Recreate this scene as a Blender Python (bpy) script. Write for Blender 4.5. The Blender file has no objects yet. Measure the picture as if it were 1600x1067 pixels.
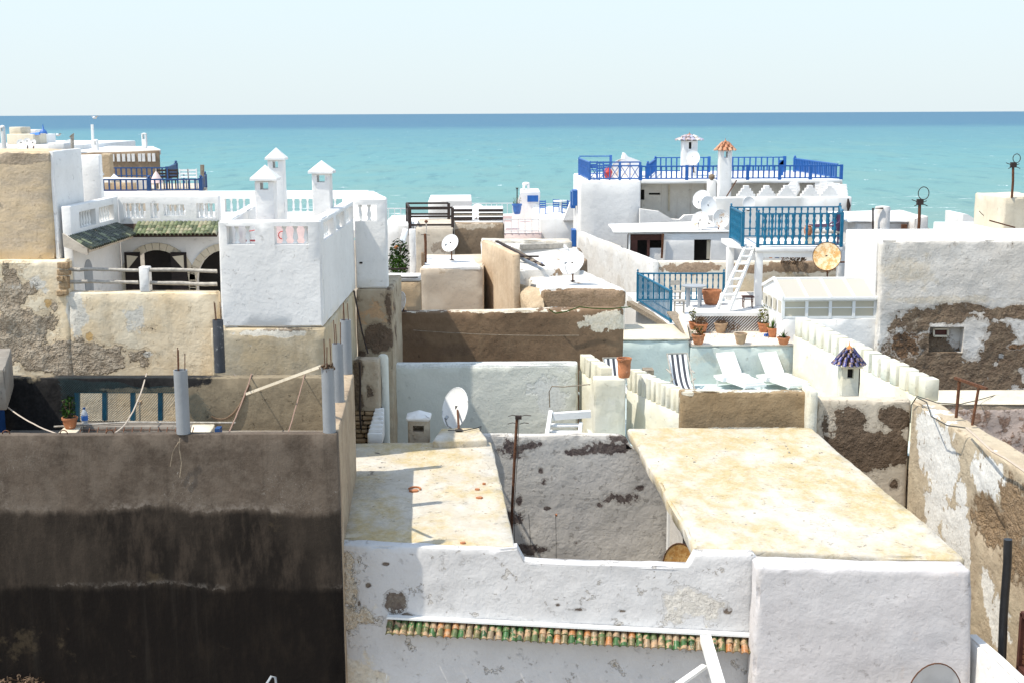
import bpy, bmesh, math, random
from mathutils import Vector, Matrix, noise
random.seed(7)
S = bpy.context.scene
COL = S.collection
rad = math.radians

# ------------------------------------------------------------------ camera
CAMZ = 18.0
FPX = 2000.0
PITCH = math.atan(356.0 / FPX)
ROLL = rad(-0.25)
cd = bpy.data.cameras.new("camera")
cam = bpy.data.objects.new("camera", cd)
COL.objects.link(cam)
cd.sensor_width = 36.0
cd.lens = 36.0 * FPX / 1600.0
cd.clip_start = 0.2
cd.clip_end = 90000.0
RM = Matrix.Rotation(math.pi / 2 - PITCH, 3, 'X') @ Matrix.Rotation(ROLL, 3, 'Z')
cam.matrix_world = Matrix.Translation((0, 0, CAMZ)) @ RM.to_4x4()
S.camera = cam

# ------------------------------------------------------------------ light
SUN_EL, SUN_AZ = rad(60), rad(20)       # azimuth measured from -X towards -Y
sd = Vector((-math.cos(SUN_EL) * math.cos(SUN_AZ), -math.cos(SUN_EL) * math.sin(SUN_AZ), math.sin(SUN_EL)))
w = bpy.data.worlds.new("World"); S.world = w; w.use_nodes = True
wn = w.node_tree
sky = wn.nodes.new('ShaderNodeTexSky'); sky.sky_type = 'NISHITA'; sky.sun_disc = False
sky.sun_elevation = SUN_EL
sky.sun_rotation = math.atan2(sd.x, sd.y) % (2 * math.pi)
sky.altitude = 0; sky.air_density = 1.0; sky.dust_density = .8; sky.ozone_density = 2.2
bgn = wn.nodes['Background']; bgn.inputs['Strength'].default_value = 0.15
# pale sea haze at the horizon, also added up to zenith for less-blue shade
tcn = wn.nodes.new('ShaderNodeTexCoord'); sxn = wn.nodes.new('ShaderNodeSeparateXYZ'); wn.links.new(tcn.outputs['Generated'], sxn.inputs[0])
mrn = wn.nodes.new('ShaderNodeMapRange'); mrn.interpolation_type = 'SMOOTHSTEP'
mrn.inputs[1].default_value = 0.0; mrn.inputs[2].default_value = .55; mrn.inputs[3].default_value = .96; mrn.inputs[4].default_value = .55
wn.links.new(sxn.outputs[2], mrn.inputs[0])
mr2 = wn.nodes.new('ShaderNodeMapRange'); mr2.inputs[1].default_value = 0.0; mr2.inputs[2].default_value = .10
wn.links.new(sxn.outputs[2], mr2.inputs[0])
hzc = wn.nodes.new('ShaderNodeMix'); hzc.data_type = 'RGBA'; wn.links.new(mr2.outputs[0], hzc.inputs[0])
HZ = 1 / .15
hzc.inputs[6].default_value = (.298 * HZ, .336 * HZ, .350 * HZ, 1); hzc.inputs[7].default_value = (.296 * HZ, .345 * HZ, .366 * HZ, 1)
smx = wn.nodes.new('ShaderNodeMix'); smx.data_type = 'RGBA'
wn.links.new(mrn.outputs[0], smx.inputs[0]); wn.links.new(sky.outputs[0], smx.inputs[6]); wn.links.new(hzc.outputs[2], smx.inputs[7])
wn.links.new(smx.outputs[2], bgn.inputs[0])
sl = bpy.data.lights.new("sun", 'SUN'); sl.energy = 2.0; sl.angle = rad(0.6); sl.color = (1.0, 0.935, 0.82)
so = bpy.data.objects.new("sun", sl); COL.objects.link(so)
so.rotation_euler = (-sd).to_track_quat('-Z', 'Y').to_euler()
S.view_settings.view_transform = 'Standard'; S.view_settings.look = 'None'
S.view_settings.exposure = 1.38; S.view_settings.gamma = 1.0

# ------------------------------------------------------------------ surveying helpers
def ray(u, v):
    r = RM @ Vector(((u - 800) / FPX, -(v - 533.5) / FPX, -1.0))
    return r / r.y
def P(u, v, d):
    """point of the place seen at photo position u,v standing d metres out"""
    r = ray(u, v)
    return Vector((r.x * d, d, CAMZ + r.z * d))
def Q(u, v, z):
    r = ray(u, v)
    return P(u, v, (z - CAMZ) / r.z)
GZ = 3.4
DV = Vector((-0.035, 1, 0))
def up(p, z): return Vector((p.x, p.y, z))

# ------------------------------------------------------------------ materials
class N:
    def __init__(s, name):
        s.m = bpy.data.materials.new(name); s.m.use_nodes = True
        s.t = s.m.node_tree; s.b = s.t.nodes['Principled BSDF']
        s.pos = None
    def new(s, t, **k):
        n = s.t.nodes.new(t)
        for a, b in k.items(): setattr(n, a, b)
        return n
    def l(s, a, b): s.t.links.new(a, b)
    def setin(s, sock, v):
        if isinstance(v, bpy.types.NodeSocket): s.l(v, sock)
        else: sock.default_value = v
    def P(s):
        if s.pos is None: s.pos = s.new('ShaderNodeNewGeometry').outputs['Position']
        return s.pos
    def math(s, op, a, b=0.0, c=None, clamp=False):
        n = s.new('ShaderNodeMath', operation=op); n.use_clamp = clamp
        s.setin(n.inputs[0], a); s.setin(n.inputs[1], b)
        if c is not None: s.setin(n.inputs[2], c)
        return n.outputs[0]
    def vm(s, op, a, b):
        n = s.new('ShaderNodeVectorMath', operation=op)
        s.setin(n.inputs[0], a); s.setin(n.inputs[1], b)
        return n.outputs['Value'] if op in ('LENGTH', 'DOT_PRODUCT') else n.outputs['Vector']
    def noise(s, scale, detail=5, rough=.55, vec=None, stretch=None, dist=0.0):
        n = s.new('ShaderNodeTexNoise'); n.inputs['Scale'].default_value = scale
        n.inputs['Detail'].default_value = detail; n.inputs['Roughness'].default_value = rough
        n.inputs['Distortion'].default_value = dist
        v = vec or s.P()
        if stretch: v = s.vm('MULTIPLY', v, stretch)
        s.l(v, n.inputs['Vector']); return n.outputs['Fac']
    def vor(s, scale, feature='F1', stretch=None):
        n = s.new('ShaderNodeTexVoronoi', feature=feature); n.inputs['Scale'].default_value = scale
        v = s.P()
        if stretch: v = s.vm('MULTIPLY', v, stretch)
        s.l(v, n.inputs['Vector']); return n.outputs['Distance']
    def ss(s, x, a, b, lo=0.0, hi=1.0):
        n = s.new('ShaderNodeMapRange', interpolation_type='SMOOTHSTEP')
        s.setin(n.inputs[0], x); s.setin(n.inputs[1], a); s.setin(n.inputs[2], b)
        n.inputs[3].default_value = lo; n.inputs[4].default_value = hi
        return n.outputs[0]
    def mix(s, f, a, b, mode='MIX'):
        n = s.new('ShaderNodeMix', data_type='RGBA', blend_type=mode)
        s.setin(n.inputs[0], f)
        for i, v in ((6, a), (7, b)):
            if isinstance(v, (tuple, list)): v = (*v[:3], 1)
            s.setin(n.inputs[i], v)
        return n.outputs[2]
    def blob(s, c, r, w=1.0):
        v = s.vm('SUBTRACT', s.P(), tuple(c)); v = s.vm('MULTIPLY', v, (1 / r[0], 1 / r[1], 1 / r[2]))
        L = s.vm('LENGTH', v, (0, 0, 0))
        return s.math('MULTIPLY', s.math('SUBTRACT', 1.25, L), w, clamp=True)
    def field(s, blobs):
        f = None
        for c, r, w_ in blobs:
            b = s.blob(c, r, w_)
            f = b if f is None else s.math('MAXIMUM', f, b)
        return f
    def fin(s, col, rough=.9, height=None, dist=.03, spec=.2, strength=1.0):
        s.setin(s.b.inputs['Base Color'], (*col[:3], 1) if isinstance(col, (tuple, list)) else col)
        s.setin(s.b.inputs['Roughness'], rough); s.b.inputs['Specular IOR Level'].default_value = spec
        if height is not None:
            bn = s.new('ShaderNodeBump'); bn.inputs['Distance'].default_value = dist
            bn.inputs['Strength'].default_value = strength
            s.l(height, bn.inputs['Height']); s.l(bn.outputs[0], s.b.inputs['Normal'])
        return s.m

def B(u, v, d, ru, rv, w=1.0, rd=2.0):
    return (P(u, v, d), (max(ru, 1) * d / FPX, rd, max(rv, 1) * d / FPX), w)

def plaster(name, c1, c2, layers=(), scale=.7, bump=.5, streak=0.0, streakcol=(.25, .19, .12), grime=0.25, crack=0.0, rough=.92):
    n = N(name)
    a = n.noise(scale, 7, .6)
    col = n.mix(n.ss(a, .38, .62), c1, c2)
    a2 = n.noise(scale * 5, 6, .65)
    col = n.mix(n.ss(a2, .35, .7, 0, grime), col, tuple(x * .72 for x in c2))
    f1 = n.noise(2.6, 5, .55); f2 = n.noise(17, 5, .68)
    col = n.mix(n.ss(f2, .3, .7, 0, .16), col, tuple(x * .78 for x in c1))
    pit = n.ss(n.noise(5.5, 7, .78), .60, .66, 0, .22 + grime * .8)      # flaked pits and dirt
    col = n.mix(pit, col, tuple(x * .62 for x in c2))
    h = n.math('MULTIPLY', f1, 1.6 * bump); h = n.math('SUBTRACT', h, n.math('MULTIPLY', pit, .5)); h = n.math('ADD', h, n.math('MULTIPLY', f2, .45 * bump))
    if streak:
        st = n.noise(1.0, 6, .6, stretch=(3.2, 3.2, .22))
        col = n.mix(n.ss(st, .52, .72, 0, streak), col, streakcol)
    if crack:
        v = n.new('ShaderNodeTexVoronoi', feature='DISTANCE_TO_EDGE'); v.inputs['Scale'].default_value = .55
        nv = n.new('ShaderNodeTexNoise'); nv.inputs['Scale'].default_value = 2.0; nv.inputs['Detail'].default_value = 5
        n.l(n.P(), nv.inputs['Vector'])
        vv = n.vm('ADD', n.P(), n.vm('MULTIPLY', nv.outputs['Color'], (.9, .9, .9))); n.l(vv, v.inputs['Vector'])
        cm = n.ss(v.outputs['Distance'], .0, .012, crack, 0)
        col = n.mix(cm, col, (.12, .09, .07)); h = n.math('SUBTRACT', h, n.math('MULTIPLY', cm, .5))
    for L in layers:
        na = L.get('na', .9); t = L.get('thr', .85); sf = L.get('soft', .02)
        fld = n.noise(L.get('ns', 2.0), 6, .66, stretch=L.get('st'))
        if L.get('blobs'):      # patches where the wall has them, torn by noise
            t -= .5 * na
            fld = n.math('MULTIPLY_ADD', fld, na * 2.7, -.5 * na * 2.7)
            fld = n.math('ADD', fld, n.field(L['blobs']))
        else: fld = n.math('MULTIPLY', fld, na)
        m = n.ss(fld, t - sf, t + sf, 0, L.get('op', 1.0))
        if L.get('blobs') and L.get('dep', .9) > .45:      # undercoat showing round the broken edge
            m0 = n.ss(fld, t - .20, t - .16, 0, .75)
            col = n.mix(m0, col, tuple(a_ * .62 + b_ * .30 for a_, b_ in zip(c2, L.get('c2', L['c']))))
            h = n.math('SUBTRACT', h, n.math('MULTIPLY', m0, .35))
        rn = n.noise(L.get('rs', 7), 4, .7)
        lc = n.mix(n.ss(rn, .36, .64), L['c'], L.get('c2', L['c']))
        lc = n.mix(n.ss(f2, .42, .68, 0, .5), lc, tuple(x * .55 for x in L['c']))
        col = n.mix(m, col, lc)
        rb = L.get('rub', 1.0)
        rh = n.math('MULTIPLY', rn, rb * 2.2)
        hh = n.math('SUBTRACT', n.math('ADD', n.math('MULTIPLY', h, .6), rh), L.get('dep', .9))
        mx = n.new('ShaderNodeMix', data_type='FLOAT'); n.l(m, mx.inputs[0]); n.l(h, mx.inputs[2]); n.l(hh, mx.inputs[3])
        h = mx.outputs[0]
    return n.fin(col, rough, h, .035)

def paint(name, c, rough=.5, spec=.4, var=.12, wear=None, scale=6, metal=0.0, bump=.15):
    n = N(name)
    a = n.noise(scale, 5, .6)
    col = n.mix(n.ss(a, .3, .7), c, tuple(x * (1 - var) for x in c))
    if wear:
        wc, t = wear
        col = n.mix(n.ss(n.noise(scale * 1.3, 8, .7), t, t + .06), col, wc)
    n.b.inputs['Metallic'].default_value = metal
    return n.fin(col, rough, n.noise(scale * 4, 3, .6), .004 * bump / .15, spec)

WH, WH2 = (.82, .805, .78), (.76, .745, .72)
M = {}
M['white'] = plaster('white_limewash', WH, WH2, scale=.5, bump=.42, grime=.14)
M['white_far'] = plaster('white_limewash_far', (.78, .775, .76), (.70, .69, .66), scale=.4, bump=.2, streak=.18, streakcol=(.5, .42, .3), grime=.2)
M['cream'] = plaster('cream_render', (.70, .63, .50), (.62, .54, .41), scale=.5, bump=.3, streak=.2)
M['beige'] = plaster('beige_render', (.62, .54, .44), (.55, .46, .36), scale=.6, bump=.35, streak=.2,
                     layers=[dict(c=(.30, .23, .16), c2=(.36, .28, .20), ns=1.1, na=1.3, thr=.80, soft=.05, op=.7, rub=.3, dep=.2)])
M['brown'] = plaster('brown_render', (.30, .215, .145), (.235, .165, .11), scale=1.1, bump=.7, grime=.5, streak=.1,
                     layers=[dict(c=(.5, .44, .36), c2=(.42, .35, .27), ns=2.2, na=1.3, thr=.80, soft=.03, op=.7, rub=.3, dep=-.2)])
M['tan'] = plaster('tan_render', (.58, .45, .30), (.49, .36, .23), scale=.8, bump=.4, streak=.3)
M['concrete'] = plaster('raw_concrete', (.30, .27, .23), (.22, .19, .16), scale=1.2, bump=.4, grime=.4)
M['ground'] = plaster('dusty_ground', (.36, .30, .23), (.28, .23, .17), scale=.2, bump=.5)
M['whitepaint'] = paint('white_paint', (.80, .80, .78), .5, var=.06)
M['whitemetal'] = paint('white_enamel', (.78, .78, .77), .35, var=.05)
M['teal'] = paint('teal_paint', (.006, .145, .26), .45, var=.25, wear=((.10, .30, .38), .66))
M['blue'] = paint('cobalt_paint', (.015, .115, .40), .45, var=.2)
M['navy'] = paint('navy_paint', (.02, .075, .22), .5, var=.25)
M['turq'] = paint('turquoise_floor_paint', (.56, .66, .67), .8, var=.12, scale=2)
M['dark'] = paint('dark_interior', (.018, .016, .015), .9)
M['black'] = paint('black_plastic', (.014, .015, .018), .35, var=.3)
M['rust'] = paint('rusty_iron', (.16, .065, .03), .9, var=.5, scale=14, bump=.6)
M['darkiron'] = paint('dark_iron', (.045, .03, .025), .8, var=.4, scale=14)
M['wood'] = paint('weathered_wood', (.32, .26, .19), .9, var=.4, scale=9, bump=.6)
M['greywood'] = paint('grey_wood', (.50, .46, .40), .9, var=.4, scale=9, bump=.6)
M['redwood'] = paint('red_brown_wood', (.10, .035, .025), .75, var=.4)
M['greypaint'] = paint('grey_paint', (.34, .36, .38), .6)
M['pvc'] = paint('grey_pvc', (.26, .275, .29), .5, var=.10, scale=3, wear=((.42, .43, .43), .70))
M['pvcdark'] = paint('stained_grey_pipe', (.07, .075, .085), .6, var=.3, scale=3, wear=((.30, .30, .29), .56))
M['terra'] = paint('terracotta', (.50, .20, .09), .85, var=.3, scale=9, wear=((.60, .40, .28), .60))
M['terrapale'] = paint('pale_terracotta', (.46, .32, .20), .9, var=.3, scale=9)
M['soil'] = paint('dark_soil', (.06, .04, .03), 1.0)
M['leaf'] = paint('green_leaf', (.07, .15, .025), .8, .08, var=.5, scale=20)
M['leafdark'] = paint('dark_green_leaf', (.035, .085, .015), .8, .08, var=.5, scale=20)
M['leafyel'] = paint('yellow_green_leaf', (.22, .24, .04), .8, .08, var=.5, scale=20)
M['dry'] = paint('dry_twig', (.20, .13, .08), .9, var=.4)
M['rope'] = paint('pale_rope', (.50, .42, .34), .9)
M['ropered'] = paint('reddish_rope', (.30, .19, .14), .9)
M['cable'] = paint('black_cable', (.05, .05, .045), .6)
M['whitecloth'] = paint('white_cloth', (.82, .82, .82), .9, var=.03)
M['pink'] = paint('pink_paint', (.78, .60, .57), .8)
M['red'] = paint('red_paint', (.50, .04, .035), .6)
M['netm'] = paint('dark_green_net', (.03, .07, .075), .8, var=.4)
M['orange'] = paint('orange_paint', (.60, .22, .06), .8)
M['bluecloth'] = paint('blue_cloth', (.05, .18, .55), .8)

def rusty(name, lo, hi, c=(.78, .76, .72), r=(.45, .20, .05)):
    n = N(name)
    f = n.math('ADD', n.math('MULTIPLY', n.noise(5, 8, .7), .75), n.math('MULTIPLY', n.noise(24, 5, .7), .25))
    col = n.mix(n.ss(f, lo, hi), c, n.mix(n.ss(n.noise(14, 5, .7), .4, .6), r, (.55, .33, .12)))
    col = n.mix(n.ss(n.noise(30, 4, .7), .60, .66, 0, .8), col, (.12, .05, .02))
    return n.fin(col, .7, f, .004, .3)
M['rustdish'] = rusty('rusted_enamel', .42, .58, c=(.74, .62, .42), r=(.60, .30, .08))
M['rustdish_full'] = rusty('heavily_rusted_enamel', .30, .45, c=(.7, .55, .3), r=(.42, .20, .05))
M['rustdish_light'] = rusty('rust_streaked_enamel', .52, .62, r=(.55, .33, .2))

def tilemat(name, cols, rough=.25, wear=.53):
    n = N(name)
    oi = n.new('ShaderNodeObjectInfo')
    cr = n.new('ShaderNodeValToRGB'); cr.color_ramp.interpolation = 'CONSTANT'
    e = cr.color_ramp.elements
    e[0].position = 0; e[0].color = (*cols[0], 1); e[1].position = 1 / len(cols); e[1].color = (*cols[1], 1)
    for i in range(2, len(cols)):
        x = e.new(i / len(cols)); x.color = (*cols[i], 1)
    n.l(oi.outputs['Random'], cr.inputs[0])
    f = n.noise(9, 7, .7)
    col = n.mix(n.ss(f, wear, wear + .07), cr.outputs[0], (.40, .26, .15))
    col = n.mix(n.ss(n.noise(45, 4, .7), .55, .65, 0, .6), col, (.05, .05, .03))
    return n.fin(col, n.ss(f, .5, .6, rough, .85), f, .006, .5)
M['tile_green'] = tilemat('green_glazed_tile', [(.04, .105, .03), (.06, .12, .035), (.16, .13, .06), (.03, .07, .025), (.36, .15, .05), (.09, .12, .045), (.24, .18, .11), (.04, .12, .035), (.13, .12, .05)], .3, .50)
M['tile_green2'] = tilemat('pale_green_glazed_tile', [(.17, .19, .10), (.14, .17, .08), (.24, .25, .15), (.08, .10, .05), (.30, .28, .18)], .3, .62)
M['tile_green3'] = tilemat('dark_green_glazed_tile', [(.025, .034, .018), (.02, .028, .015), (.035, .042, .022), (.16, .18, .10), (.022, .03, .016), (.025, .033, .018)], .3, .64)
M['blackwood'] = paint('blackened_wood', (.022, .014, .012), .7, var=.4)
M['tile_purple'] = tilemat('purple_glazed_tile', [(.035, .035, .16), (.05, .05, .2), (.03, .03, .10)], .3)
M['tile_orange'] = tilemat('orange_roof_tile', [(.50, .22, .12), (.60, .32, .2), (.42, .18, .1)], .8)
M['tile_lilac'] = tilemat('lilac_roof_tile', [(.35, .36, .48), (.6, .58, .55), (.42, .35, .38)], .8)

def glass(name, c, rough=.15, trans=0.0):
    n = N(name); n.b.inputs['Transmission Weight'].default_value = trans
    return n.fin(c, rough, None, spec=.5)
M['pane'] = glass('clouded_pane', (.50, .46, .36), .3)
M['bottle'] = glass('clear_bottle_plastic', (.75, .80, .85), .1, .5)

# ------------------------------------------------------------------ object helpers
def wl(o):
    v = Vector(o.location)
    while o.parent: o = o.parent; v += o.location
    return v
def tag(o, label=None, cat=None, group=None, kind=None):
    if label: o['label'] = label
    if cat: o['category'] = cat
    if group: o['group'] = group
    if kind: o['kind'] = kind
    return o
def thing(name, loc, label, cat, group=None):
    o = bpy.data.objects.new(name, None); COL.objects.link(o); o.location = loc
    o.empty_display_size = .2
    return tag(o, label, cat, group)
def link(name, me, mat=None, parent=None, at=None, smooth=None):
    o = bpy.data.objects.new(name, me); COL.objects.link(o)
    if mat is not None and not me.materials: me.materials.append(M[mat] if isinstance(mat, str) else mat)
    if parent: o.parent = parent
    if at is not None: o.location = Vector(at) - (wl(parent) if parent else Vector())
    return o
def mesh_from(name, vs, fs, smooth=False, ang=40):
    me = bpy.data.meshes.new(name); me.from_pydata([tuple(v) for v in vs], [], fs); me.update()
    if smooth:
        for p in me.polygons: p.use_smooth = True
        me.set_sharp_from_angle(angle=rad(ang))
    return me
def mk(name, vs, fs, mat, parent=None, smooth=False, ang=40):
    """mesh from world-space vertices, origin at its base centre"""
    xs = [v[0] for v in vs]; ys = [v[1] for v in vs]; zs = [v[2] for v in vs]
    c = Vector(((min(xs) + max(xs)) / 2, (min(ys) + max(ys)) / 2, min(zs)))
    me = mesh_from(name, [Vector(v) - c for v in vs], fs, smooth, ang)
    return link(name, me, mat, parent, c)

def nz(p, s): return noise.noise_vector(p * s)
def wobble(p, amp):
    return nz(p, .9) * amp + nz(p, 3.1) * (amp * .45)
BOXF = [(0, 3, 2, 1), (4, 5, 6, 7), (0, 1, 5, 4), (1, 2, 6, 5), (2, 3, 7, 6), (3, 0, 4, 7)]
def hexa(name, c, mat, parent=None, seg=.3, r=.03, amp=.012, maxn=46, disp=None, zb=None):
    """irregular plastered block. c = 4 top corners counter-clockwise from front-left seen from above
       (fl, fr, br, bl); bottom corners straight below at zb unless 8 corners given"""
    c = [Vector(p) for p in c]
    if len(c) == 4:
        z0 = GZ if zb is None else zb
        c = [up(p, z0) for p in c] + c
    def T(s, t, q):
        a = c[0].lerp(c[1], s).lerp(c[3].lerp(c[2], s), t)
        b = c[4].lerp(c[5], s).lerp(c[7].lerp(c[6], s), t)
        return a.lerp(b, q)
    Ls = [((c[1] - c[0]).length + (c[5] - c[4]).length) / 2, ((c[3] - c[0]).length + (c[7] - c[4]).length) / 2, (c[4] - c[0]).length]
    gr = []
    for L in Ls:
        L = max(L, .01); n = max(1, min(maxn, int(round(L / seg))))
        g = [i / n for i in range(n + 1)]
        if r > 0 and L > 3 * r:
            e = r / L
            g = [0, e] + [x for x in g if e * 1.3 < x < 1 - e * 1.3] + [1 - e, 1]
        gr.append(g)
    nx, ny, nz_ = [len(g) - 1 for g in gr]
    idx = {}; vs = []
    ctr = T(.5, .5, .5)
    def vid(i, j, k):
        key = (i, j, k)
        if key in idx: return idx[key]
        p = T(gr[0][i], gr[1][j], gr[2][k])
        if r > 0:
            ex = (i == 0) - (i == nx); ey = (j == 0) - (j == ny); ez = (k == 0) - (k == nz_)
            if abs(ex) + abs(ey) + abs(ez) >= 2:
                ax = (c[1] - c[0]).normalized() if Ls[0] > 0 else Vector()
                ay = (c[3] - c[0]).normalized()
                q = r * (.30 if abs(ex) + abs(ey) + abs(ez) == 2 else .42)
                if amp: q += min(r, .05) * 1.1 * max(0, noise.noise(p * 2.7) + .1) ** 1.5 * 2
                p = p + ax * ex * q + ay * ey * q + Vector((0, 0, 1)) * ez * q
        if amp: p = p + wobble(p, amp)
        if disp: p = p + disp(p)
        idx[key] = len(vs); vs.append(p); return idx[key]
    fs = []
    for i in range(nx):
        for j in range(ny):
            fs.append((vid(i, j, 0), vid(i, j + 1, 0), vid(i + 1, j + 1, 0), vid(i + 1, j, 0)))
            fs.append((vid(i, j, nz_), vid(i + 1, j, nz_), vid(i + 1, j + 1, nz_), vid(i, j + 1, nz_)))
    for i in range(nx):
        for k in range(nz_):
            fs.append((vid(i, 0, k), vid(i + 1, 0, k), vid(i + 1, 0, k + 1), vid(i, 0, k + 1)))
            fs.append((vid(i, ny, k), vid(i, ny, k + 1), vid(i + 1, ny, k + 1), vid(i + 1, ny, k)))
    for j in range(ny):
        for k in range(nz_):
            fs.append((vid(0, j, k), vid(0, j, k + 1), vid(0, j + 1, k + 1), vid(0, j + 1, k)))
            fs.append((vid(nx, j, k), vid(nx, j + 1, k), vid(nx, j + 1, k + 1), vid(nx, j, k + 1)))
    return mk(name, vs, fs, mat, parent, smooth=True, ang=55)

def fb(name, a, b, depth, mat, parent=None, zb=None, **k):
    """block given by the two ends of its front top edge (u,v,d) and how far it goes back"""
    A, Bp = P(*a), P(*b)
    return hexa(name, [A, Bp, Bp + DV * depth, A + DV * depth], mat, parent, zb=zb, **k)

def boxv(p0, p1):
    x0, y0, z0 = p0; x1, y1, z1 = p1
    return [(x0, y0, z0), (x1, y0, z0), (x1, y1, z0), (x0, y1, z0), (x0, y0, z1), (x1, y0, z1), (x1, y1, z1), (x0, y1, z1)]
def box(name, p0, p1, mat, parent=None):
    return mk(name, boxv(p0, p1), BOXF, mat, parent)
def barv(p, q, w, h=None, upv=Vector((0, 0, 1))):
    p, q = Vector(p), Vector(q); h = h or w
    d = (q - p).normalized()
    if abs(d.dot(upv)) > .98: upv = Vector((0, 1, 0))
    s = d.cross(upv).normalized(); t = s.cross(d).normalized()
    s *= w / 2; t *= h / 2
    return [p - s - t, p + s - t, q + s - t, q - s - t, p - s + t, p + s + t, q + s + t, q - s + t]
def bar(name, p, q, w, mat, parent=None, h=None, **k):
    return mk(name, barv(p, q, w, h, **k), BOXF, mat, parent)
def multi(name, parts, mat, parent=None, smooth=False):
    vs, fs = [], []
    for v, f in parts:
        o = len(vs); vs += list(v); fs += [tuple(i + o for i in t) for t in f]
    return mk(name, vs, fs, mat, parent, smooth)
def tubev(pts, r, n=6, cap=True):
    pts = [Vector(p) for p in pts]; vs, fs = [], []
    rr = r if isinstance(r, (list, tuple)) else [r] * len(pts)
    for i, p in enumerate(pts):
        d = (pts[min(i + 1, len(pts) - 1)] - pts[max(i - 1, 0)]).normalized()
        u = d.cross(Vector((0, 0, 1)) if abs(d.z) < .9 else Vector((0, 1, 0))).normalized(); v = d.cross(u)
        for k in range(n):
            a = 2 * math.pi * k / n
            vs.append(p + (u * math.cos(a) + v * math.sin(a)) * rr[i])
    for i in range(len(pts) - 1):
        for k in range(n):
            k2 = (k + 1) % n
            fs.append((i * n + k, i * n + k2, (i + 1) * n + k2, (i + 1) * n + k))
    if cap:
        fs.append(tuple(range(n - 1, -1, -1))[::-1]); fs.append(tuple(range((len(pts) - 1) * n, len(pts) * n)))
    return vs, fs
def tube(name, pts, r, mat, parent=None, n=6):
    v, f = tubev(pts, r, n); return mk(name, v, f, mat, parent, smooth=True, ang=60)
def lathev(c, prof, n=16):
    c = Vector(c); vs, fs = [], []
    for r_, z in prof:
        for k in range(n):
            a = 2 * math.pi * k / n; vs.append(c + Vector((r_ * math.cos(a), r_ * math.sin(a), z)))
    for i in range(len(prof) - 1):
        for k in range(n):
            k2 = (k + 1) % n; fs.append((i * n + k, i * n + k2, (i + 1) * n + k2, (i + 1) * n + k))
    fs.append(tuple(range(n))[::-1]); fs.append(tuple(range((len(prof) - 1) * n, len(prof) * n)))
    return vs, fs
def lathe(name, c, prof, mat, parent=None, n=16, ang=50):
    v, f = lathev(c, prof, n); return mk(name, v, f, mat, parent, smooth=True, ang=ang)
def sag(p, q, s, n=14):
    p, q = Vector(p), Vector(q)
    return [p.lerp(q, i / n) + Vector((0, 0, -s * 4 * (i / n) * (1 - i / n))) + nz(p.lerp(q, i / n), 3) * .008 for i in range(n + 1)]

def cut(o, cutters):
    """cut openings into a wall for good and drop the cutting shapes"""
    me = bpy.data.meshes.new('c'); vs, fs = [], []
    W = wl(o)
    objs = []
    for v, f in cutters:
        m2 = bpy.data.meshes.new('c'); m2.from_pydata([tuple(Vector(p) - W) for p in v], [], f); m2.update()
        b_ = bmesh.new(); b_.from_mesh(m2); bmesh.ops.recalc_face_normals(b_, faces=b_.faces); b_.to_mesh(m2); b_.free()
        c = bpy.data.objects.new('c', m2); COL.objects.link(c); c.location = W; objs.append(c)
        md = o.modifiers.new('b', 'BOOLEAN'); md.operation = 'DIFFERENCE'; md.solver = 'EXACT'; md.object = c
    bpy.context.view_layer.update()
    dg = bpy.context.evaluated_depsgraph_get(); dg.update()
    nm = bpy.data.meshes.new_from_object(o.evaluated_get(dg))
    old = o.data.materials[0]
    o.modifiers.clear(); o.data = nm
    if not nm.materials: nm.materials.append(old)
    for p in nm.polygons: p.use_smooth = True
    nm.set_sharp_from_angle(angle=rad(40))
    for c in objs:
        m2 = c.data; bpy.data.objects.remove(c); bpy.data.meshes.remove(m2)
    return o
def cbox(a, b, d0, d1):
    """opening through a camera-facing wall: photo rect a=(u0,v0) b=(u1,v1) measured on depth dm"""
    dm = (d0 + d1) / 2
    p, q = P(a[0], a[1], dm), P(b[0], b[1], dm)
    return boxv((p.x, d0, q.z), (q.x, d1, p.z)), BOXF
def carch(uc, vtop, hw, vbot, d0, d1, dm=None, n=14):
    dm = dm or (d0 + d1) / 2
    c = P(uc, vtop, dm); R = hw * dm / FPX; zb = P(uc, vbot, dm).z; zs = c.z - R
    prof = [(c.x - R, zb)] + [(c.x - R * math.cos(math.pi * i / n), zs + R * math.sin(math.pi * i / n)) for i in range(n + 1)] + [(c.x + R, zb)]
    m = len(prof)
    vs = [(x, d0, z) for x, z in prof] + [(x, d1, z) for x, z in prof]
    fs = [tuple(range(m)), tuple(range(2 * m - 1, m - 1, -1))] + [(i, (i + 1) % m, m + (i + 1) % m, m + i) for i in range(m)]
    return vs, fs

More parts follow.
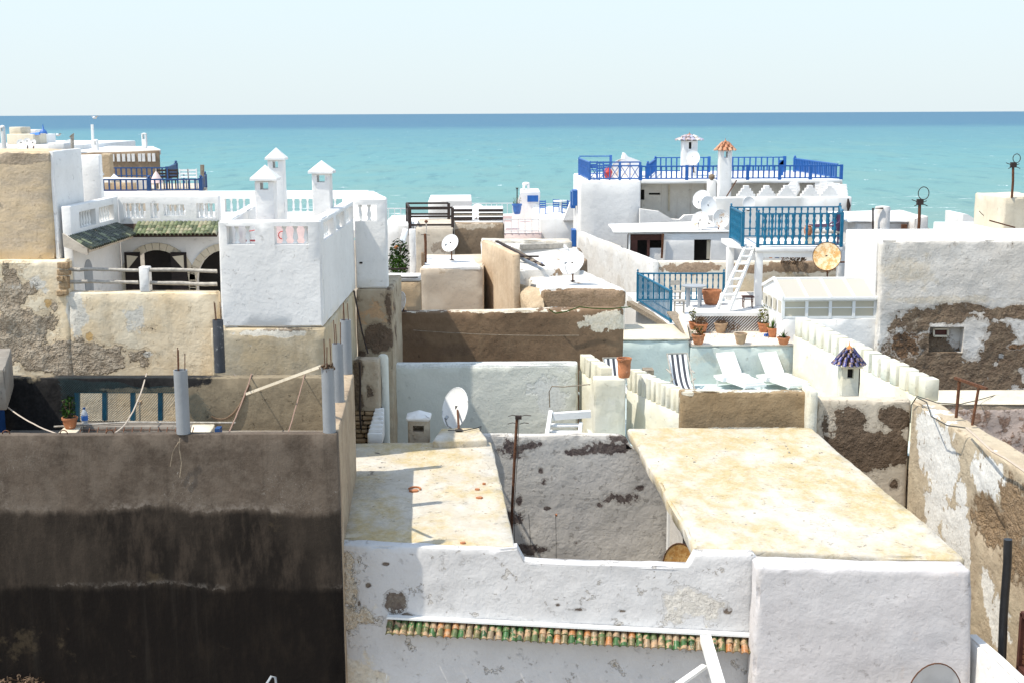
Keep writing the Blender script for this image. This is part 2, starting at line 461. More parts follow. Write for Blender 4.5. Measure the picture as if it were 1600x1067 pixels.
# ---- satellite dish
def dish(c, rx, face, label, mat='whitemetal', mastbase=None, group='satellite dishes on the roofs', ry=None, arm=True, back='whitemetal'):
    c = Vector(c); face = Vector(face).normalized()
    base = Vector(mastbase) if mastbase is not None else c - Vector((0, 0, rx + .2))
    t = thing('satellite_dish', base, label, 'satellite dish', group)
    ry = ry or rx * 1.08
    s = face.cross(Vector((0, 0, 1))).normalized() * -1; v = face.cross(s).normalized()
    if v.z < 0: v = -v
    n, rings = 28, 5; dep = rx * .16; th = .012
    vs, fs = [], []
    for side in (0, 1):
        vs.append(c - face * (dep + th * side))
        for i in range(1, rings + 1):
            q = i / rings
            for k in range(n):
                a = 2 * math.pi * k / n
                vs.append(c + s * rx * q * math.cos(a) + v * ry * q * math.sin(a) - face * (dep * (1 - q * q) + th * side))
    off = 1 + rings * n
    for side in (0, 1):
        o = side * off
        for k in range(n):
            k2 = (k + 1) % n
            f = (o, o + 1 + k, o + 1 + k2); fs.append(f if side == 0 else f[::-1])
            for i in range(rings - 1):
                f = (o + 1 + i * n + k, o + 1 + (i + 1) * n + k, o + 1 + (i + 1) * n + k2, o + 1 + i * n + k2)
                fs.append(f if side == 0 else f[::-1])
    for k in range(n):
        k2 = (k + 1) % n; a = 1 + (rings - 1) * n
        fs.append((a + k, off + a + k, off + a + k2, a + k2))
    mk('reflector', vs, fs, mat, t, smooth=True, ang=50)
    v_, f_ = tubev([c + s * rx * math.cos(2 * math.pi * k / 28) + v * ry * math.sin(2 * math.pi * k / 28) - face * .004 for k in range(29)], .011, 5, False)
    mk('rim', v_, f_, back, t, smooth=True)
    focus = c + face * rx * .95 - v * ry * .62
    if arm:
        tube('feed_arm', [c - v * ry * .98 - face * .01, c - v * ry * .92 + face * rx * .5, focus], .014, 'greypaint', t)
        tube('receiver', [focus - face * .02, focus + (c - focus).normalized() * .10], .035, 'greypaint', t, n=8)
    bk = c - face * (dep + .05)
    box('bracket', bk - Vector((.05, .04, .07)), bk + Vector((.05, .06, .07)), 'darkiron', t)
    tube('mast', [Vector((bk.x, bk.y + .03, bk.z)), Vector((base.x, base.y, max(base.z, base.z)))], .026, 'rust', t)
    lathe('base_plate', base, [(.09, 0), (.085, .02), (.03, .035)], 'darkiron', t, 10)
    return t

# ---- railing with posts, rails and balusters
BAL = {}
def balmesh(kind, mat):
    k = (kind, mat)
    if k in BAL: return BAL[k]
    if kind == 'turned':
        pr = [(.022, 0), (.022, .10), (.013, .14), (.026, .24), (.013, .36), (.02, .46), (.026, .5), (.02, .54), (.013, .64), (.026, .76), (.013, .86), (.022, .9), (.022, 1)]
        v, f = lathev((0, 0, 0), pr, 7)
    elif kind == 'vase':
        pr = [(.05, 0), (.05, .08), (.028, .14), (.055, .32), (.045, .5), (.025, .78), (.05, .9), (.05, 1)]
        v, f = lathev((0, 0, 0), pr, 8)
    else:
        v, f = boxv((-.012, -.012, 0), (.012, .012, 1)), BOXF
    me = mesh_from('baluster', v, f, kind != 'bar'); me.materials.append(M[mat]); BAL[k] = me; return me
def baluster(kind, mat, p, h, parent, w=1.0, name='baluster'):
    o = link(name, balmesh(kind, mat), None, parent, p); o.scale = (w, w, h); return o
def rail_run(t, p, q, h, mat, step=.16, kind='turned', posts=(1, 1), pw=.08, knob=True, bw=1.0, low=.08, mid=None, thick=.05):
    p, q = Vector(p), Vector(q); L = (q - p).length
    def post(a):
        mk('post', boxv((a.x - pw / 2, a.y - pw / 2, a.z), (a.x + pw / 2, a.y + pw / 2, a.z + h + .05)), BOXF, mat, t)
        if knob: lathe('post_knob', a + Vector((0, 0, h + .05)), [(pw * .2, 0), (pw * .25, .02), (pw * .45, .05), (pw * .3, .09), (.004, .1)], mat, t, 8)
    if posts[0]: post(p)
    if posts[1]: post(q)
    U = Vector((0, 0, 1))
    bar('top_rail', p + U * h, q + U * h, thick * 1.3, mat, t, thick)
    bar('bottom_rail', p + U * low, q + U * low, thick, mat, t, thick * .9)
    if mid: bar('middle_rail', p + U * mid, q + U * mid, thick * .8, mat, t, thick * .7)
    n = max(1, int(L / step))
    for i in range(1, n):
        a = p.lerp(q, i / n)
        baluster(kind, mat, a + U * low, h - low, t, bw)

# ---- small pieces of vegetation
def leaves(name, c, rx, rz, n, size, mat, parent=None, flat=.5, kind=None, ry=None):
    vs, fs = [], []; c = Vector(c); ry = ry or rx
    for i in range(n):
        while True:
            d = Vector((random.uniform(-1, 1), random.uniform(-1, 1), random.uniform(-1, 1)))
            if d.length < 1: break
        p = c + Vector((d.x * rx, d.y * ry, d.z * rz))
        a = random.uniform(0, 6.28); e = random.uniform(-.9, .9)
        s = size * random.uniform(.6, 1.3)
        u = Vector((math.cos(a) * math.cos(e), math.sin(a) * math.cos(e), math.sin(e))); w_ = u.cross(Vector((random.random(), random.random(), 1))).normalized()
        o = len(vs); vs += [p - u * s * .5, p + w_ * s * .22 + u * s * .05, p + u * s * .6, p - w_ * s * .22 + u * s * .05]
        fs.append((o, o + 1, o + 2, o + 3))
    return mk(name, vs, fs, mat, parent)
POTPROF = [(.30, 0), (.36, .08), (.46, .45), (.50, .78), (.56, .80), (.57, .97), (.50, .98), (.49, .80), (.02, .78)]
def pot(c, dia, h, label, mat='terra', plant=None, ph=.3, group='potted plants on the planter terrace', prof=POTPROF, pn=90, leafmat='leaf', cat='potted plant', name='potted_plant'):
    t = thing(name, c, label, cat, group)
    lathe('pot', c, [(r * dia, z * h) for r, z in prof], mat, t, 18)
    lathe('soil', Vector(c) + Vector((0, 0, h * .76)), [(dia * .1, 0), (dia * .47, .005), (dia * .46, .03), (.01, .05)], 'soil', t, 12)
    top = Vector(c) + Vector((0, 0, h * .85))
    if plant == 'bush':
        leaves('foliage', top + Vector((0, 0, ph * .5)), dia * .55, ph * .55, pn, .09, leafmat, t)
        multi('stem', [tubev([top, top + Vector((random.uniform(-.5, .5) * dia, random.uniform(-.5, .5) * dia, ph * .8))], .006, 4) for _ in range(7)], 'dry', t)
    elif plant == 'spiky':
        vs, fs = [], []
        for i in range(26):
            a = random.uniform(0, 6.28); e = random.uniform(.3, 1.4); L = ph * random.uniform(.6, 1.1)
            d = Vector((math.cos(a) * math.cos(e), math.sin(a) * math.cos(e), math.sin(e))); s = d.cross(Vector((0, 0, 1))).normalized() * .012
            o = len(vs); vs += [top - s, top + s, top + d * L * .6 + s * .8 + Vector((0, 0, .01)), top + d * L, top + d * L * .6 - s * .8]
            fs.append((o, o + 1, o + 2, o + 3, o + 4))
        mk('foliage', vs, fs, leafmat, t)
    return t
# ------------------------------------------------------------------ ground and sea
gm = mesh_from('ground', [(-90, 5, GZ), (110, 5, GZ), (120, 150, GZ), (-100, 150, GZ), (-90, -40, GZ), (110, -40, GZ), (130, 190, -1.2), (-120, 190, -1.2)],
               [(0, 1, 2, 3), (4, 5, 1, 0), (3, 2, 6, 7)])
tag(link('ground', gm, 'ground'), 'dusty ground of the old town under the houses', None, None, 'structure')

n = N('sea_water')
sep = n.new('ShaderNodeSeparateXYZ'); n.l(n.P(), sep.inputs[0])
y = sep.outputs[1]
inv = n.math('DIVIDE', 18.0 * FPX, y)          # metres out to how steeply one looks: near water shallow and green, far water deep
big = n.noise(.006, 5, .6, stretch=(1, .35, 1)); mid = n.noise(.05, 6, .65, stretch=(.35, 1, 1)); fine = n.noise(.55, 6, .7, stretch=(.3, 1, 1))
inv2 = n.math('ADD', inv, n.math('MULTIPLY', n.math('SUBTRACT', mid, .5), n.math('MULTIPLY', inv, .55)))
cr = n.new('ShaderNodeValToRGB'); e = cr.color_ramp.elements
n.l(n.math('DIVIDE', inv2, 200.0), cr.inputs[0])
SEA = [(0.0, (0.0192, 0.0949, 0.1862)), (0.095, (0.0238, 0.1114, 0.1986)), (0.125, (0.0663, 0.1981, 0.2482)), (0.35, (0.1017, 0.26, 0.2731)), (0.6, (0.1331, 0.2724, 0.2607)), (0.8, (0.1567, 0.2682, 0.244)), (1.0, (0.192, 0.2766, 0.2357))]
e[0].position, e[0].color = 0, (*SEA[0][1], 1); e[1].position, e[1].color = 1, (*SEA[-1][1], 1)
for p_, c_ in SEA[1:-1]:
    x = e.new(p_); x.color = (*c_, 1)
col = n.mix(n.ss(mid, .35, .7, 0, .22), cr.outputs[0], (.18, .27, .23))
col = n.mix(n.ss(fine, .35, .75, 0, .22), col, (.05, .22, .26))
wv = n.noise(.16, 6, .75, stretch=(1, .22, 1)); wv2 = n.noise(.035, 6, .7, stretch=(1, .25, 1))
far_ = n.ss(inv, 18, 60, 0, 1)
col = n.mix(n.math('MULTIPLY', n.ss(wv, .50, .66, 0, .42), n.ss(inv, 5, 40, .4, 1)), col, (.02, .10, .14)); col = n.mix(n.math('MULTIPLY', n.ss(wv2, .48, .62, 0, .35), far_), col, (.15, .27, .24))
col = n.mix(n.ss(n.noise(.16, 8, .8, stretch=(.8, .3, 1)), .635, .66), col, (.85, .9, .9))
near = n.ss(y, 235, 330, 1, 0)
fo = n.math('MULTIPLY', n.ss(n.noise(.22, 8, .75, stretch=(.5, 1, 1)), .58, .66), near)
col = n.mix(fo, col, (.80, .86, .85))
n.fin(col, .45, n.math('ADD', mid, n.math('MULTIPLY', fine, .4)), .5, .12)
M['sea'] = n.m
ys = [140, 170, 200, 240, 300, 400, 600, 900, 1500, 3000, 6000, 12000, 30000, 60000]
vs, fs = [], []
for i, yy in enumerate(ys):
    for j in range(9): vs.append(((j - 4) / 4 * max(400, yy * 1.2), yy, 0))
for i in range(len(ys) - 1):
    for j in range(8): a = i * 9 + j; fs.append((a, a + 1, a + 10, a + 9))
tag(link('sea', mesh_from('sea', vs, fs), 'sea'), 'turquoise sea with small white crests reaching the horizon', None, None, 'structure')

M['rock'] = plaster('shore_rock', (.16, .11, .08), (.28, .22, .15), scale=.3, bump=2)
bm = bmesh.new()
for i in range(150):
    px = random.uniform(1340, 1530); d = random.uniform(150, 176)
    c = P(px, 400, d); s = random.uniform(.8, 2.6)
    r_ = bmesh.ops.create_icosphere(bm, subdivisions=2, radius=1)
    zt = .8 + random.random() * 1.4
    for v in r_['verts']:
        q = Vector((v.co.x * s * 1.7, v.co.y * s, v.co.z * s * .55)); q += nz(q + Vector((i, 0, 0)), .8) * .5 * s
        v.co = q + Vector((c.x, d, zt - .6))
me = bpy.data.meshes.new('shore_rocks'); bm.to_mesh(me); bm.free()
o = link('shore_rocks', me, 'rock'); tag(o, 'low brown rocks along the water edge behind the far roofs', None, None, 'structure')

# ------------------------------------------------------------------ A  near white house with two flat roofs
ZR = 11.0
near_layers = [
    dict(c=(.13, .10, .085), c2=(.20, .165, .13), blobs=[B(622, 925, 20.6, 22, 26, 1.2), B(640, 945, 20.6, 16, 10, 1.1), B(580, 900, 20.6, 7, 6, 1), B(607, 866, 20.6, 8, 4, 1), B(565, 930, 20.6, 5, 12, .8), B(1130, 940, 20, 9, 8, 1.2),
                                                             B(900, 932, 20.4, 22, 5, .62), B(968, 932, 20.4, 9, 4, .8), B(870, 926, 20.4, 6, 4, .8)], ns=6, thr=.80, soft=.025, na=.5, rub=.8),
    dict(c=(.60, .56, .50), c2=(.66, .62, .56), blobs=[B(1070, 925, 20.2, 60, 34, 1.0), B(1100, 930, 20.2, 20, 30, 1)], ns=3, thr=.95, soft=.02, rub=.5, dep=.5),
    dict(c=(.62, .50, .35), c2=(.70, .62, .50), blobs=[B(545, 920, 20.7, 26, 90, 1), B(575, 940, 20.7, 20, 30, .7)], ns=3, thr=.92, soft=.05, rub=2.2, dep=.8, op=.8),
    dict(c=(.66, .55, .38), c2=(.74, .68, .56), blobs=[B(560, 1040, 20.7, 60, 60, 1)], ns=2, thr=.95, soft=.12, rub=.3, dep=.2, op=.7),
]
M['nearwall'] = plaster('near_house_limewash', (.63, .615, .605), (.57, .555, .545), layers=near_layers, scale=.9, bump=.6, grime=.06)
M['nearwall2'] = plaster('near_house_right_limewash', (.60, .575, .57), (.53, .50, .495), scale=.6, bump=.55, grime=.05,
                         layers=[dict(c=(.66, .52, .42), blobs=[B(1505, 905, 19.6, 16, 30, .8)], ns=3, thr=.9, soft=.2, op=.45, rub=.2, dep=.1)])
roof_layers = [
    dict(c=(.46, .33, .12), c2=(.50, .40, .21), ns=.7, st=(1, .6, 1), na=1.5, thr=.735, soft=.16, op=.78, rub=.1, dep=.0, cs=2.5),
    dict(c=(.72, .70, .66), c2=(.64, .61, .56), ns=3.2, st=(1, .6, 1), na=1.3, thr=.70, soft=.20, op=.4, rub=.1, dep=.0),
    dict(c=(.36, .33, .29), c2=(.45, .42, .37), ns=6, st=(1, .7, 1), na=1.2, thr=.74, soft=.10, op=.35, rub=.1, dep=.0)]
M['roofR'] = plaster('lichened_roof_screed', (.56, .52, .45), (.53, .48, .40), layers=roof_layers, scale=.8, bump=.4, grime=.25, crack=.22)
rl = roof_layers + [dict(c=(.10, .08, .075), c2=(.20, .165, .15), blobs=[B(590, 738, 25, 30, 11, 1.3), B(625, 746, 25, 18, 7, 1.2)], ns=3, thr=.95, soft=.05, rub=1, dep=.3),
      dict(c=(.34, .31, .27), c2=(.44, .40, .34), blobs=[B(575, 790, 23.5, 50, 70, 1.1)], ns=2.5, thr=1.0, soft=.25, op=.55, rub=.2, dep=0)]  # wall's shadow along the left edge deepened in the roof colour
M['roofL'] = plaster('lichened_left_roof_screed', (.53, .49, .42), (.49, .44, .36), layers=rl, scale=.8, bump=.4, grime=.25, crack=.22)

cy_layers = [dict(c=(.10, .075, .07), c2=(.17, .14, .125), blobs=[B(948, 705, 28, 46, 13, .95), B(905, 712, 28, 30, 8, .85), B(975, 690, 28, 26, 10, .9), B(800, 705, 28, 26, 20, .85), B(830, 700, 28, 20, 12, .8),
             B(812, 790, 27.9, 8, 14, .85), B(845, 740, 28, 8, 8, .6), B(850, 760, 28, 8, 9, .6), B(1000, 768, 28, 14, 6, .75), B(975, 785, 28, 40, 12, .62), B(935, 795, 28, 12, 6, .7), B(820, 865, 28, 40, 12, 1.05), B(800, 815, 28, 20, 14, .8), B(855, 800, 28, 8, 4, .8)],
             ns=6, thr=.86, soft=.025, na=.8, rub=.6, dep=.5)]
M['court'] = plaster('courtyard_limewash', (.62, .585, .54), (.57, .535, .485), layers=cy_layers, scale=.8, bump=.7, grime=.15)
H1 = thing('near_house', P(800, 1000, 20).xyz * 1.0, 'near whitewashed house with two flat lichened roofs and a small sunken courtyard', 'house')
H1.location.z = GZ
aFL, aFR = Q(526, 851, ZR), Q(806, 867, ZR)
aBR, aBL = Q(768, 690, ZR), Q(553, 692, ZR)
# left block and its roof slab
RT = .10
hexa('wall', [p - Vector((0, 0, RT)) for p in (aFL + Vector((.02, .29, 0)), aFR + Vector((0, .29, 0)), aBR, aBL)], 'court', H1, seg=.3, amp=.02, r=.03)
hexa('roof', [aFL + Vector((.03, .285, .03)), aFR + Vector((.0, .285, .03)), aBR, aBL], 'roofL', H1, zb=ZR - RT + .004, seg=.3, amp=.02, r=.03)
# courtyard front wall (parapet) and back wall
fE = Q(1184, 872, ZR + .02); fE.y = aFL.y + (Q(1087, 867, ZR).y - aFL.y) * (fE.x - aFL.x) / (Q(1087, 867, ZR).x - aFL.x)
def ftop(p):
    dz = 0
    if p.z > ZR - .22:
        k = min(1, (p.z - ZR + .22) / .2)
        if aFR.x + .05 < p.x < dX - .05: dz = -.24 * k
        dz += .02 * noise.noise(Vector((p.x * 2.2, 0, 0))) * k
    return Vector((0, 0, dz))
dX = Q(1087, 867, ZR).x
cA, cB = P(750, 680, 28.3), P(984, 684, 28.3)
cC = P(1120, 690, 28.3); cC.z = cA.z
def cdisp(p): return Vector((0, 0, -.36)) * (min(1, max(0, (p.x - cB.x + .10) / .12)) if p.z > ZR - .45 else 0)
hexa('wall', [cA, cC, cC + Vector((0, .19, 0)), cA + Vector((0, .19, 0))], 'court', H1, seg=.16, amp=.03, r=.04, maxn=60, disp=cdisp)
# right block
dFL, dFR, dBR, dBL = Q(1090, 866, ZR), Q(1521, 884, ZR), Q(1268, 668, ZR), Q(980, 668, ZR)
slab = .26
hexa('wall', [p + o_ - Vector((0, 0, slab)) for p, o_ in ((dFL, Vector((.62, .32, 0))), (dFR, Vector((-.08, .32, 0))), (dBR, Vector((-.05, -.02, 0))), (dBL, Vector((.95, -.02, 0))))], 'court', H1, seg=.3, amp=.02, r=.04)
hexa('roof', [dFL + Vector((0, .27, .03)), dFR + Vector((0, .27, .03)), dBR, dBL], 'roofR', H1, zb=ZR - slab + .004, seg=.25, amp=.03, r=.05)
hexa('wall', [aFL + Vector((0, 0, .02)), fE, fE + Vector((0, .275, 0)), aFL + Vector((0, .275, .02))], 'nearwall', H1, seg=.12, amp=.028, r=.035, maxn=120, disp=ftop)
# front facade skins of the right block: recessed left piece and projecting right piece
pL = Q(1183, 885, ZR + .05); pR = Q(1519, 891, ZR + .05)
c8 = [up(pL, GZ), up(pR, GZ) + Vector((.35, 0, 0)), up(pR, GZ) + Vector((.35, .42, 0)), up(pL, GZ) + Vector((0, .5, 0)), pL, pR, pR + Vector((.0, .42, 0)), pL + Vector((0, .5, 0))]
hexa('wall', c8, 'nearwall2', H1, seg=.12, amp=.03, r=.055, maxn=90)
# door frame and dark doorway under the right slab
xd = P(1046, 800, 28).x
box('door_frame', Vector((xd - .06, 27.7, 6.5)), Vector((xd + .06, 28.0, 10.7)), 'whitepaint', H1)
box('door', Vector((dFL.x + .56, 21.5, 6.5)), Vector((dFL.x + .60, 25.5, 10.4)), 'dark', H1)
# roof stub on the right edge and its ledge
hexa('stone', [Q(1340, 762, ZR - .02), Q(1357, 763, ZR - .02), Q(1350, 750, ZR - .02), Q(1325, 745, ZR - .02)], 'beige', H1, zb=ZR - .25, seg=.1, amp=.02, r=.02)

# tiled eave on the front wall
def tilemesh(Lt, R, name, mat, flat=.55, n=7):
    vs, fs = [], []
    for s_ in (0, 1):
        for k in range(n + 1):
            a = math.pi * k / n; rr = R * (1.0 if s_ == 0 else .86)
            vs.append((-rr * math.cos(a), -Lt * s_ if False else -Lt * (1 - s_), rr * math.sin(a) * flat + (0 if s_ == 0 else -.0)))
    for s_ in (0, 1):
        for k in range(n + 1):
            a = math.pi * k / n; rr = (R - .014) * (1.0 if s_ == 0 else .86)
            vs.append((-rr * math.cos(a), -Lt * (1 - s_), rr * math.sin(a) * flat - .008))
    m = n + 1
    for k in range(n):
        fs.append((k, k + 1, m + k + 1, m + k)); fs.append((2 * m + k, 3 * m + k, 3 * m + k + 1, 2 * m + k + 1))
        fs.append((k, 2 * m + k, 2 * m + k + 1, k + 1))
    me = mesh_from(name, vs, fs, True, 50); me.materials.append(M[mat]); return me
tm = tilemesh(.15, .062, 'roof_tile', 'tile_green', 1.0)
def on_front(u, v, out):
    d = 20.4
    for _ in range(6):
        q = P(u, v, d); d = aFL.y + (fE.y - aFL.y) * (q.x - aFL.x) / (fE.x - aFL.x) - out
    return P(u, v, d)
EA, EB = on_front(606, 964, .02), on_front(1180, 993, .02)
ev = thing('tiled_eave', EA.lerp(EB, .5), 'narrow strip of green and orange glazed tiles along the near white wall', 'tiled eave')
ex = (EB - EA).normalized(); ey = Vector((-ex.y, ex.x, 0)).normalized()
fr = -ey if ey.y > 0 else ey
def place_tile(me, p, parent, ang, tilt, sc=1.0):
    o = link('tile', me, None, parent, p); o.rotation_euler = (tilt, 0, ang); o.scale = (sc, 1, 1); return o
ang = math.atan2(ex.y, ex.x)
nt = 50
mk('ledge', barv(EA + Vector((0, 0, .035)) + fr * .06, EB + Vector((0, 0, .035)) + fr * .06, .12, .035), BOXF, 'whitepaint', ev)
mk('bed', [EA + fr * .0, EB + fr * .0, EB + fr * .15 - Vector((0, 0, .14)), EA + fr * .15 - Vector((0, 0, .14)),
           EA - Vector((0, 0, .06)), EB - Vector((0, 0, .06)), EB + fr * .12 - Vector((0, 0, .175)), EA + fr * .12 - Vector((0, 0, .175))],
   [(0, 3, 2, 1), (4, 5, 6, 7), (0, 1, 5, 4), (2, 3, 7, 6), (1, 2, 6, 5), (3, 0, 4, 7)], 'redwood', ev)
for r_ in range(2):
    for i in range(nt):
        p = EA.lerp(EB, (i + .5) / nt) + fr * (.02 + .125 * r_) + Vector((0, 0, -.04 - .068 * r_ + (.014 if r_ == 0 else 0))) + Vector((random.uniform(-.006, .006), 0, random.uniform(-.006, .006)))
        place_tile(tm, p, ev, ang + random.uniform(-.06, .06), rad(36) + random.uniform(-.05, .05), 1.0)

M['greydish'] = paint('shaded_grey_enamel', (.46, .45, .44), .6, var=.15, scale=3, wear=((.42, .24, .10), .72))  # shade inside the white dish painted grey, with brown drips
# white timber beams coming down at the bottom edge
pg = thing('white_beam_frame', P(1110, 1040, 19), 'white timber frame leaning out below the right end of the tiled eave', 'timber frame')
bar('beam', P(1102, 996, 19.4), P(1150, 1160, 16.9), .17, 'whitepaint', pg, .12)
bar('brace', P(1101, 1040, 19.0), P(1030, 1090, 18.3), .10, 'whitepaint', pg, .05)
o = bar('stub_post', P(606, 1100, 20.2), P(607, 1052, 20.2), .07, 'whitepaint'); o.name = 'white_post'
tag(o, 'short white post at the bottom edge left of the near house wall', 'post')
dish(P(1460, 1088, 18), .475, (.30, -1, .08), 'big white dish with brown drips at the bottom right, in front of the white wall', mat='greydish', mastbase=P(1462, 1180, 18.3), back='rust')
# low white parapet at bottom right
wA, wB = P(1507, 988, 19.3), P(1592, 1068, 17.5); wC = wB + (wB - wA) * 2
o = hexa('parapet_wall', [wC, wC + Vector((.32, 0, 0)), wA + Vector((.2, 0, 0)), wA], 'white', None, seg=.3, amp=.012, r=.05)
tag(o, 'low white parapet wall running towards the viewer at the bottom right corner', 'wall')

# ------------------------------------------------------------------ E  dark plastered building on the left
n = N('damp_dark_render')
sp = n.new('ShaderNodeSeparateXYZ'); n.l(n.P(), sp.inputs[0]); z = sp.outputs[2]
w1 = n.noise(.8, 8, .65, stretch=(1, 1, .3)); w2 = n.noise(5, 6, .7, stretch=(1, 1, .3))
zz = n.math('ADD', z, n.math('ADD', n.math('MULTIPLY', n.math('SUBTRACT', w1, .5), .42), n.math('MULTIPLY', n.math('SUBTRACT', w2, .5), .22)))
cl = n.noise(1.1, 7, .62); f2 = n.noise(14, 6, .7); f3 = n.noise(2.2, 7, .7, stretch=(1.6, 1.6, .5))
top = n.mix(n.ss(cl, .35, .65), (0.1161, 0.0896, 0.0688), (0.0688, 0.0528, 0.0407))
top = n.mix(n.ss(n.noise(2.8, 6, .7), .42, .6, 0, .5), top, (0.1720, 0.1400, 0.1110)); top = n.mix(n.ss(f2, .4, .7, 0, .35), top, (0.1591, 0.1280, 0.0999))
midc = n.mix(n.ss(f3, .42, .66), (0.0138, 0.0108, 0.0089), (0.0473, 0.0360, 0.0274))
midc = n.mix(n.ss(n.noise(.45, 5, .55), .42, .62, 0, .5), midc, (0.0559, 0.0440, 0.0340))
low = n.mix(n.ss(f3, .45, .7), (0.0082, 0.0062, 0.0052), (0.0163, 0.0120, 0.0089))
zb1 = P(200, 797, 19.6).z; zb2 = P(200, 918, 19.6).z
col = n.mix(n.ss(zz, zb1 - .09, zb1 + .07), midc, top)
col = n.mix(n.ss(zz, zb2 - .10, zb2 + .06), low, col)
# salt bloom just above each tide line
def line(zc, up_, op):
    a = n.ss(zz, zc - .005, zc + .02); b = n.ss(zz, zc + .02, zc + up_, 1, 0)
    c = n.ss(n.noise(9, 7, .75), .42, .62)
    d = n.ss(n.noise(.7, 3, .5), .40, .55)
    return n.math('MULTIPLY', n.math('MULTIPLY', n.math('MULTIPLY', a, b), c), n.math('MULTIPLY', d, op))
col = n.mix(line(zb1, .20, .26), col, (.42, .37, .32))
col = n.mix(line(zb2, .12, .22), col, (.38, .34, .30))
hair = n.new('ShaderNodeTexVoronoi', feature='DISTANCE_TO_EDGE'); hair.inputs['Scale'].default_value = 5
hv = n.new('ShaderNodeTexNoise'); hv.inputs['Scale'].default_value = 5; n.l(n.P(), hv.inputs['Vector'])
n.l(n.vm('ADD', n.P(), n.vm('MULTIPLY', hv.outputs['Color'], (.5, .5, .5))), hair.inputs['Vector'])
hm = n.math('MULTIPLY', n.ss(hair.outputs['Distance'], 0, .012, .6, 0), n.ss(n.noise(.9, 3, .5), .52, .6))
col = n.mix(n.math('MULTIPLY', hm, n.ss(zz, zb1, zb1 + .1)), col, (.33, .30, .26))
st = n.noise(1, 6, .6, stretch=(7, 7, .25))
col = n.mix(n.ss(st, .55, .75, 0, .35), col, (.03, .025, .02))
br = n.field([B(45, 1010, 19.6, 90, 40, .8), B(240, 900, 19.6, 30, 12, .6), B(450, 820, 19.6, 55, 22, .55)])
col = n.mix(n.math('MULTIPLY', n.ss(n.math('ADD', n.math('MULTIPLY_ADD', n.noise(3, 7, .7), 4.0, -2.0), br), .55, 1.1), .35), col, (.10, .075, .045))
n.fin(col, .95, n.math('ADD', n.math('MULTIPLY', f3, .6), n.math('MULTIPLY', f2, .35)), .03, .15)
M['darkwall'] = n.m
ZE = 13.05
bk_shade = [dict(c=(.018, .017, .017), c2=(.032, .03, .029), blobs=[B(60, 640, 24.3, 130, 70, 1.4), B(190, 590, 24.3, 170, 14, 1.2)], ns=1.3, thr=.9, soft=.10, rub=.1, dep=.1)]  # hut's shadow over the left of the back wall, painted dark
M['darkback'] = plaster('olive_brown_render', (.30, .245, .165), (.21, .17, .115), layers=bk_shade, scale=1.0, bump=.5, grime=.5, streak=.2)
M['ochreside'] = plaster('streaked_ochre_render', (.46, .36, .25), (.36, .27, .185), scale=1.2, bump=.4, streak=.7, streakcol=(.20, .15, .11), grime=.5)
E1 = thing('dark_house', up(P(200, 684, 19.6), GZ), 'unfinished house with a dark damp-stained wall and pipes standing on its open roof', 'house')
eL, eR = P(-160, 686, 19.6), P(527, 681, 19.6); eL.z = eR.z = ZE
hexa('wall', [eL, eR, eR + Vector((-.0, .17, 0)), eL + Vector((0, .17, 0))], 'darkwall', E1, seg=.3, amp=.010, r=.015)
rB = Q(553, 583, ZE); bl0 = eR + Vector((0, .172, 0))
hexa('wall', [bl0 + Vector((-.21, 0, 0)), bl0, rB, rB + Vector((-.23, 0, 0))], 'ochreside', E1, seg=.3, amp=.010, r=.015)
bA, bB = Q(-150, 590, ZE), Q(533, 590, ZE)
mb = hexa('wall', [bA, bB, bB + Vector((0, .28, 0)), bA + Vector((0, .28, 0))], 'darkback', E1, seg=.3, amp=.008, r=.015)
dB = bA.y
cut(mb, [cbox((122, 608), (284, 657), dB - .5, dB + .9)])
# floor, light-well kerbs and grille
zf = 12.02
mk('floor', [(eL.x, 19.8, zf), (-2.9, 19.8, zf), (-3.2, 24.2, zf), (eL.x, 24.2, zf)], [(0, 1, 2, 3)], 'concrete', E1)
zk = 12.30
kb = [Q(78, 700, zk), Q(300, 700, zk)]
for a, b, c_, d_ in (((72, 692), (100, 692), (132, 664), (103, 664)), ((296, 692), (318, 692), (336, 662), (300, 662))):
    hexa('kerb', [Q(*a, zk), Q(*b, zk), Q(*c_, zk), Q(*d_, zk)], 'cream', E1, zb=zf, seg=.3, amp=.006, r=.012)
hexa('kerb', [Q(100, 666, zk), Q(300, 666, zk), Q(302, 659, zk), Q(104, 659, zk)], 'concrete', E1, zb=zf, seg=.3, amp=.004, r=.01)
mk('well', [Q(112, 690, zk - .10), Q(296, 690, zk - .10), Q(300, 668, zk - .10), Q(126, 668, zk - .10)], [(0, 1, 2, 3)], 'dark', E1)
gr = thing('rebar_grille', Q(200, 680, zk), 'rusty reinforcing bar grille over the light well on the dark house roof', 'grille')
for k in range(4):
    v_ = 671 + k * 5
    bar('rod', Q(112 - k * 3, v_, zk - .03), Q(300, v_, zk - .03), .014, 'rust', gr)
for k in range(14):
    u_ = 122 + k * 13.5
    bar('rod', Q(u_, 688, zk + .0), Q(u_ + 5, 667, zk + .0), .014, 'rust', gr)
# blue frame in the opening
bf = thing('window_frame', P(200, 657, dB), 'blue painted window frame with four openings in the back wall of the dark house roof', 'window frame')
yy = dB + .02
def wbar(a, b, w_):
    p, q = P(a[0], a[1], yy), P(b[0], b[1], yy)
    return p, q
bar('head', *wbar((116, 609), (286, 609), 0), .10, 'teal', bf)
for k, u_ in enumerate((121, 164, 208, 251)): bar('mullion', *wbar((u_, 610), (u_, 656), 0), .085, 'teal', bf)
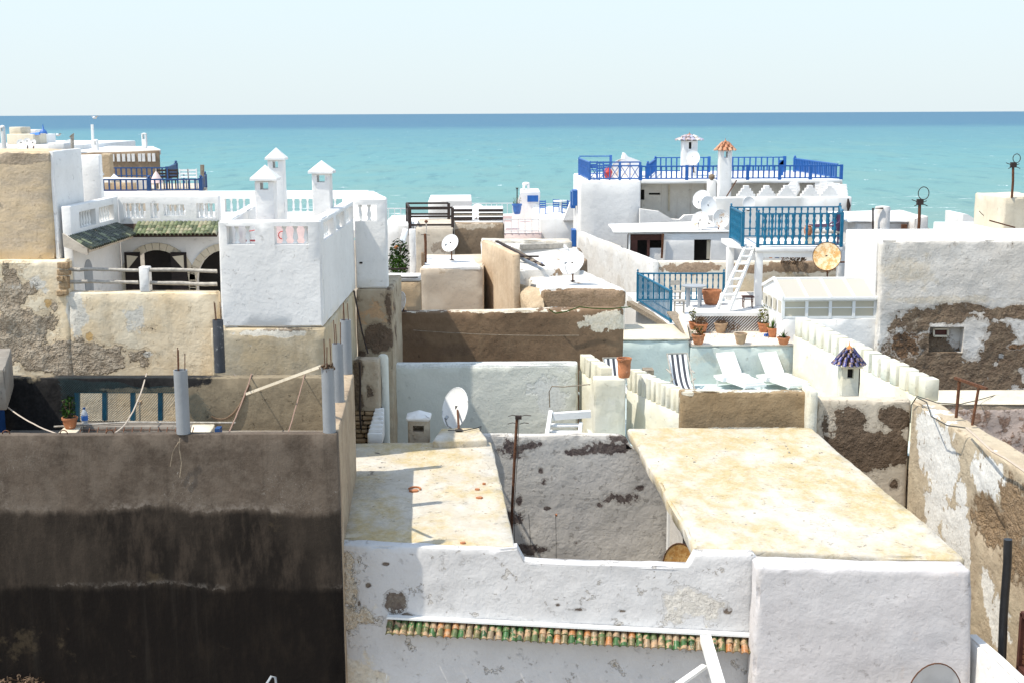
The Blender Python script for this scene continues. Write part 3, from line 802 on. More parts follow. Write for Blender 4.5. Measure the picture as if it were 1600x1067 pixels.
# plastic netting hung over the opening
pts = []
vs, fs = [], []
def netpt(a, b):
    x0, x1 = 88 + 6 * math.sin(b * 3), 300 + 46 * b ** 1.3
    u_ = x0 + (x1 - x0) * a; v_ = 588 + 72 * b - 3 * math.sin(a * 3.1) * b
    return P(u_, v_, dB - .05 - .10 * math.sin(b * 2.6) - .05 * math.sin(a * 17 + b * 5) * b)
parts = []
for k in range(-34, 58):
    for sgn in (1, -1):
        pl = []
        for i in range(15):
            b = i / 14; a = (k / 57.0) + sgn * b * .38 + (0 if sgn > 0 else .0)
            if 0 <= a <= 1: pl.append(netpt(a, b))
        if len(pl) > 1: parts.append(tubev(pl, .003, 3, False))
o = multi('safety_net', parts, 'netm'); tag(o, 'dark plastic net hung from the back wall ledge across the blue window frame', 'net')
# antenna seen through the opening
an = thing('short_antenna', P(219, 660, 25.6), 'short antenna stub seen through the netted blue window frame', 'antenna')
tube('mast', [P(219, 680, 25.6), P(218, 628, 25.6)], .018, 'greywood', an); box('junction_box', P(214, 632, 25.6), P(222, 625, 25.7), 'terrapale', an)
# corner block with the blue door on the far left
fA, fB = P(-120, 577, 22.0), P(6, 577, 22.0); fA.z = fB.z = 13.62
o = hexa('stair_hut', [fA, fB, Vector((P(19, 560, 24.1).x, 24.1, 13.62)), Vector((fA.x, 24.1, 13.62))], 'concrete', None, zb=12.9, seg=.3, amp=.01, r=.02)
tag(o, 'corner of a concrete roof hut at the left edge above a blue door', 'roof hut')
box('blue_door', Vector((P(4, 600, 23.9).x - .6, 22.6, zf)), Vector((P(4, 600, 23.9).x, 23.9, 12.89)), 'navy').name = 'blue_door'
tag(bpy.data.objects['blue_door'], 'blue door in shadow under the concrete roof hut at the left edge', 'door')

# grey pipes standing on the wall tops, with rods
def column(u, v, d, hgt, dia, mat, label, rods=3, rh=.35, debris=False, z=None):
    c = P(u, v, d); c.z = ZE if z is None else z
    t = thing('pipe_column', c, label, 'pipe column', 'pipe columns for casting posts')
    r_ = dia / 2
    lathe('pipe', c, [(r_, 0), (r_, hgt), (r_ * .88, hgt), (r_ * .88, hgt - .08), (.01, hgt - .085)], mat, t, 20)
    for k in range(rods):
        a = 2.1 * k + .4
        q = c + Vector((math.cos(a) * r_ * .6, math.sin(a) * r_ * .6, hgt - .1))
        tube('rod', [q, q + Vector((random.uniform(-.02, .02), 0, rh * random.uniform(.7, 1) + .1))], .008, 'rust', t, 5)
    if debris: leaves('twigs', c + Vector((0, 0, hgt)), .13, .06, 70, .09, 'dry', t)
    return t
column(287, 680, 19.68, 1.02, .215, 'pvc', 'grey pipe with three bent rods standing on the dark wall right of the blue frame')
column(515, 678, 19.72, 1.04, .205, 'pvc', 'grey pipe topped with dry twigs at the corner of the dark wall', debris=True, rh=.45)
column(530, 633, 21.9, 1.03, .19, 'pvc', 'middle grey pipe of the three on the right wall of the dark house', rh=.42)
column(542, 581, 24.35, 1.05, .21, 'pvc', 'rearmost grey pipe of the three on the right wall of the dark house', rh=.4)
column(344, 583, 24.55, 1.03, .21, 'pvcdark', 'blackened pipe with three rods standing before the tan wall of the white house', rh=.35)
# timber, ropes, pot, bottle on the dark roof
o = bar('timber_pole', P(386, 615, 23.6), P(503, 572, 19.9), .05, 'cream'); tag(o, 'thin pale timber leaning from the corner pipe across the dark house roof', 'pole')
def rope(label, pts, r=.010, mat='rope', cat='rope', name='rope'):
    o = tube(name, pts, r, mat, None, 5); return tag(o, label, cat)
rope('pale rope falling over the blue window frame from the back ledge', sag(P(229, 584, 24.3), P(171, 680, 19.75), .25) , .014)
rope('pale rope knotted to the ledge right of the net', sag(P(393, 584, 24.2), P(356, 679, 19.75), .05), .013, 'ropered')
rope('reddish rope stretched to the front wall between the two front pipes', sag(P(476, 584, 24.2), P(450, 678, 19.75), .02), .011, 'ropered')
rope('brown line sagging at the left of the dark house roof', sag(P(-10, 617, 23), P(105, 681, 19.7), .12), .012)
rope('frayed rope looped down from the ledge beside the net', sag(P(390, 600, 24), P(330, 650, 23.9), .30), .022, 'dry')
rope('thin loop of rope lying under the blackened pipe', sag(P(365, 584, 24.2), P(395, 584, 24.2), .12), .012)
rope('frayed rope end hanging down the dark wall below the front pipe', [P(281, 684, 19.5), P(280, 700, 19.52), P(284, 722, 19.53), P(281, 745, 19.55)], .010, 'wood')
rope('short frayed strand on the dark wall left of the hanging rope end', [P(279, 690, 19.5), P(270, 705, 19.52), P(266, 728, 19.53)], .008, 'wood')
rope('long thin stick lying along the kerb of the light well', [Q(84, 666, zk + .03), Q(200, 659, zk + .05), Q(368, 660, zk + .02)], .02, 'greywood', 'stick', 'stick')
pot(Q(110, 669, zk), .26, .22, 'small clay pot with a straggly bush on the light well kerb of the dark house', plant='bush', ph=.42, pn=170, leafmat='leafdark')
bt = thing('water_bottle', Q(133, 664, zk), 'clear plastic water bottle with blue cap and label beside the potted bush', 'bottle')
c = Q(133, 664, zk)
lathe('body', c, [(.055, 0), (.06, .02), (.055, .1), (.06, .14), (.06, .22), (.03, .29), (.022, .31)], 'bottle', bt, 14)
lathe('label_band', c + Vector((0, 0, .1)), [(.062, 0), (.062, .09)], 'bluecloth', bt, 14); lathe('cap', c + Vector((0, 0, .31)), [(.026, 0), (.026, .03)], 'navy', bt, 10)
o = multi('plastic_bag', [(boxv(Q(341, 674, zk) + Vector((-.04, -.1, -.1)), Q(341, 674, zk) + Vector((.05, .1, .08))), BOXF)], 'navy'); o.name = 'blue_bundle'
tag(o, 'small blue bundle in the shade beside the right kerb of the light well', 'bundle')
tag(leaves('dry_weeds', P(20, 1075, 19.2), .5, .10, 260, .09, 'dry'), 'dry weeds at the foot of the dark wall at the bottom left', 'weeds')
o = tube('white_pipe', [P(412, 1075, 18.8), P(424, 1056, 18.9), P(430, 1058, 18.9), P(432, 1072, 18.9)], .02, 'greypaint'); tag(o, 'end of a bent white pipe at the bottom edge before the dark wall', 'pipe')
# little iron rings along the ledges
for u_, lab in ((10, 'left end'), (100, 'light well kerb'), (172, 'pale rope')):
    c = P(u_, 683, 19.68); c.z = ZE
    o = tube('iron_ring', [c + Vector((.06 * math.cos(a), 0, .06 * math.sin(a))) for a in [math.pi * k / 8 for k in range(9)]], .009, 'rust'); tag(o, 'small rusty ring set in the dark wall ledge near the ' + lab, 'iron ring')

# ------------------------------------------------------------------ G  sandy walls and the arcaded terrace
sand_l = [dict(c=(.34, .27, .195), c2=(.50, .42, .32), blobs=[B(30, 520, 27, 70, 75, 1), B(120, 560, 27, 110, 34, 1.1), B(20, 470, 27, 36, 60, .9), B(85, 480, 27, 10, 16, .6)], ns=1.8, thr=.98, soft=.05, rub=2.2, dep=.6, rs=4),
          dict(c=(.66, .64, .58), c2=(.70, .68, .62), blobs=[B(118, 480, 27, 22, 60, .9), B(215, 500, 27, 26, 40, .6), B(230, 553, 27, 12, 9, 1.1), B(60, 440, 27, 60, 30, .6)], ns=2.0, thr=.98, soft=.08, rub=.3, dep=.1, op=.8),
          dict(c=(.62, .36, .10), blobs=[B(140, 530, 27, 9, 14, .9), B(75, 475, 27, 9, 14, .6)], ns=3, thr=1.0, soft=.1, op=.7, rub=.1, dep=.0)]
M['sand'] = plaster('sand_limewash', (.80, .70, .53), (.76, .60, .39), layers=sand_l, scale=.9, bump=.6, streak=.25, grime=.25)
upl = [dict(c=(.33, .26, .19), c2=(.27, .22, .17), blobs=[B(30, 248, 27.3, 140, 11, 1.2), B(0, 322, 27.3, 18, 18, .7)], ns=2.0, thr=1.0, soft=.05, rub=.5, dep=.2, op=.8),
       dict(c=(.46, .38, .29), c2=(.52, .44, .35), ns=1.1, st=(.5, 1, 1.8), na=1.4, thr=.75, soft=.12, op=.6, rub=.3, dep=.1)]
M['sand2'] = plaster('sandy_upper_render', (.66, .52, .35), (.60, .45, .27), layers=upl, scale=.8, bump=.8, streak=.2)
def ero(c, r, a):
    c = Vector(c)
    def f(p):
        q = (p - c); L = math.sqrt((q.x / r[0]) ** 2 + (q.z / r[2]) ** 2)
        return Vector((0, 1, 0)) * (max(0, 1.2 - L) * a * (noise.noise(p * 2.5) * .8 + noise.noise(p * 6) * .7))
    return f
o = fb('sand_wall', (-160, 409, 27.0), (104, 407, 27.0), .5, 'sand', seg=.13, amp=.03, r=.05, maxn=90, disp=ero(P(30, 520, 27), (1.3, 1, 1.2), .06)); SW = o
tag(o, 'eroded sandy lower wall at the left with peeling grey render', 'wall')
SZ = P(200, 457, 27).z
a_, b_ = P(104, 457, 27.0), P(338, 457, 27.0); a_.z = b_.z = SZ
o = hexa('sand_wall', [a_ + Vector((.004, 0, 0)), b_, b_ + Vector((0, .35, 0)), a_ + Vector((.004, .35, 0))], 'sand', None, seg=.2, amp=.02, r=.04, maxn=70)
tag(o, 'ochre and cream limewashed wall below the arcaded terrace rail', 'wall')
M['stone'] = plaster('sandstone_block', (.44, .31, .18), (.36, .25, .15), scale=2, bump=1.0, grime=.5)
# rough stone corner
st = thing('stone_corner', up(P(94, 450, 26.9), P(94, 455, 27).z), 'crumbling stone corner between the sandy wall and the white terrace', 'stonework')
random.seed(3)
zz0 = P(94, 455, 26.95).z
for r_ in range(5):
    for k in range(2):
        p = Vector((P(86 + k * 10 + random.uniform(-3, 3), 400, 26.98).x, 26.95 + random.uniform(-.03, .02), zz0 + r_ * .15 + random.uniform(-.02, .02)))
        w9 = random.uniform(.10, .17)
        hexa('stone', [p, p + Vector((w9, 0, 0)), p + Vector((w9, .15, 0)), p + Vector((0, .15, 0))], 'stone', st, zb=p.z - random.uniform(.09, .14), seg=.04, amp=.02, r=.01)
hu = fb('upper_house', (-160, 236, 27.3), (78, 237, 27.3), 1.75, 'sand2', zb=P(0, 409, 27.1).z + .003, seg=.25, amp=.03, r=.05)
tag(hu, 'tall sandy rendered block at the upper left edge', 'house')
x0 = P(78, 237, 27.3).x
zt = P(78, 237, 27.3).z
o = hexa('white_wall', [Vector((x0 - .03, 27.33, zt)), Vector((x0 + .06, 27.33, zt)), Vector((x0 + .06, 29.1, zt + .02)), Vector((x0 - .03, 29.1, zt + .02))], 'white', None, seg=.4, amp=.006, r=.015, zb=13.4)
tag(o, 'plain white side wall beside the tall sandy block', 'wall')
o = fb('white_wall', (119, 243, 33), (155, 242, 33), .25, 'white', seg=.4, amp=.01, r=.03); tag(o, 'white wall end behind the sandy block, left of the far blue railings', 'wall')

H2 = thing('arcade_house', up(P(250, 450, 30.7), GZ), 'white terrace house with two stone arches, a green tiled eave and a balustrade', 'house')
XW = -9.40; YB = 30.7
ZP = P(250, 307, YB).z; ZT = 13.40; ZFL = 14.98
# back facade
fx0, fx1 = XW, P(345, 400, YB).x
fac = hexa('wall', [Vector((fx0, YB, ZP)), Vector((fx1, YB, ZP)), Vector((fx1, YB + .22, ZP)), Vector((fx0, YB + .22, ZP))], 'white', H2, seg=.5, amp=0, r=.02, zb=ZT)
ops = [cbox((194, 318), (230, 341), YB - .5, YB + .7), cbox((236, 318), (252, 341), YB - .5, YB + .7), cbox((257, 320), (292, 337), YB - .5, YB + .7), cbox((308, 318), (338, 341), YB - .5, YB + .7)]
arch = [carch(245, 391, 48, 475, YB - .5, YB + .8, YB), carch(353, 391, 48, 475, YB - .5, YB + .8, YB)]
cut(fac, ops + arch)
for rng in ((194, 230), (236, 252), (257, 292), (308, 338)):
    a, b = rng; nb = max(2, int((b - a) / 7))
    for k in range(1, nb):
        p = P(a + (b - a) * k / nb, 341, YB + .1)
        baluster('vase', 'whitepaint', p, .34, H2, .8)
# arch rings
for k, uc in enumerate((245, 353)):
    c = P(uc, 391, YB); R = 48 * YB / FPX; zs = c.z - R; vs, fs = [], []
    m = 30
    stones = [(zs - .62, None)]
    nseg = 15
    prof = []
    Ro = R + .17
    ang0 = -.35
    for i in range(nseg):
        a0 = math.pi * i / nseg; a1 = math.pi * (i + .93) / nseg
        pts = [(c.x - r__ * math.cos(a), zs + r__ * math.sin(a)) for r__, a in ((R, a0), (Ro, a0), (Ro, a1), (R, a1))]
        if uc > 300 and pts[0][0] > fx1 - .02: continue
        v8 = [(x, YB - .035, z_) for x, z_ in pts] + [(x, YB + .0, z_) for x, z_ in pts]
        mk('arch_stone', v8, [(0, 1, 2, 3), (7, 6, 5, 4), (0, 4, 5, 1), (1, 5, 6, 2), (2, 6, 7, 3), (3, 7, 4, 0)], 'cream', H2)
    for sx in (-1, 1):
        for j in range(4):
            x1, x2 = c.x + sx * R, c.x + sx * Ro
            if max(x1, x2) > fx1: continue
            mk('arch_stone', boxv((min(x1, x2), YB - .035, zs - .17 * (j + 1) + .006), (max(x1, x2), YB, zs - .17 * j - .006)), BOXF, 'cream', H2)
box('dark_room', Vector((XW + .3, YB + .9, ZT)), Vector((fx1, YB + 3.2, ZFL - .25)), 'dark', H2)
# open door leaves
for uu, sgn in ((198, 1), (294, -1)):
    p0 = P(uu, 455, YB - .06); p1 = P(uu + sgn * 24, 455, YB - .06)
    z1 = P(uu, 394, YB).z; z0 = ZT
    lf = box('door_leaf', Vector((min(p0.x, p1.x), YB - .10, z0)), Vector((max(p0.x, p1.x), YB - .06, z1)), 'blackwood', H2)
    xa = p0.x + sgn * .06; xb = p1.x - sgn * .04
    tri = [(xa, YB - .115, z1 - .07), (xb, YB - .115, z1 - .10), (xa, YB - .115, z1 - .42)]
    mk('panel', tri + [(x, y_ + .012, z_) for x, y_, z_ in tri], [(0, 1, 2), (5, 4, 3), (0, 3, 4, 1), (1, 4, 5, 2), (2, 5, 3, 0)], 'cream', H2)
# left wall, niche and sloping balustrade above it
lw = hexa('wall', [Vector((XW - .2, 27.36, ZP)), Vector((XW, 27.36, ZP)), Vector((XW, YB - .003, ZP)), Vector((XW - .2, YB - .003, ZP))], 'white', H2, seg=.5, amp=0, r=.02, zb=ZT)
zo1 = P(200, 318, YB).z; zo0 = P(200, 341, YB).z
cut(lw, [(boxv((XW - .6, 27.9, zo0), (XW + .4, 29.0, zo1)), BOXF), (boxv((XW - .6, 29.25, zo0), (XW + .4, 30.35, zo1)), BOXF)])
for y0, y1 in ((27.9, 29.0), (29.25, 30.35)):
    for k in range(1, 6): baluster('vase', 'whitepaint', Vector((XW - .1, y0 + (y1 - y0) * k / 6, zo0)), zo1 - zo0, H2, .8)
nv = []
c_ = P(134, 430, 28.2); yc = 28.25; R = .27; ztop = P(134, 406, 28.2).z
prof = [(yc - R, ZT)] + [(yc - R * math.cos(math.pi * i / 8), ztop - R + R * math.sin(math.pi * i / 8)) for i in range(9)] + [(yc + R, ZT)]
m = len(prof)
mk('niche_door', [(XW + .012, a, b) for a, b in prof] + [(XW + .002, a, b) for a, b in prof], [tuple(range(m)), tuple(range(2 * m - 1, m - 1, -1))] + [(i, m + i, m + (i + 1) % m, (i + 1) % m) for i in range(m)], 'greypaint', H2)
box('terrace_floor', Vector((XW, 27.36, ZT - .2)), Vector((fx1, YB + .2, ZT)), 'white', H2)
# body behind and upper terrace slab
FX0, FX1 = -10.2, -4.15
box('upper_floor', Vector((XW + .003, YB + .56, ZFL - .2)), Vector((FX1, 37.6, ZFL)), 'white', H2)
box('body', Vector((XW + .003, YB + 3.3, GZ)), Vector((FX1 - .9, 37.6, ZFL - .205)), 'white', H2)
# far parapet with balusters
fp0, fp1 = P(118, 302, 37.4), P(575, 299, 37.4); fp0.z = fp1.z = P(400, 299, 37.4).z
par = hexa('parapet', [fp0, fp1, fp1 + Vector((0, .2, 0)), fp0 + Vector((0, .2, 0))], 'white', H2, seg=.5, amp=0, r=.02, zb=ZFL - .2)
rngs = [(190, 232), (240, 300), (310, 340), (352, 392), (448, 492), (512, 536)]
cut(par, [cbox((a, 311), (b, 331), 36.9, 38.1) for a, b in rngs])
for a, b in rngs:
    nb = max(2, int((b - a) / 9))
    for k in range(1, nb): p = P(a + (b - a) * k / nb, 331, 37.5); baluster('vase', 'whitepaint', p, P(a, 311, 37.5).z - p.z, H2, .8)
# tiled eaves
te = tilemesh(.20, .066, 'small_roof_tile', 'tile_green2', 1.0, 5); te3 = tilemesh(.20, .066, 'side_roof_tile', 'tile_green3', 1.0, 5)
ev2 = thing('tiled_eave', Vector((-8, YB - .3, P(250, 368, YB - .4).z)), 'green tiled eave above the stone arches of the white terrace house', 'tiled eave')
zt_ = P(250, 350, YB).z; zl_ = P(250, 367, YB - .45).z
def eave(t, p, q, outv, rows, cols, me, drop, proj, ang):
    for r_ in range(rows):
        for i in range(cols):
            f = (i + .5) / cols
            c = p.lerp(q, f) + outv * (proj * (r_ + .15) / rows) + Vector((0, 0, -drop * (r_ + .15) / rows + .03 + random.uniform(-.004, .004)))
            place_tile(me, c, t, ang, math.atan2(drop, proj))
proj = .45; drop = zt_ - zl_
x1 = P(345, 350, YB).x
mk('bed', [(XW, YB - .002, zt_), (x1, YB - .002, zt_), (x1, YB - proj, zl_), (XW + proj, YB - proj, zl_), (XW, YB - .002, zt_ - .06), (x1, YB - .002, zt_ - .06), (x1, YB - proj, zl_ - .06), (XW + proj, YB - proj, zl_ - .06)],
   [(0, 3, 2, 1), (4, 5, 6, 7), (0, 1, 5, 4), (2, 3, 7, 6), (1, 2, 6, 5), (3, 0, 4, 7)], 'soil', ev2)
eave(ev2, Vector((XW + .45, YB, zt_)), Vector((x1, YB, zt_)), Vector((0, -1, 0)), 4, 20, te, drop, proj, 0)
ev3 = thing('tiled_eave', Vector((XW, 29, zl_)), 'dark green tiled eave sloping along the left side wall of the arcaded terrace', 'tiled eave')
y0 = 26.95
mk('bed', [(XW + .002, YB - .45, zt_), (XW + .002, y0, zt_), (XW + proj, y0, zl_), (XW + proj, YB - proj, zl_), (XW + .002, YB - .45, zt_ - .06), (XW + .002, y0, zt_ - .06), (XW + proj, y0, zl_ - .08), (XW + proj, YB - proj, zl_ - .08)],
   [(0, 3, 2, 1), (4, 5, 6, 7), (0, 1, 5, 4), (2, 3, 7, 6), (1, 2, 6, 5), (3, 0, 4, 7)], 'beige', ev3)
eave(ev3, Vector((XW, y0, zt_)), Vector((XW, YB - .25, zt_)), Vector((1, 0, 0)), 4, 26, te3, drop, proj, rad(90))
mk('mortar_end', [(XW - .05, y0 - .03, zt_ + .12), (XW - .05, y0 - .03, zt_ - .16), (XW + proj, y0 - .03, zl_ - .12), (XW + proj, y0 - .03, zl_ + .02), (XW - .05, y0 + .05, zt_ + .12), (XW - .05, y0 + .05, zt_ - .16), (XW + proj, y0 + .05, zl_ - .12), (XW + proj, y0 + .05, zl_ + .02)],
   [(0, 1, 2, 3), (7, 6, 5, 4), (0, 3, 7, 4), (1, 0, 4, 5), (2, 1, 5, 6), (3, 2, 6, 7)], 'beige', ev3)
# pole rail in front of the arcade
rl_ = thing('pole_rail', P(223, 457, 27.1), 'rail of rough grey poles on a square post before the stone arches', 'rail')
pz = P(223, 457, 27.15); pw = .13
hexa('post', [P(216, 418, 27.02), P(231, 418, 27.02), P(231, 418, 27.02) + Vector((0, .25, 0)), P(216, 418, 27.02) + Vector((0, .25, 0))], 'white', rl_, zb=SZ, seg=.2, amp=.006, r=.015)
for (a, b) in (((106, 421), (216, 423)), ((106, 440), (216, 442)), ((231, 422), (339, 424)), ((231, 442), (339, 445))):
    tube('rough_pole', [P(a[0] + (b[0] - a[0]) * i / 6, a[1] + (b[1] - a[1]) * i / 6 + random.uniform(-.8, .8), 27.12) for i in range(7)], [random.uniform(.036, .047) for _ in range(7)], 'greywood', rl_, 7)

# ------------------------------------------------------------------ H  white tower terrace with chimneys
H3 = thing('tower_house', up(P(420, 500, 25.5), GZ), 'bright white roof terrace block with openings, standing on a stained tan base', 'house')
DT = 25.5; ZTW = P(420, 345, DT).z; ZBW = 13.75
xl, xr = P(340, 345, DT).x, P(500, 345, DT).x
tb_l = [dict(c=(.62, .58, .50), blobs=[B(430, 520, 25.5, 90, 8, 1)], ns=3, thr=1, soft=.08, rub=.2, dep=.1),
        dict(c=(.32, .26, .20), blobs=[B(450, 515, 25.5, 60, 4, .9)], ns=8, thr=1.05, soft=.05, rub=.5, dep=.3)]
M['tanbase'] = plaster('stained_tan_base', (.52, .41, .26), (.58, .50, .37), layers=tb_l, scale=1.1, bump=.5, streak=.35, grime=.4)
pe_l = [dict(c=(.19, .13, .09), c2=(.14, .10, .07), blobs=[B(590, 530, 31.2, 32, 26, 1.2), B(560, 560, 31.2, 22, 22, 1.1), B(608, 480, 31.2, 7, 40, .9), B(565, 470, 31.2, 10, 8, .6)], ns=2.6, thr=1.0, soft=.04, rub=1.2, dep=.6),
        dict(c=(.58, .36, .20), blobs=[B(585, 490, 31.2, 40, 30, .7)], ns=3, thr=1.02, soft=.08, op=.7, rub=.1, dep=0)]
M['peelbase'] = plaster('peeling_brown_base', (.50, .42, .31), (.42, .33, .23), layers=pe_l, scale=1.2, bump=.9, grime=.4, streak=.2)
hexa('base', [Vector((P(329, 512, 25.46).x, 25.46, ZBW)), Vector((xr + .05, 25.46, ZBW)), Vector((xr - .02, 31.1, ZBW)), Vector((P(329, 512, 25.46).x, 31.1, ZBW))], 'tanbase', H3, seg=.25, amp=.025, r=.04)
fw = hexa('wall', [Vector((xl, DT, ZTW)), Vector((xr, DT, ZTW)), Vector((xr, DT + .25, ZTW)), Vector((xl, DT + .25, ZTW))], 'white', H3, seg=.3, amp=.012, r=.035, zb=ZBW + .02)
cut(fw, [cbox((357, 353), (402, 381), DT - .4, DT + .8), cbox((431, 353), (484, 381), DT - .4, DT + .8)])
zo0 = P(380, 381, DT).z; zo1 = P(380, 353, DT).z
for us in ((371, 388), (445, 462)) + ((479,),):
    for u_ in us: baluster('vase', 'whitepaint', P(u_, 381, DT + .13), zo1 - zo0, H3, 1.0)
rw = hexa('wall', [Vector((xr - .25, DT + .252, ZTW)), Vector((xr, DT + .252, ZTW)), Vector((xr - .03, 31.2, ZTW)), Vector((xr - .28, 31.2, ZTW))], 'white', H3, seg=.3, amp=.01, r=.03, zb=ZBW + .02)
cut(rw, [(boxv((xr - .8, a, zo0), (xr + .6, b, zo1)), BOXF) for a, b in ((25.95, 27.5), (27.9, 29.4), (29.7, 31.0))])
for a, b in ((25.95, 27.5), (27.9, 29.4), (29.7, 31.0)):
    for k in range(1, 6): baluster('vase', 'whitepaint', Vector((xr - .14, a + (b - a) * k / 6, zo0)), zo1 - zo0, H3, .9)
hexa('wall', [Vector((xl, DT + .252, ZTW)), Vector((xl + .22, DT + .252, ZTW)), Vector((xl + .05, YB, ZTW + .1)), Vector((xl - .17, YB, ZTW + .1))], 'white', H3, seg=.3, amp=.01, r=.03, zb=ZBW + .02)
# second front and its base
D2 = 31.25; x2 = P(603, 308, D2).x; Z2 = P(590, 310, D2).z
s2 = hexa('wall', [Vector((xr - .02, D2, Z2)), Vector((x2, D2, Z2)), Vector((x2, D2 + .25, Z2)), Vector((xr - .02, D2 + .25, Z2))], 'white', H3, seg=.3, amp=.01, r=.035, zb=ZBW + .02)
cut(s2, [cbox((553, 320), (590, 345), D2 - .4, D2 + .8)])
for u_ in (563, 577): baluster('vase', 'whitepaint', P(u_, 345, D2 + .13), P(577, 320, D2).z - P(577, 345, D2).z, H3, 1.0)
hexa('wall', [Vector((x2 - .25, D2 + .252, Z2)), Vector((x2, D2 + .252, Z2)), Vector((P(585, 300, 37.4).x, 37.4, P(575, 299, 37.4).z)), Vector((P(585, 300, 37.4).x - .25, 37.4, P(575, 299, 37.4).z))], 'white', H3, seg=.4, amp=.01, r=.03, zb=ZBW + .02)
hexa('base', [Vector((xr - .02, D2 - .05, ZBW)), Vector((P(612, 460, D2).x, D2 - .05, ZBW)), Vector((P(612, 460, D2).x, 34, ZBW)), Vector((xr - .02, 34, ZBW))], 'peelbase', H3, seg=.25, amp=.03, r=.04)
box('floor', Vector((xl + .22, DT + .255, ZFL - .25)), Vector((xr - .25, 31.2, ZFL - .03)), 'white', H3)
box('roof_hatch', P(482, 382, 27.2) + Vector((-.75, 0, -.75)), P(488, 350, 27.2) + Vector((0, .06, 0)), 'pink', H3)
lathe('vent_hole', P(564, 411, D2 - .0), [(.035, -.02), (.045, .0), (.03, .02)], 'dark', H3, 8)
ch = thing('garden_chair', P(395, 385, 27), 'small red iron chair glimpsed through the left opening of the white terrace block', 'chair')
for k in range(2): tube('leg', [P(385 + k * 18, 402, 26.6), P(385 + k * 18, 376, 26.6)], .014, 'red', ch, 5)
tube('backrest', [P(385, 376, 26.6), P(388, 362, 26.6), P(399, 360, 26.6), P(403, 376, 26.6)], .014, 'red', ch, 5); box('seat', P(384, 378, 26.6), P(404, 375, 27.0), 'red', ch)
tube('iron_scroll', [P(441 + 6 * math.cos(a), 368 + 6 * math.sin(a), 26.9) for a in [k * .6 for k in range(12)]], .012, 'red')
tag(bpy.data.objects['iron_scroll'], 'red iron scroll before the pink panel inside the white terrace block', 'ironwork')

def chimney(uc, vtip, veave, wpx, d, zb, label, cap_over=1.28, win=True, mat='white', capmat='white', wv=None, group='roof chimneys with pointed caps', name='chimney', capseg=4, winw=.45, blind=False):
    c = P(uc, veave, d); w_ = wpx * d / FPX; ztip = P(uc, vtip, d).z; ze = c.z
    t = thing(name, Vector((c.x, d, zb)), label, 'chimney', group)
    hw = w_ / 2
    sh = hexa('shaft', [Vector((c.x - hw, d - hw, ze)), Vector((c.x + hw, d - hw, ze)), Vector((c.x + hw, d + hw, ze)), Vector((c.x - hw, d + hw, ze))], mat, t, zb=zb, seg=.2, amp=.006, r=.02)
    if win:
        h0 = ze - w_ * .10; h1 = ze - w_ * (.10 + (wv or .38))
        cut(sh, [(boxv((c.x - hw * winw, d - w_, h1), (c.x + hw * winw, d + (hw * .7 if blind else w_), h0)), BOXF)])
        if blind: box('dark_fill', (c.x - hw * winw * 1.02, d - hw * .45, h1 - .01), (c.x + hw * winw * 1.02, d + hw * .6, h0 + .01), 'dark', t)  # dark box added for the shade inside the opening
    co = hw * cap_over; lip = w_ * .13
    if capseg == 4:
        vs = [(c.x - co, d - co, ze), (c.x + co, d - co, ze), (c.x + co, d + co, ze), (c.x - co, d + co, ze)]
        vs += [(x, y_, z_ + lip) for x, y_, z_ in vs] + [(c.x, d, ztip)]
        mk('cap', vs, [(0, 3, 2, 1), (0, 1, 5, 4), (1, 2, 6, 5), (2, 3, 7, 6), (3, 0, 4, 7), (4, 5, 8), (5, 6, 8), (6, 7, 8), (7, 4, 8)], capmat, t)
    elif capseg == 'dome':
        lathe('cap', Vector((c.x, d, ze)), [(co, 0), (co, lip)] + [(co * math.cos(a), lip + (ztip - ze - lip) * math.sin(a)) for a in [math.pi / 2 * k / 6 for k in range(1, 7)]], capmat, t, 16)
    return t, c, ze, ztip, hw
chimney(415, 258, 282, 29, 27.6, ZFL - .03, 'front left white chimney with a pyramid cap on the white terrace block', cap_over=1.42)
chimney(432, 231, 250, 24, 31.0, ZFL - .03, 'tallest white chimney with a pyramid cap behind the left front one', wv=.42, winw=.35)
chimney(503, 251, 271, 28, 28.8, ZFL - .03, 'right hand white chimney with a pyramid cap on the white terrace block', cap_over=1.35)

# ------------------------------------------------------------------ J  stone gap wall beside the teal terrace
M['stonegap'] = plaster('rough_patched_wall', (.50, .43, .33), (.42, .34, .25), scale=1.5, bump=1.2, grime=.5, layers=[
    dict(c=(.13, .095, .07), c2=(.20, .15, .10), blobs=[B(558, 600, 28, 10, 60, 1), B(575, 615, 28, 12, 14, .8)], ns=3, thr=1.0, soft=.04, rub=1.5, dep=.7)])
J = thing('stone_wall', up(P(575, 600, 28.2), GZ), 'crumbling stone and plaster wall squeezed between the dark house and the pale teal terrace', 'wall')
jt = P(575, 562, 28.2).z
jA, jB = P(552, 562, 28.2), P(592, 562, 28.2); jA.z = jB.z = jt
jm = P(575, 642, 28.2).z
hexa('upper_render', [jA, jB, jB + Vector((0, .45, 0)), jA + Vector((0, .45, 0))], 'stonegap', J, zb=jm, seg=.12, amp=.025, r=.03)
random.seed(11)
zz_ = jm
while zz_ > ZR - 1.2:
    hgt = random.uniform(.09, .15); x = jA.x
    while x < jB.x - .25:
        wd = random.uniform(.14, .30)
        yy0 = 28.2 + random.uniform(-.03, .05)
        hexa('stone', [Vector((x, yy0, zz_ - .01)), Vector((x + wd - .02, yy0, zz_ - .01)), Vector((x + wd - .02, 28.5, zz_ - .01)), Vector((x, 28.5, zz_ - .01))], 'stone', J, zb=zz_ - hgt + .015, seg=.07, amp=.016, r=.02)
        x += wd
    zz_ -= hgt
box('core', Vector((jA.x, 28.35, GZ)), Vector((jB.x, 28.65, jm)), 'dark', J)
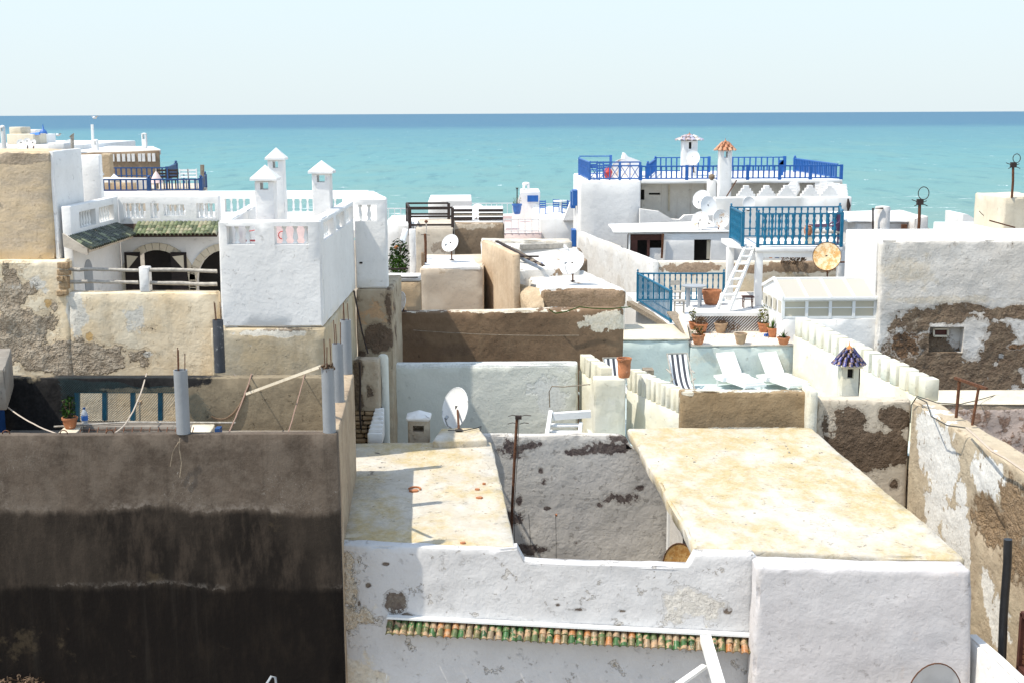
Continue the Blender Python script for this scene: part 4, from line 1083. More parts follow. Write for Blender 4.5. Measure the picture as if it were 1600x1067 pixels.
tube('drain_pipe', [P(562, 565, 28.1), P(563, 600, 28.1), P(562, 640, 28.08), P(564, 670, 28.1)], .022, 'darkiron', J)
# rounded pier, teal wall
M['tealwall'] = plaster('pale_teal_limewash', (.66, .67, .60), (.70, .70, .63), scale=.5, bump=.5, grime=.15, layers=[
    dict(c=(.72, .72, .68), c2=(.70, .71, .68), blobs=[B(700, 571, 31.9, 330, 6, 1.2), B(860, 620, 31.9, 70, 60, .7)], ns=1.5, thr=1.0, soft=.12, rub=.0, dep=.0),
    dict(c=(.50, .47, .36), ns=5, st=(.4, 1, 1.4), na=1.2, thr=.90, soft=.05, op=.25, rub=.2, dep=0)])
TW = thing('teal_terrace_wall', up(P(760, 600, 32), GZ), 'long pale teal limewashed terrace wall behind the near left roof', 'wall')
tA, tB = P(604, 569, 32), P(903, 567, 32)
hexa('wall', [tA, tB, tB + Vector((0, .3, 0)), tA + Vector((0, .3, 0))], 'tealwall', TW, seg=.25, amp=.015, r=.05)
pA, pB = P(588, 552, 28.7), P(607, 552, 28.7)
hexa('pier', [Vector((pB.x - .24, 28.68, pA.z)), Vector((pB.x, 28.68, pA.z)), Vector((tA.x + .0, 31.98, tA.z + .15)), Vector((tA.x - .24, 31.98, tA.z + .15))], 'tealwall', TW, seg=.25, amp=.015, r=.08)
# scalloped white coping steps left of the teal court
sc = thing('stepped_coping', P(590, 690, 27.6), 'short flight of scalloped white coping steps beside the stone gap wall', 'coping')
for k in range(7):
    v_ = 688 - k * 6.8; z_ = ZR + .05 + k * .07; d_ = 27.55 + k * .10
    a = P(574 + k * 1.9, v_, d_); b = P(597 + k * .5, v_, d_)
    hexa('step', [Vector((a.x, d_, z_)), Vector((b.x, d_, z_)), Vector((b.x, d_ + .12, z_)), Vector((a.x, d_ + .12, z_))], 'white', sc, zb=ZR - .2, seg=.1, amp=.008, r=.02)
# brown wall behind
bw_l = [dict(c=(.60, .52, .40), c2=(.66, .60, .50), blobs=[B(950, 505, 35.9, 46, 20, 1.2), B(780, 487, 36, 200, 4, .8)], ns=2.2, thr=1.0, soft=.04, rub=.2, dep=-.2),
        dict(c=(.13, .085, .055), c2=(.18, .12, .08), blobs=[B(640, 530, 36, 40, 20, .7), B(720, 548, 36, 60, 14, .7), B(860, 540, 36, 50, 20, .6)], ns=1.2, thr=.95, soft=.2, op=.7, rub=.1, dep=0)]
M['bigbrown'] = plaster('brown_earth_render', (.235, .155, .095), (.18, .115, .07), layers=bw_l, scale=.9, bump=.7, grime=.5, streak=.15)
o = fb('brown_wall', (612, 489, 36), (975, 483, 36), .5, 'bigbrown', seg=.25, amp=.03, r=.06)
tag(o, 'long brown earth-rendered wall behind the pale teal terrace', 'wall')
rope('thin pale cable sagging across the long brown wall', sag(P(646, 516, 35.8), P(905, 524, 35.8), .06, 20), .010, 'wood', 'cable', 'cable')
rope('green cable drooping over the right end of the long brown wall', [P(858, 484, 35.85), P(868, 490, 35.8), P(885, 487, 35.8), P(905, 480, 35.8), P(925, 482, 35.8), P(950, 483, 35.8), P(985, 480, 36.2)], .016, 'leafdark', 'cable', 'cable')

# ------------------------------------------------------------------ things on the left near roof
rc = thing('roof_chimney', Q(655, 690, ZR + .0), 'squat rounded chimney with one dark slot on the left near roof', 'chimney')
c = P(655, 684, 27.5); c.z = ZR
w_ = .47
sh = hexa('body', [Vector((c.x - w_ / 2, c.y - .2, ZR + .42)), Vector((c.x + w_ / 2, c.y - .2, ZR + .42)), Vector((c.x + w_ / 2, c.y + .25, ZR + .42)), Vector((c.x - w_ / 2, c.y + .25, ZR + .42))], 'stonegap', rc, zb=ZR - .15, seg=.1, amp=.015, r=.04)
cut(sh, [(boxv((c.x - .12, c.y - .5, ZR + .14), (c.x + .12, c.y + .12, ZR + .28)), BOXF)])
cz = ZR + .38
hexa('cap', [Vector((c.x + a * .27, c.y + .02 + b * .26, cz)) for a, b in ((-1, -1), (1, -1), (1, 1), (-1, 1))] + [Vector((c.x + a * .27, c.y + .02 + b * .26, cz + .13)) for a, b in ((-1, -1), (1, -1), (1, 1), (-1, 1))], 'white', rc, seg=.06, amp=.012, r=.04,
     disp=lambda p: Vector((-(p.x - c.x), -(p.y - c.y), 0)) * .45 * max(0, (p.z - cz - .08) / .05) + Vector((0, 0, .07)) * max(0, (p.z - cz - .10) / .03) * max(0, 1 - abs(p.x - c.x) / .3))
o = hexa('roof_kerb', [Q(675, 688, ZR + .16), Q(762, 686, ZR + .16), Q(750, 668, ZR + .16), Q(690, 668, ZR + .16)], 'roofR', None, zb=ZR - .3, seg=.15, amp=.02, r=.04); tag(o, 'low plastered plinth under the large white dish on the left near roof', 'plinth')
dish(P(711, 637, 28.2), .335, (-.62, -1, .42), 'large clean white dish on the plinth of the left near roof', mastbase=Q(717, 672, ZR + .18), ry=.47)
rope('black cable lying on the plinth below the large white dish', [Q(700, 672, ZR + .20), Q(725, 672, ZR + .20), Q(745, 668, ZR + .20), Q(752, 666, ZR + .20), Q(750, 672, ZR + .19)], .012, 'cable', 'cable', 'cable')
for (u_, v_, s_, lab) in ((648, 768, .10, 'curved terracotta shard left of centre on the left near roof'), (746, 766, .06, 'small terracotta chip, rearmost of the pair on the left near roof'), (749, 779, .06, 'small terracotta chip, front one of the pair on the left near roof'),
                          (756, 757, .035, 'tiny terracotta flake near the right edge of the left roof'), (724, 850, .05, 'terracotta chip by the front edge of the left near roof')):
    c = Q(u_, v_, ZR + .01)
    vs = [c + Vector((random.uniform(-1, 1) * s_, random.uniform(-1, 1) * s_, 0)) for _ in range(1)]
    poly = [c + Vector((s_ * math.cos(a) * random.uniform(.7, 1.1), s_ * .8 * math.sin(a) * random.uniform(.7, 1.1), 0)) for a in [k * math.pi / 3 for k in range(6)]]
    o = mk('terracotta_shard', poly + [p + Vector((0, 0, .04)) for p in poly], [tuple(range(5, -1, -1)), tuple(range(6, 12))] + [(i, (i + 1) % 6, 6 + (i + 1) % 6, 6 + i) for i in range(6)], 'terra')
    tag(o, lab, 'shard', 'terracotta shards on the left near roof')
o = tube('broken_ring', [Q(648, 764, ZR + .03) + Vector((.11 * math.cos(a), .13 * math.sin(a), .01)) for a in [k * .35 - .4 for k in range(11)]], .018, 'terra'); tag(o, 'broken terracotta pot rim lying on the left near roof', 'pot rim')
# antenna mast in the courtyard
am = thing('antenna_mast', P(800, 850, 26.2), 'tall rusty mast with a small television antenna rising from the courtyard', 'antenna')
tube('mast', [P(798, 880, 26.0), P(800, 800, 26.0), P(805, 700, 26.0), P(808, 652, 26.0)], .032, 'rust', am, 7)
box('junction_box', P(805, 655, 25.95), P(815, 648, 26.05), 'darkiron', am)
for v_, a, b in ((648, 794, 808), (648, 812, 830), (660, 793, 808), (660, 812, 826)): tube('element', [P(a, v_ + 2, 25.98), P((a + b) / 2, v_, 25.98), P(b, v_ + 1, 25.98)], .008, 'darkiron', am, 4)
tube('cable', [P(811, 655, 25.95), P(808, 720, 25.9), P(803, 800, 25.9), P(804, 860, 25.9)], .007, 'cable', am, 4)
dish(P(1061, 884, 22.3), .30, (-.30, -1, .15), 'heavily rusted dish half hidden behind the courtyard parapet', mat='rustdish_full', mastbase=P(1063, 960, 22.3), ry=.42, arm=False, back='rust')
rope('thin cord hanging down the courtyard back wall', [P(868, 802, 27.9), P(869, 840, 27.9), P(869, 880, 27.9)], .006, 'cable', 'cord', 'cord')
rope('thin drain line down the left of the courtyard wall', [P(826, 803, 27.9), P(828, 830, 27.9), P(829, 858, 27.9)], .006, 'cable', 'cord', 'cord')
lathe('wall_hook', P(869, 806, 27.95), [(.02, 0), (.03, .04), (.01, .06)], 'terra'); tag(bpy.data.objects['wall_hook'], 'small ochre hook on the courtyard back wall', 'hook')

def grit(name, label, u0, u1, v0, v1, n_, s0, mat, inside):
    parts = []
    for _ in range(n_):
        c = Q(random.uniform(u0, u1), random.uniform(v0, v1), ZR + .01)
        if not inside(c): continue
        s = s0 * random.uniform(.4, 1.4)
        parts.append((boxv(c + Vector((-s, -s * .8, -.01)), c + Vector((s, s * .8, s * .8))), BOXF))
    tag(multi(name, parts, mat), label, None, None, 'stuff')
def inL(c): return aFL.x + .15 < c.x < aBR.x - .15 + (aFR.x - aBR.x) * (27 - c.y) / 6 and 21.2 < c.y < 27
def inR(c): return c.y < 28.2 and c.y > 20.8 and dBL.x + (dFL.x - dBL.x) * (28.5 - c.y) / 8.2 + .2 < c.x < dBR.x + (dFR.x - dBR.x) * (28.5 - c.y) / 8.8 - .2
grit('roof_grit', 'scattered grit and crumbs on the left near roof', 540, 800, 695, 850, 150, .014, 'beige', inL)
grit('roof_grit', 'scattered grit and crumbs on the right near roof', 985, 1510, 672, 870, 220, .014, 'greywood', inR)
# ------------------------------------------------------------------ stairs, pier and crenellations of the riad terrace
M['creamwall'] = plaster('cream_limewash', (.74, .72, .62), (.68, .64, .50), scale=.9, bump=.4, grime=.15,
                         layers=[dict(c=(.50, .50, .40), blobs=[B(965, 632, 30, 10, 20, .7)], ns=2, thr=1, soft=.15, op=.4, rub=.1, dep=0)])
K = fb('terrace_pier', (929, 592, 30.0), (978, 592, 30.0), .42, 'creamwall', zb=8, seg=.2, amp=.01, r=.03)
tag(K, 'pale cream pier with a clay pot on top between the stairs and the slotted wall', 'pier')
ZK = K.location.z + max(v.co.z for v in K.data.vertices)
def crenel(name, p, q, thick, zb, n, slit, gap, label, mat='creamwall', side=1):
    """wall with slots: merlons from p to q, thickness to the +x side"""
    t = thing(name, up(p.lerp(q, .5), zb), label, 'wall')
    d = (q - p); L = d.length; d.normalize(); s = Vector((1, 0, 0)) * thick * side
    s -= d * s.dot(d) * .0
    a, b = p - Vector((0, 0, slit)), q - Vector((0, 0, slit))
    hexa('wall', [a, a + s, b + s, b], mat, t, zb=zb, seg=.35, amp=.006, r=.012)
    for i in range(n):
        g0 = p + d * (L * i / n + gap / 2); g1 = p + d * (L * (i + 1) / n - gap / 2)
        j = Vector((0, 0, random.uniform(-.012, .012)))
        hexa('merlon', [g0 + j, g0 + s + j, g1 + s + j, g1 + j], mat, t, zb=min(a.z, b.z) - .02 if False else (a.z + b.z) / 2 + (a.z - b.z) * (.5 - (i + .5) / n) + .003, seg=.4, amp=.005, r=.007)
    return t
crenel('slotted_wall', P(1062, 612, 28.9), P(979, 576, 31.0), .30, 9.4, 11, .52, .095, 'short slotted white parapet beside the clay pot, next to the brown parapet')
crenel('slotted_wall', P(1449, 594, 29.6), P(1241, 496, 36.8), .33, 9.4, 16, .52, .16, 'long slotted white parapet running from the greenhouse down behind the purple capped chimney')
crenel('slotted_wall', P(940, 576, 30.5), P(905, 552, 32.3), .28, 8.5, 4, .45, .14, 'small slotted white parapet left of the cream pier')
# white stairs
stt = thing('white_stairs', P(885, 680, 29.5), 'white painted terrace stairs with a beam, left of the cream pier', 'stairs')
bar('beam', P(864, 650, 29.3), P(923, 646, 29.3), .16, 'whitepaint', stt, .16)
bar('stringer', P(861, 642, 29.3), P(853, 690, 28.8), .09, 'whitepaint', stt, .10); bar('stringer', P(908, 660, 29.3), P(903, 700, 28.9), .08, 'whitepaint', stt, .10)
for k in range(4):
    v_ = 664 + k * 10
    hexa('tread', [P(860 - k, v_, 29.2 - k * .1), P(905 - k, v_, 29.2 - k * .1), P(905 - k, v_, 29.2 - k * .1) + Vector((0, .22, 0)), P(860 - k, v_, 29.2 - k * .1) + Vector((0, .22, 0))], 'whitepaint', stt, zb=P(860, v_, 29.2 - k * .1).z - .05, seg=.5, amp=0, r=.01)
tube('handrail', [P(859, 636, 29.3), P(858, 612, 29.3), P(862, 603, 29.3), P(880, 604, 29.4), P(922, 600, 29.6)], .013, 'wood', stt)
# brown parapet behind the right roof and the peeling wall to its right
bp_l = [dict(c=(.70, .66, .56), c2=(.64, .58, .46), blobs=[B(1165, 608, 28.55, 140, 7, 1.3), B(1075, 615, 28.55, 12, 6, 1), B(1060, 640, 28.55, 4, 60, 1.2), B(1272, 650, 28.5, 7, 70, 1.3), B(1170, 672, 28.5, 130, 5, 1.1)], ns=3.5, thr=1.0, soft=.04, rub=.6, dep=-.2)]
M['brownpar'] = plaster('scratched_brown_render', (.36, .265, .16), (.30, .215, .125), layers=bp_l, scale=1.4, bump=1.0, grime=.4)
o = fb('brown_parapet', (1064, 610, 28.6), (1268, 612, 28.6), .28, 'brownpar', zb=8.5, seg=.14, amp=.022, r=.04)
tag(o, 'cracked brown parapet with a pale rim behind the near right roof', 'parapet')
rg_l = [dict(c=(.12, .085, .058), c2=(.175, .125, .085), blobs=[B(1325, 665, 28.4, 40, 34, 1.5), B(1400, 655, 28.4, 30, 22, 1.5), B(1350, 705, 28.4, 80, 36, 1.8), B(1400, 700, 28.4, 18, 40, 1.2), B(1345, 690, 28.4, 60, 14, 1.2), B(1400, 760, 28.4, 14, 16, .8), B(1300, 690, 28.4, 26, 30, .9)], ns=2.6, thr=1.02, soft=.012, rub=1.5, dep=1.0, rs=5),
        dict(c=(.50, .43, .34), blobs=[B(1300, 660, 28.4, 14, 50, .7)], ns=6, thr=1.0, soft=.06, rub=.5, dep=.3)]
M['rightpeel'] = plaster('peeling_grey_beige_render', (.62, .54, .43), (.55, .48, .38), layers=rg_l, scale=1.2, bump=.6, grime=.3)
sA, sB = P(1277, 622, 28.5), P(1424, 624, 28.5)
o = hexa('peeling_wall', [sA, sB, sB + Vector((0, .35, 0)), sA + Vector((0, .35, 0))], 'rightpeel', None, seg=.14, amp=.03, r=.05, maxn=60)
tag(o, 'beige wall with large dark brown peeled patches right of the brown parapet', 'wall')
o = fb('pale_pier', (1264, 607, 28.35), (1280, 610, 28.35), .6, 'creamwall', zb=9, seg=.15, amp=.02, r=.06); tag(o, 'narrow pale rounded pier between the brown parapet and the peeling wall', 'pier')
xT0, xT1 = sB.x, P(1600, 736, 22.6).x
def BT(u, v, ru, rv, w_=1.0, rd=.8):
    d = 25.0
    for _ in range(8): d = (xT0 + (28.5 - d) * (xT1 - xT0) / 5.9) / (P(u, v, 1).x)
    return (P(u, v, d), (.8, max(rd, ru * d / FPX * 2.2), rv * d / FPX), w_)
bg_l = [dict(c=(.78, .77, .73), c2=(.72, .70, .65), blobs=[BT(1450, 680, 18, 50, 1.4, .9), BT(1470, 720, 26, 70, 1.4, 1.1), BT(1462, 790, 16, 60, 1.1, .9), BT(1500, 770, 8, 30, 1.1, .4), BT(1545, 745, 40, 34, 1.3, .9), BT(1500, 830, 22, 60, 1.0, .6), BT(1490, 850, 30, 70, 1.3, 1.0), BT(1560, 690, 20, 20, .6, .6), BT(1540, 920, 20, 40, .8, .5), BT(1560, 970, 25, 50, 1.0, .5)], ns=2.0, na=1.0, thr=1.0, soft=.05, rub=.2, dep=-.1),
        dict(c=(.38, .26, .15), c2=(.46, .33, .21), blobs=[BT(1545, 815, 34, 44, 1.6, .8), BT(1585, 800, 30, 60, 1.3, .8), BT(1590, 870, 24, 60, .8, .8)], ns=5, thr=1.0, soft=.08, rub=4.0, dep=1.6, rs=8),
        dict(c=(.33, .25, .17), c2=(.42, .33, .23), ns=14, na=1.25, thr=.88, soft=.03, op=.7, rub=.6, dep=.5)]
M['bigright'] = plaster('pitted_beige_render', (.52, .44, .32), (.45, .365, .26), layers=bg_l, scale=.9, bump=1.2, grime=.3)
tA_, tB_ = sB + Vector((.0, .0, 0)), P(1600, 736, 22.6); tC_ = tA_ + (tB_ - tA_) * 2.1
def ero2(p):
    c = BT(1545, 820, 1, 1)[0]; q = p - c; L = math.sqrt((q.y / .8) ** 2 + (q.z / .55) ** 2)
    return Vector((1, 0, 0)) * (max(0, 1.15 - L) * .14 * (noise.noise(p * 5) + .9) + .015 * noise.noise(p * 7))
o = hexa('long_wall', [tC_, tC_ + Vector((.66, 0, 0)), tA_ + Vector((.5, .35, 0)), tA_ + Vector((.0, 0, 0))], 'bigright', None, seg=.11, amp=.03, r=.06, maxn=120, disp=ero2)
tag(o, 'long pitted beige wall with white streaks running towards the viewer at the right', 'wall')
rope('black cable lying along the top of the long pitted wall', [P(1422, 660, 28.3), P(1424, 632, 28.3), Q(1432, 620, 11.72), Q(1448, 628, 11.72), Q(1455, 650, 11.72), Q(1480, 664, 11.72), Q(1510, 668, 11.72)], .014, 'cable', 'cable', 'cable')
rope('dark cable running from the wall corner to the stone ledge behind', [Q(1432, 618, 11.75), Q(1465, 629, 11.72), Q(1500, 631, 11.7), P(1530, 624, 31), P(1555, 617, 32), P(1600, 616, 32.2)], .012, 'cable', 'cable', 'cable')
rope('pale twisted cable along the top edge of the long pitted wall', [Q(1510, 668, 11.74), Q(1530, 686, 11.74), Q(1550, 704, 11.74), Q(1572, 716, 11.74), Q(1604, 738, 11.74)], .022, 'rope', 'cable', 'cable')
pp = tube('black_pipe', [P(1575, 842, 19.0), P(1574, 880, 19.0), P(1568, 960, 19.0), P(1563, 1100, 19.0)], .066, 'black', n=12); tag(pp, 'upright black plastic pipe before the long pitted wall at the right', 'pipe')
lw_ = thing('louvre_window', P(1585, 1060, 20.6), 'red brown louvred shutter at the right edge below the black pipe', 'shutter')
xw = P(1572, 1000, 19.2).x
for a, b in (((18.1, 9.85), (18.1, 8.7)), ((19.2, 9.85), (19.2, 8.7)), ((18.1, 9.85), (19.2, 9.85)), ((18.1, 8.9), (19.2, 8.9))):
    bar('frame', (8.42, a[0] + .8, a[1]), (8.42, b[0] + .8, b[1]), .09, 'redwood', lw_)
for k in range(9): bar('slat', (8.44, 18.95, 9.75 - k * .09), (8.44, 19.95, 9.75 - k * .09), .02, 'rust', lw_, .06)
o = hexa('lintel_wall', [Vector((8.5, 18.2, 10.15)), Vector((9.1, 18.2, 10.15)), Vector((9.1, 20.2, 10.15)), Vector((8.5, 20.2, 10.15))], 'bigright', None, seg=.2, amp=.02, r=.04)
tag(o, 'beige masonry surround of the red brown louvred shutter at the right edge', 'masonry')

# stone ledge and pink rubble wall behind
pk_l = [dict(c=(.30, .19, .14), c2=(.42, .29, .22), ns=2.6, na=1.5, thr=.80, soft=.05, rub=1.6, dep=.7, rs=5), dict(c=(.34, .27, .20), blobs=[B(1540, 636, 31, 120, 5, 1.1)], ns=3, thr=1, soft=.05, rub=.3, dep=.2)]
M['pinkstone'] = plaster('pinkish_rubble_wall', (.62, .50, .44), (.56, .45, .39), layers=pk_l, scale=1.2, bump=1.2, grime=.4)
def rough(a, s=2.5):
    def f(p): return Vector((0, -1, 0)) * (a * (noise.noise(p * s) + .5 * noise.noise(p * s * 2.3)))
    return f
o = hexa('rubble_wall', [P(1440, 633, 31), P(2050, 633, 31), P(2050, 633, 31) + Vector((0, 1.5, 0)), P(1440, 633, 31) + Vector((0, 1.5, 0))], 'pinkstone', None, seg=.14, amp=.02, r=.03, maxn=60, disp=rough(.06))
tag(o, 'pinkish rubble wall with a flat ochre ledge at the right edge', 'wall')
zl2 = P(1440, 633, 31).z
o = hexa('ledge_slab', [P(1446, 633, 31) + Vector((0, -.02, .045)), P(2050, 633, 31) + Vector((0, -.02, .045)), P(2050, 633, 31) + Vector((0, 1.6, .045)), P(1446, 633, 31) + Vector((0, 1.6, .045))], 'cream', None, zb=zl2 + .006, seg=.3, amp=.008, r=.012)
tag(o, 'flat ochre slab on top of the pinkish rubble wall', 'slab')
rl2 = thing('rusty_rail', P(1515, 690, 25.5), 'rusty bent handrail standing behind the long pitted wall', 'handrail')
tube('post', [P(1494, 652, 26.5), P(1499, 595, 26.5)], .035, 'rust', rl2, 8); tube('post', [P(1519, 664, 25.9), P(1529, 606, 25.9)], .030, 'rust', rl2, 8); bar('top_rail', P(1492, 590, 26.6), P(1542, 607, 25.7), .055, 'rust', rl2)

# ------------------------------------------------------------------ M  large peeling building at right
ml = [dict(c=(.17, .12, .082), c2=(.25, .185, .125), blobs=[B(1425, 510, 36.9, 42, 26, 1.1), B(1500, 485, 36.9, 60, 14, 1.0), B(1590, 490, 36.9, 50, 14, 1.2), B(1440, 575, 36.9, 80, 60, 1.9), B(1520, 592, 36.9, 100, 30, 1.8), B(1560, 560, 36.9, 40, 40, 1.3), B(1470, 495, 36.9, 90, 16, 1.1), B(1560, 540, 36.9, 36, 40, 1.0), B(1600, 560, 36.9, 30, 40, .9), B(1640, 520, 36.9, 40, 60, .9)], ns=1.9, thr=1.03, soft=.02, rub=2.2, dep=1.2, rs=4.5, cs=2),
      dict(c=(.10, .07, .05), c2=(.34, .20, .11), blobs=[B(1415, 540, 36.9, 36, 26, 1.0), B(1590, 543, 36.9, 18, 6, 1.1)], ns=5, thr=1.05, soft=.03, rub=3.0, dep=1.4, rs=7),
      dict(c=(.60, .50, .36), c2=(.66, .60, .50), blobs=[B(1420, 425, 36.9, 60, 40, .6), B(1480, 470, 36.9, 120, 8, .7)], ns=1.8, thr=.9, soft=.2, op=.6, rub=.3, dep=.1)]
M['bigpeel'] = plaster('peeling_bluish_limewash', (.70, .67, .625), (.62, .58, .525), layers=ml, scale=.8, bump=.9, grime=.25)
def mdisp(p):
    base = noise.noise(p * 1.6) * .04 + noise.noise(p * 4.0) * .02
    for (u_, v_, ru, rv) in ((1425, 520, 60, 50), (1500, 490, 70, 20), (1450, 575, 80, 50), (1560, 560, 60, 60)):
        c = P(u_, v_, 36.9); q = p - c; L = math.sqrt((q.x / (ru * .0185)) ** 2 + (q.z / (rv * .0185)) ** 2)
        base += max(0, 1.1 - L) * .05 * (1 + 1.3 * noise.noise(p * 5))
    return Vector((0, 1, 0)) * base
mz = P(1378, 376, 37).z
mA = P(1378, 376, 37); mB = P(2000, 380, 37); mB.z = mz; mD = P(1325, 358, 40.7); mD.z = mz
o = hexa('peeling_house', [mA, mB, mB + Vector((0, .5, 0)), mA + Vector((0, .5, 0))], 'bigpeel', None, seg=.15, amp=.02, r=.06, maxn=110, disp=mdisp)
cut(o, [cbox((1455, 512), (1506, 552), 36.5, 37.32)])
tag(o, 'large whitewashed house wall with broad eroded stone patches at the right', 'house wall')
nw = thing('small_window', P(1469, 526, 37.2), 'tiny wooden framed window in the recess of the large eroded wall', 'window')
for a, b in (((1459, 514), (1481, 514)), ((1459, 525), (1481, 525)), ((1459, 514), (1459, 525)), ((1481, 514), (1481, 525))): bar('frame', P(*a, 37.2), P(*b, 37.2), .05, 'cream', nw)
box('pane', P(1459, 525, 37.24), P(1481, 514, 37.24) + Vector((0, .02, 0)), 'redwood', nw)
o = hexa('white_side_wall', [mA + Vector((-.06, .3, 0)), mA + Vector((-.003, .3, .0)), mD + Vector((.0, 0, 0)), mD + Vector((-.06, 0, 0))], 'white', None, seg=.4, amp=.01, r=.02)
tag(o, 'bright white side of the large peeling house above the greenhouse', 'wall')
o = hexa('house_roof', [mA + Vector((.3, .52, -.1)), mB + Vector((0, .52, -.1)), mB + Vector((0, 5, -.1)), mD + Vector((.2, 1, -.1))], 'white_far', None, seg=1, amp=.01, r=.03)
tag(o, 'flat roof and body of the large peeling house at the right', 'house')

# ------------------------------------------------------------------ lounger terrace
ZL = 10.12
o = mk('terrace_floor', [(1.9, 28.9, ZL), (10.2, 28.9, ZL), (10.2, 37.2, ZL), (1.9, 37.2, ZL)], [(0, 1, 2, 3)], 'turq'); tag(o, 'pale turquoise painted floor of the sun lounger terrace', None, None, 'structure')
tr = thing('riad_terrace', up(P(1080, 540, 37.1), GZ), 'pale teal terrace block carrying the planter shelf and the cream ledge behind the loungers', 'terrace')
zt1 = P(1000, 532, 37).z
M['teal2'] = plaster('duck_egg_limewash', (.55, .63, .60), (.60, .65, .60), scale=.5, bump=.45, grime=.15, layers=[dict(c=(.64, .60, .48), blobs=[B(1105, 560, 36.9, 34, 14, .7), B(1230, 590, 36.9, 30, 60, .7)], ns=3, thr=.95, soft=.2, op=.5, rub=.1, dep=0)])
a, b = P(905, 533, 37), P(1078, 533, 37); a.z = b.z = zt1
hexa('wall', [a, b, b + Vector((0, 2.6, 0)), a + Vector((-.1, 2.6, 0))], 'teal2', tr, seg=.3, amp=.015, r=.05)
hexa('ledge', [a + Vector((-.02, -.03, .05)), b + Vector((.0, -.03, .05)), b + Vector((0, 2.62, .05)), a + Vector((-.1, 2.62, .05))], 'cream', tr, zb=zt1 + .004, seg=.3, amp=.01, r=.02)
zt2 = P(1160, 541, 37).z; ZPL = zt2 + .06
c, d = P(1078.2, 541, 37), P(1247, 541, 37); c.z = d.z = zt2
hexa('wall', [c + Vector((.003, 0, 0)), d, d + Vector((0, 4.2, 0)), c + Vector((.003, 4.2, 0))], 'teal2', tr, seg=.3, amp=.015, r=.05)
M['planterfloor'] = plaster('sandy_screed', (.74, .68, .60), (.68, .60, .50), scale=1.2, bump=.5, grime=.3, layers=[dict(c=(.45, .28, .2), c2=(.5, .4, .3), ns=7, na=1.2, thr=.85, soft=.03, op=.7, rub=.3, dep=0)])
hexa('planter_shelf', [c + Vector((.003, -.03, .06)), d + Vector((.0, -.03, .06)), d + Vector((0, 4.2, .06)), c + Vector((.003, 4.2, .06))], 'planterfloor', tr, zb=zt2 + .004, seg=.3, amp=.01, r=.03)
# loungers
def lounger(u, v, label):
    c = P(u, v, 36.3); c.z = ZL
    t = thing('sun_lounger', c, label, 'sun lounger', 'white sun loungers on the teal terrace')
    R_ = Matrix.Rotation(rad(24), 3, 'Z')
    def L(x, y_, z_): return c + R_ @ Vector((x, y_, z_))
    def slab(nm, y0, z0, y1, z1, th=.07, w=.31, mat='whitecloth'):
        vs = [L(-w, y0, z0), L(w, y0, z0), L(w, y1, z1), L(-w, y1, z1)]
        mk(nm, vs + [p + Vector((0, 0, th)) for p in vs], BOXF, mat, t)
    slab('mattress', -.95, .30, .18, .34); slab('backrest', .18, .36, .60, .90, .08)
    slab('frame', -1.0, .24, .62, .26, .07, .36, 'whitepaint')
    for x in (-.3, .3):
        for y_ in (-.85, .5): bar('leg', L(x, y_, 0), L(x, y_, .26), .05, 'whitepaint', t)
    slab('side_table', -.05, .26, .35, .26, .12, .47, 'whitepaint')
lounger(1150, 590, 'left white sun lounger before the duck egg blue wall')
lounger(1217, 590, 'right white sun lounger beside the long slotted parapet')
def deckchair(u, v, d, label, w=.27, rot=8):
    c = P(u, v, d); c.z = ZL
    t = thing('deck_chair', c, label, 'deck chair', 'striped deck chairs on the teal terrace')
    R_ = Matrix.Rotation(rad(rot), 3, 'Z')
    def L(x, y_, z_): return c + R_ @ Vector((x, y_, z_))
    for s in (-1, 1):
        bar('frame_side', L(s * (w + .03), -.55, .03), L(s * (w + .03), .35, 1.0), .035, 'greywood', t); bar('frame_side', L(s * (w + .05), .45, .03), L(s * (w + .05), -.45, .42), .035, 'greywood', t)
        bar('armrest', L(s * (w + .07), -.3, .55), L(s * (w + .07), .25, .58), .04, 'greywood', t, .02)
    bar('crossbar', L(-w - .05, .35, 1.0), L(w + .05, .35, 1.0), .035, 'greywood', t); bar('crossbar', L(-w - .05, -.5, .12), L(w + .05, -.5, .12), .035, 'greywood', t)
    ns = 7
    for k in range(ns):
        x0_, x1_ = -w + 2 * w * k / ns, -w + 2 * w * (k + 1) / ns
        vs, fs = [], []
        for i in range(9):
            q = i / 8; y_ = .35 - .85 * q; z_ = 1.0 - .88 * q - .22 * math.sin(math.pi * q)
            vs += [L(x0_, y_, z_), L(x1_, y_, z_), L(x0_, y_ + .01, z_ - .012), L(x1_, y_ + .01, z_ - .012)]
        for i in range(8):
            a = i * 4; fs += [(a, a + 4, a + 5, a + 1), (a + 2, a + 3, a + 7, a + 6)]
        mk('stripe', vs, fs, 'stripedark' if k % 2 else 'whitecloth', t, smooth=True)
M['stripedark'] = paint('charcoal_cloth', (.06, .065, .08), .9)
deckchair(1062, 612, 36.2, 'navy and white striped deck chair on the teal terrace right of the slotted parapet')
deckchair(962, 606, 35.6, 'navy and white striped deck chair half hidden by the tall clay pot')
# tall clay pot on the pier
c = P(975, 592, 30.2); c.z = ZK
tp = thing('clay_urn', c, 'tall ribbed clay pot standing on the cream pier', 'pot')
lathe('body', c, [(.13, 0), (.145, .06), (.155, .14), (.15, .15), (.16, .28), (.155, .29), (.165, .40), (.185, .43), (.185, .47), (.16, .47), (.15, .40), (.01, .40)], 'terra', tp, 22)
leaves('dry_stems', c + Vector((0, 0, .42)), .13, .03, 60, .07, 'dry', tp)
o = box('wooden_box', Vector((P(1005, 590, 33).x, 32.9, P(1005, 588, 33).z)), Vector((P(1021, 590, 33).x, 33.3, P(1020, 577, 33).z)), 'wood'); tag(o, 'small wooden board end behind the short slotted parapet', 'board')

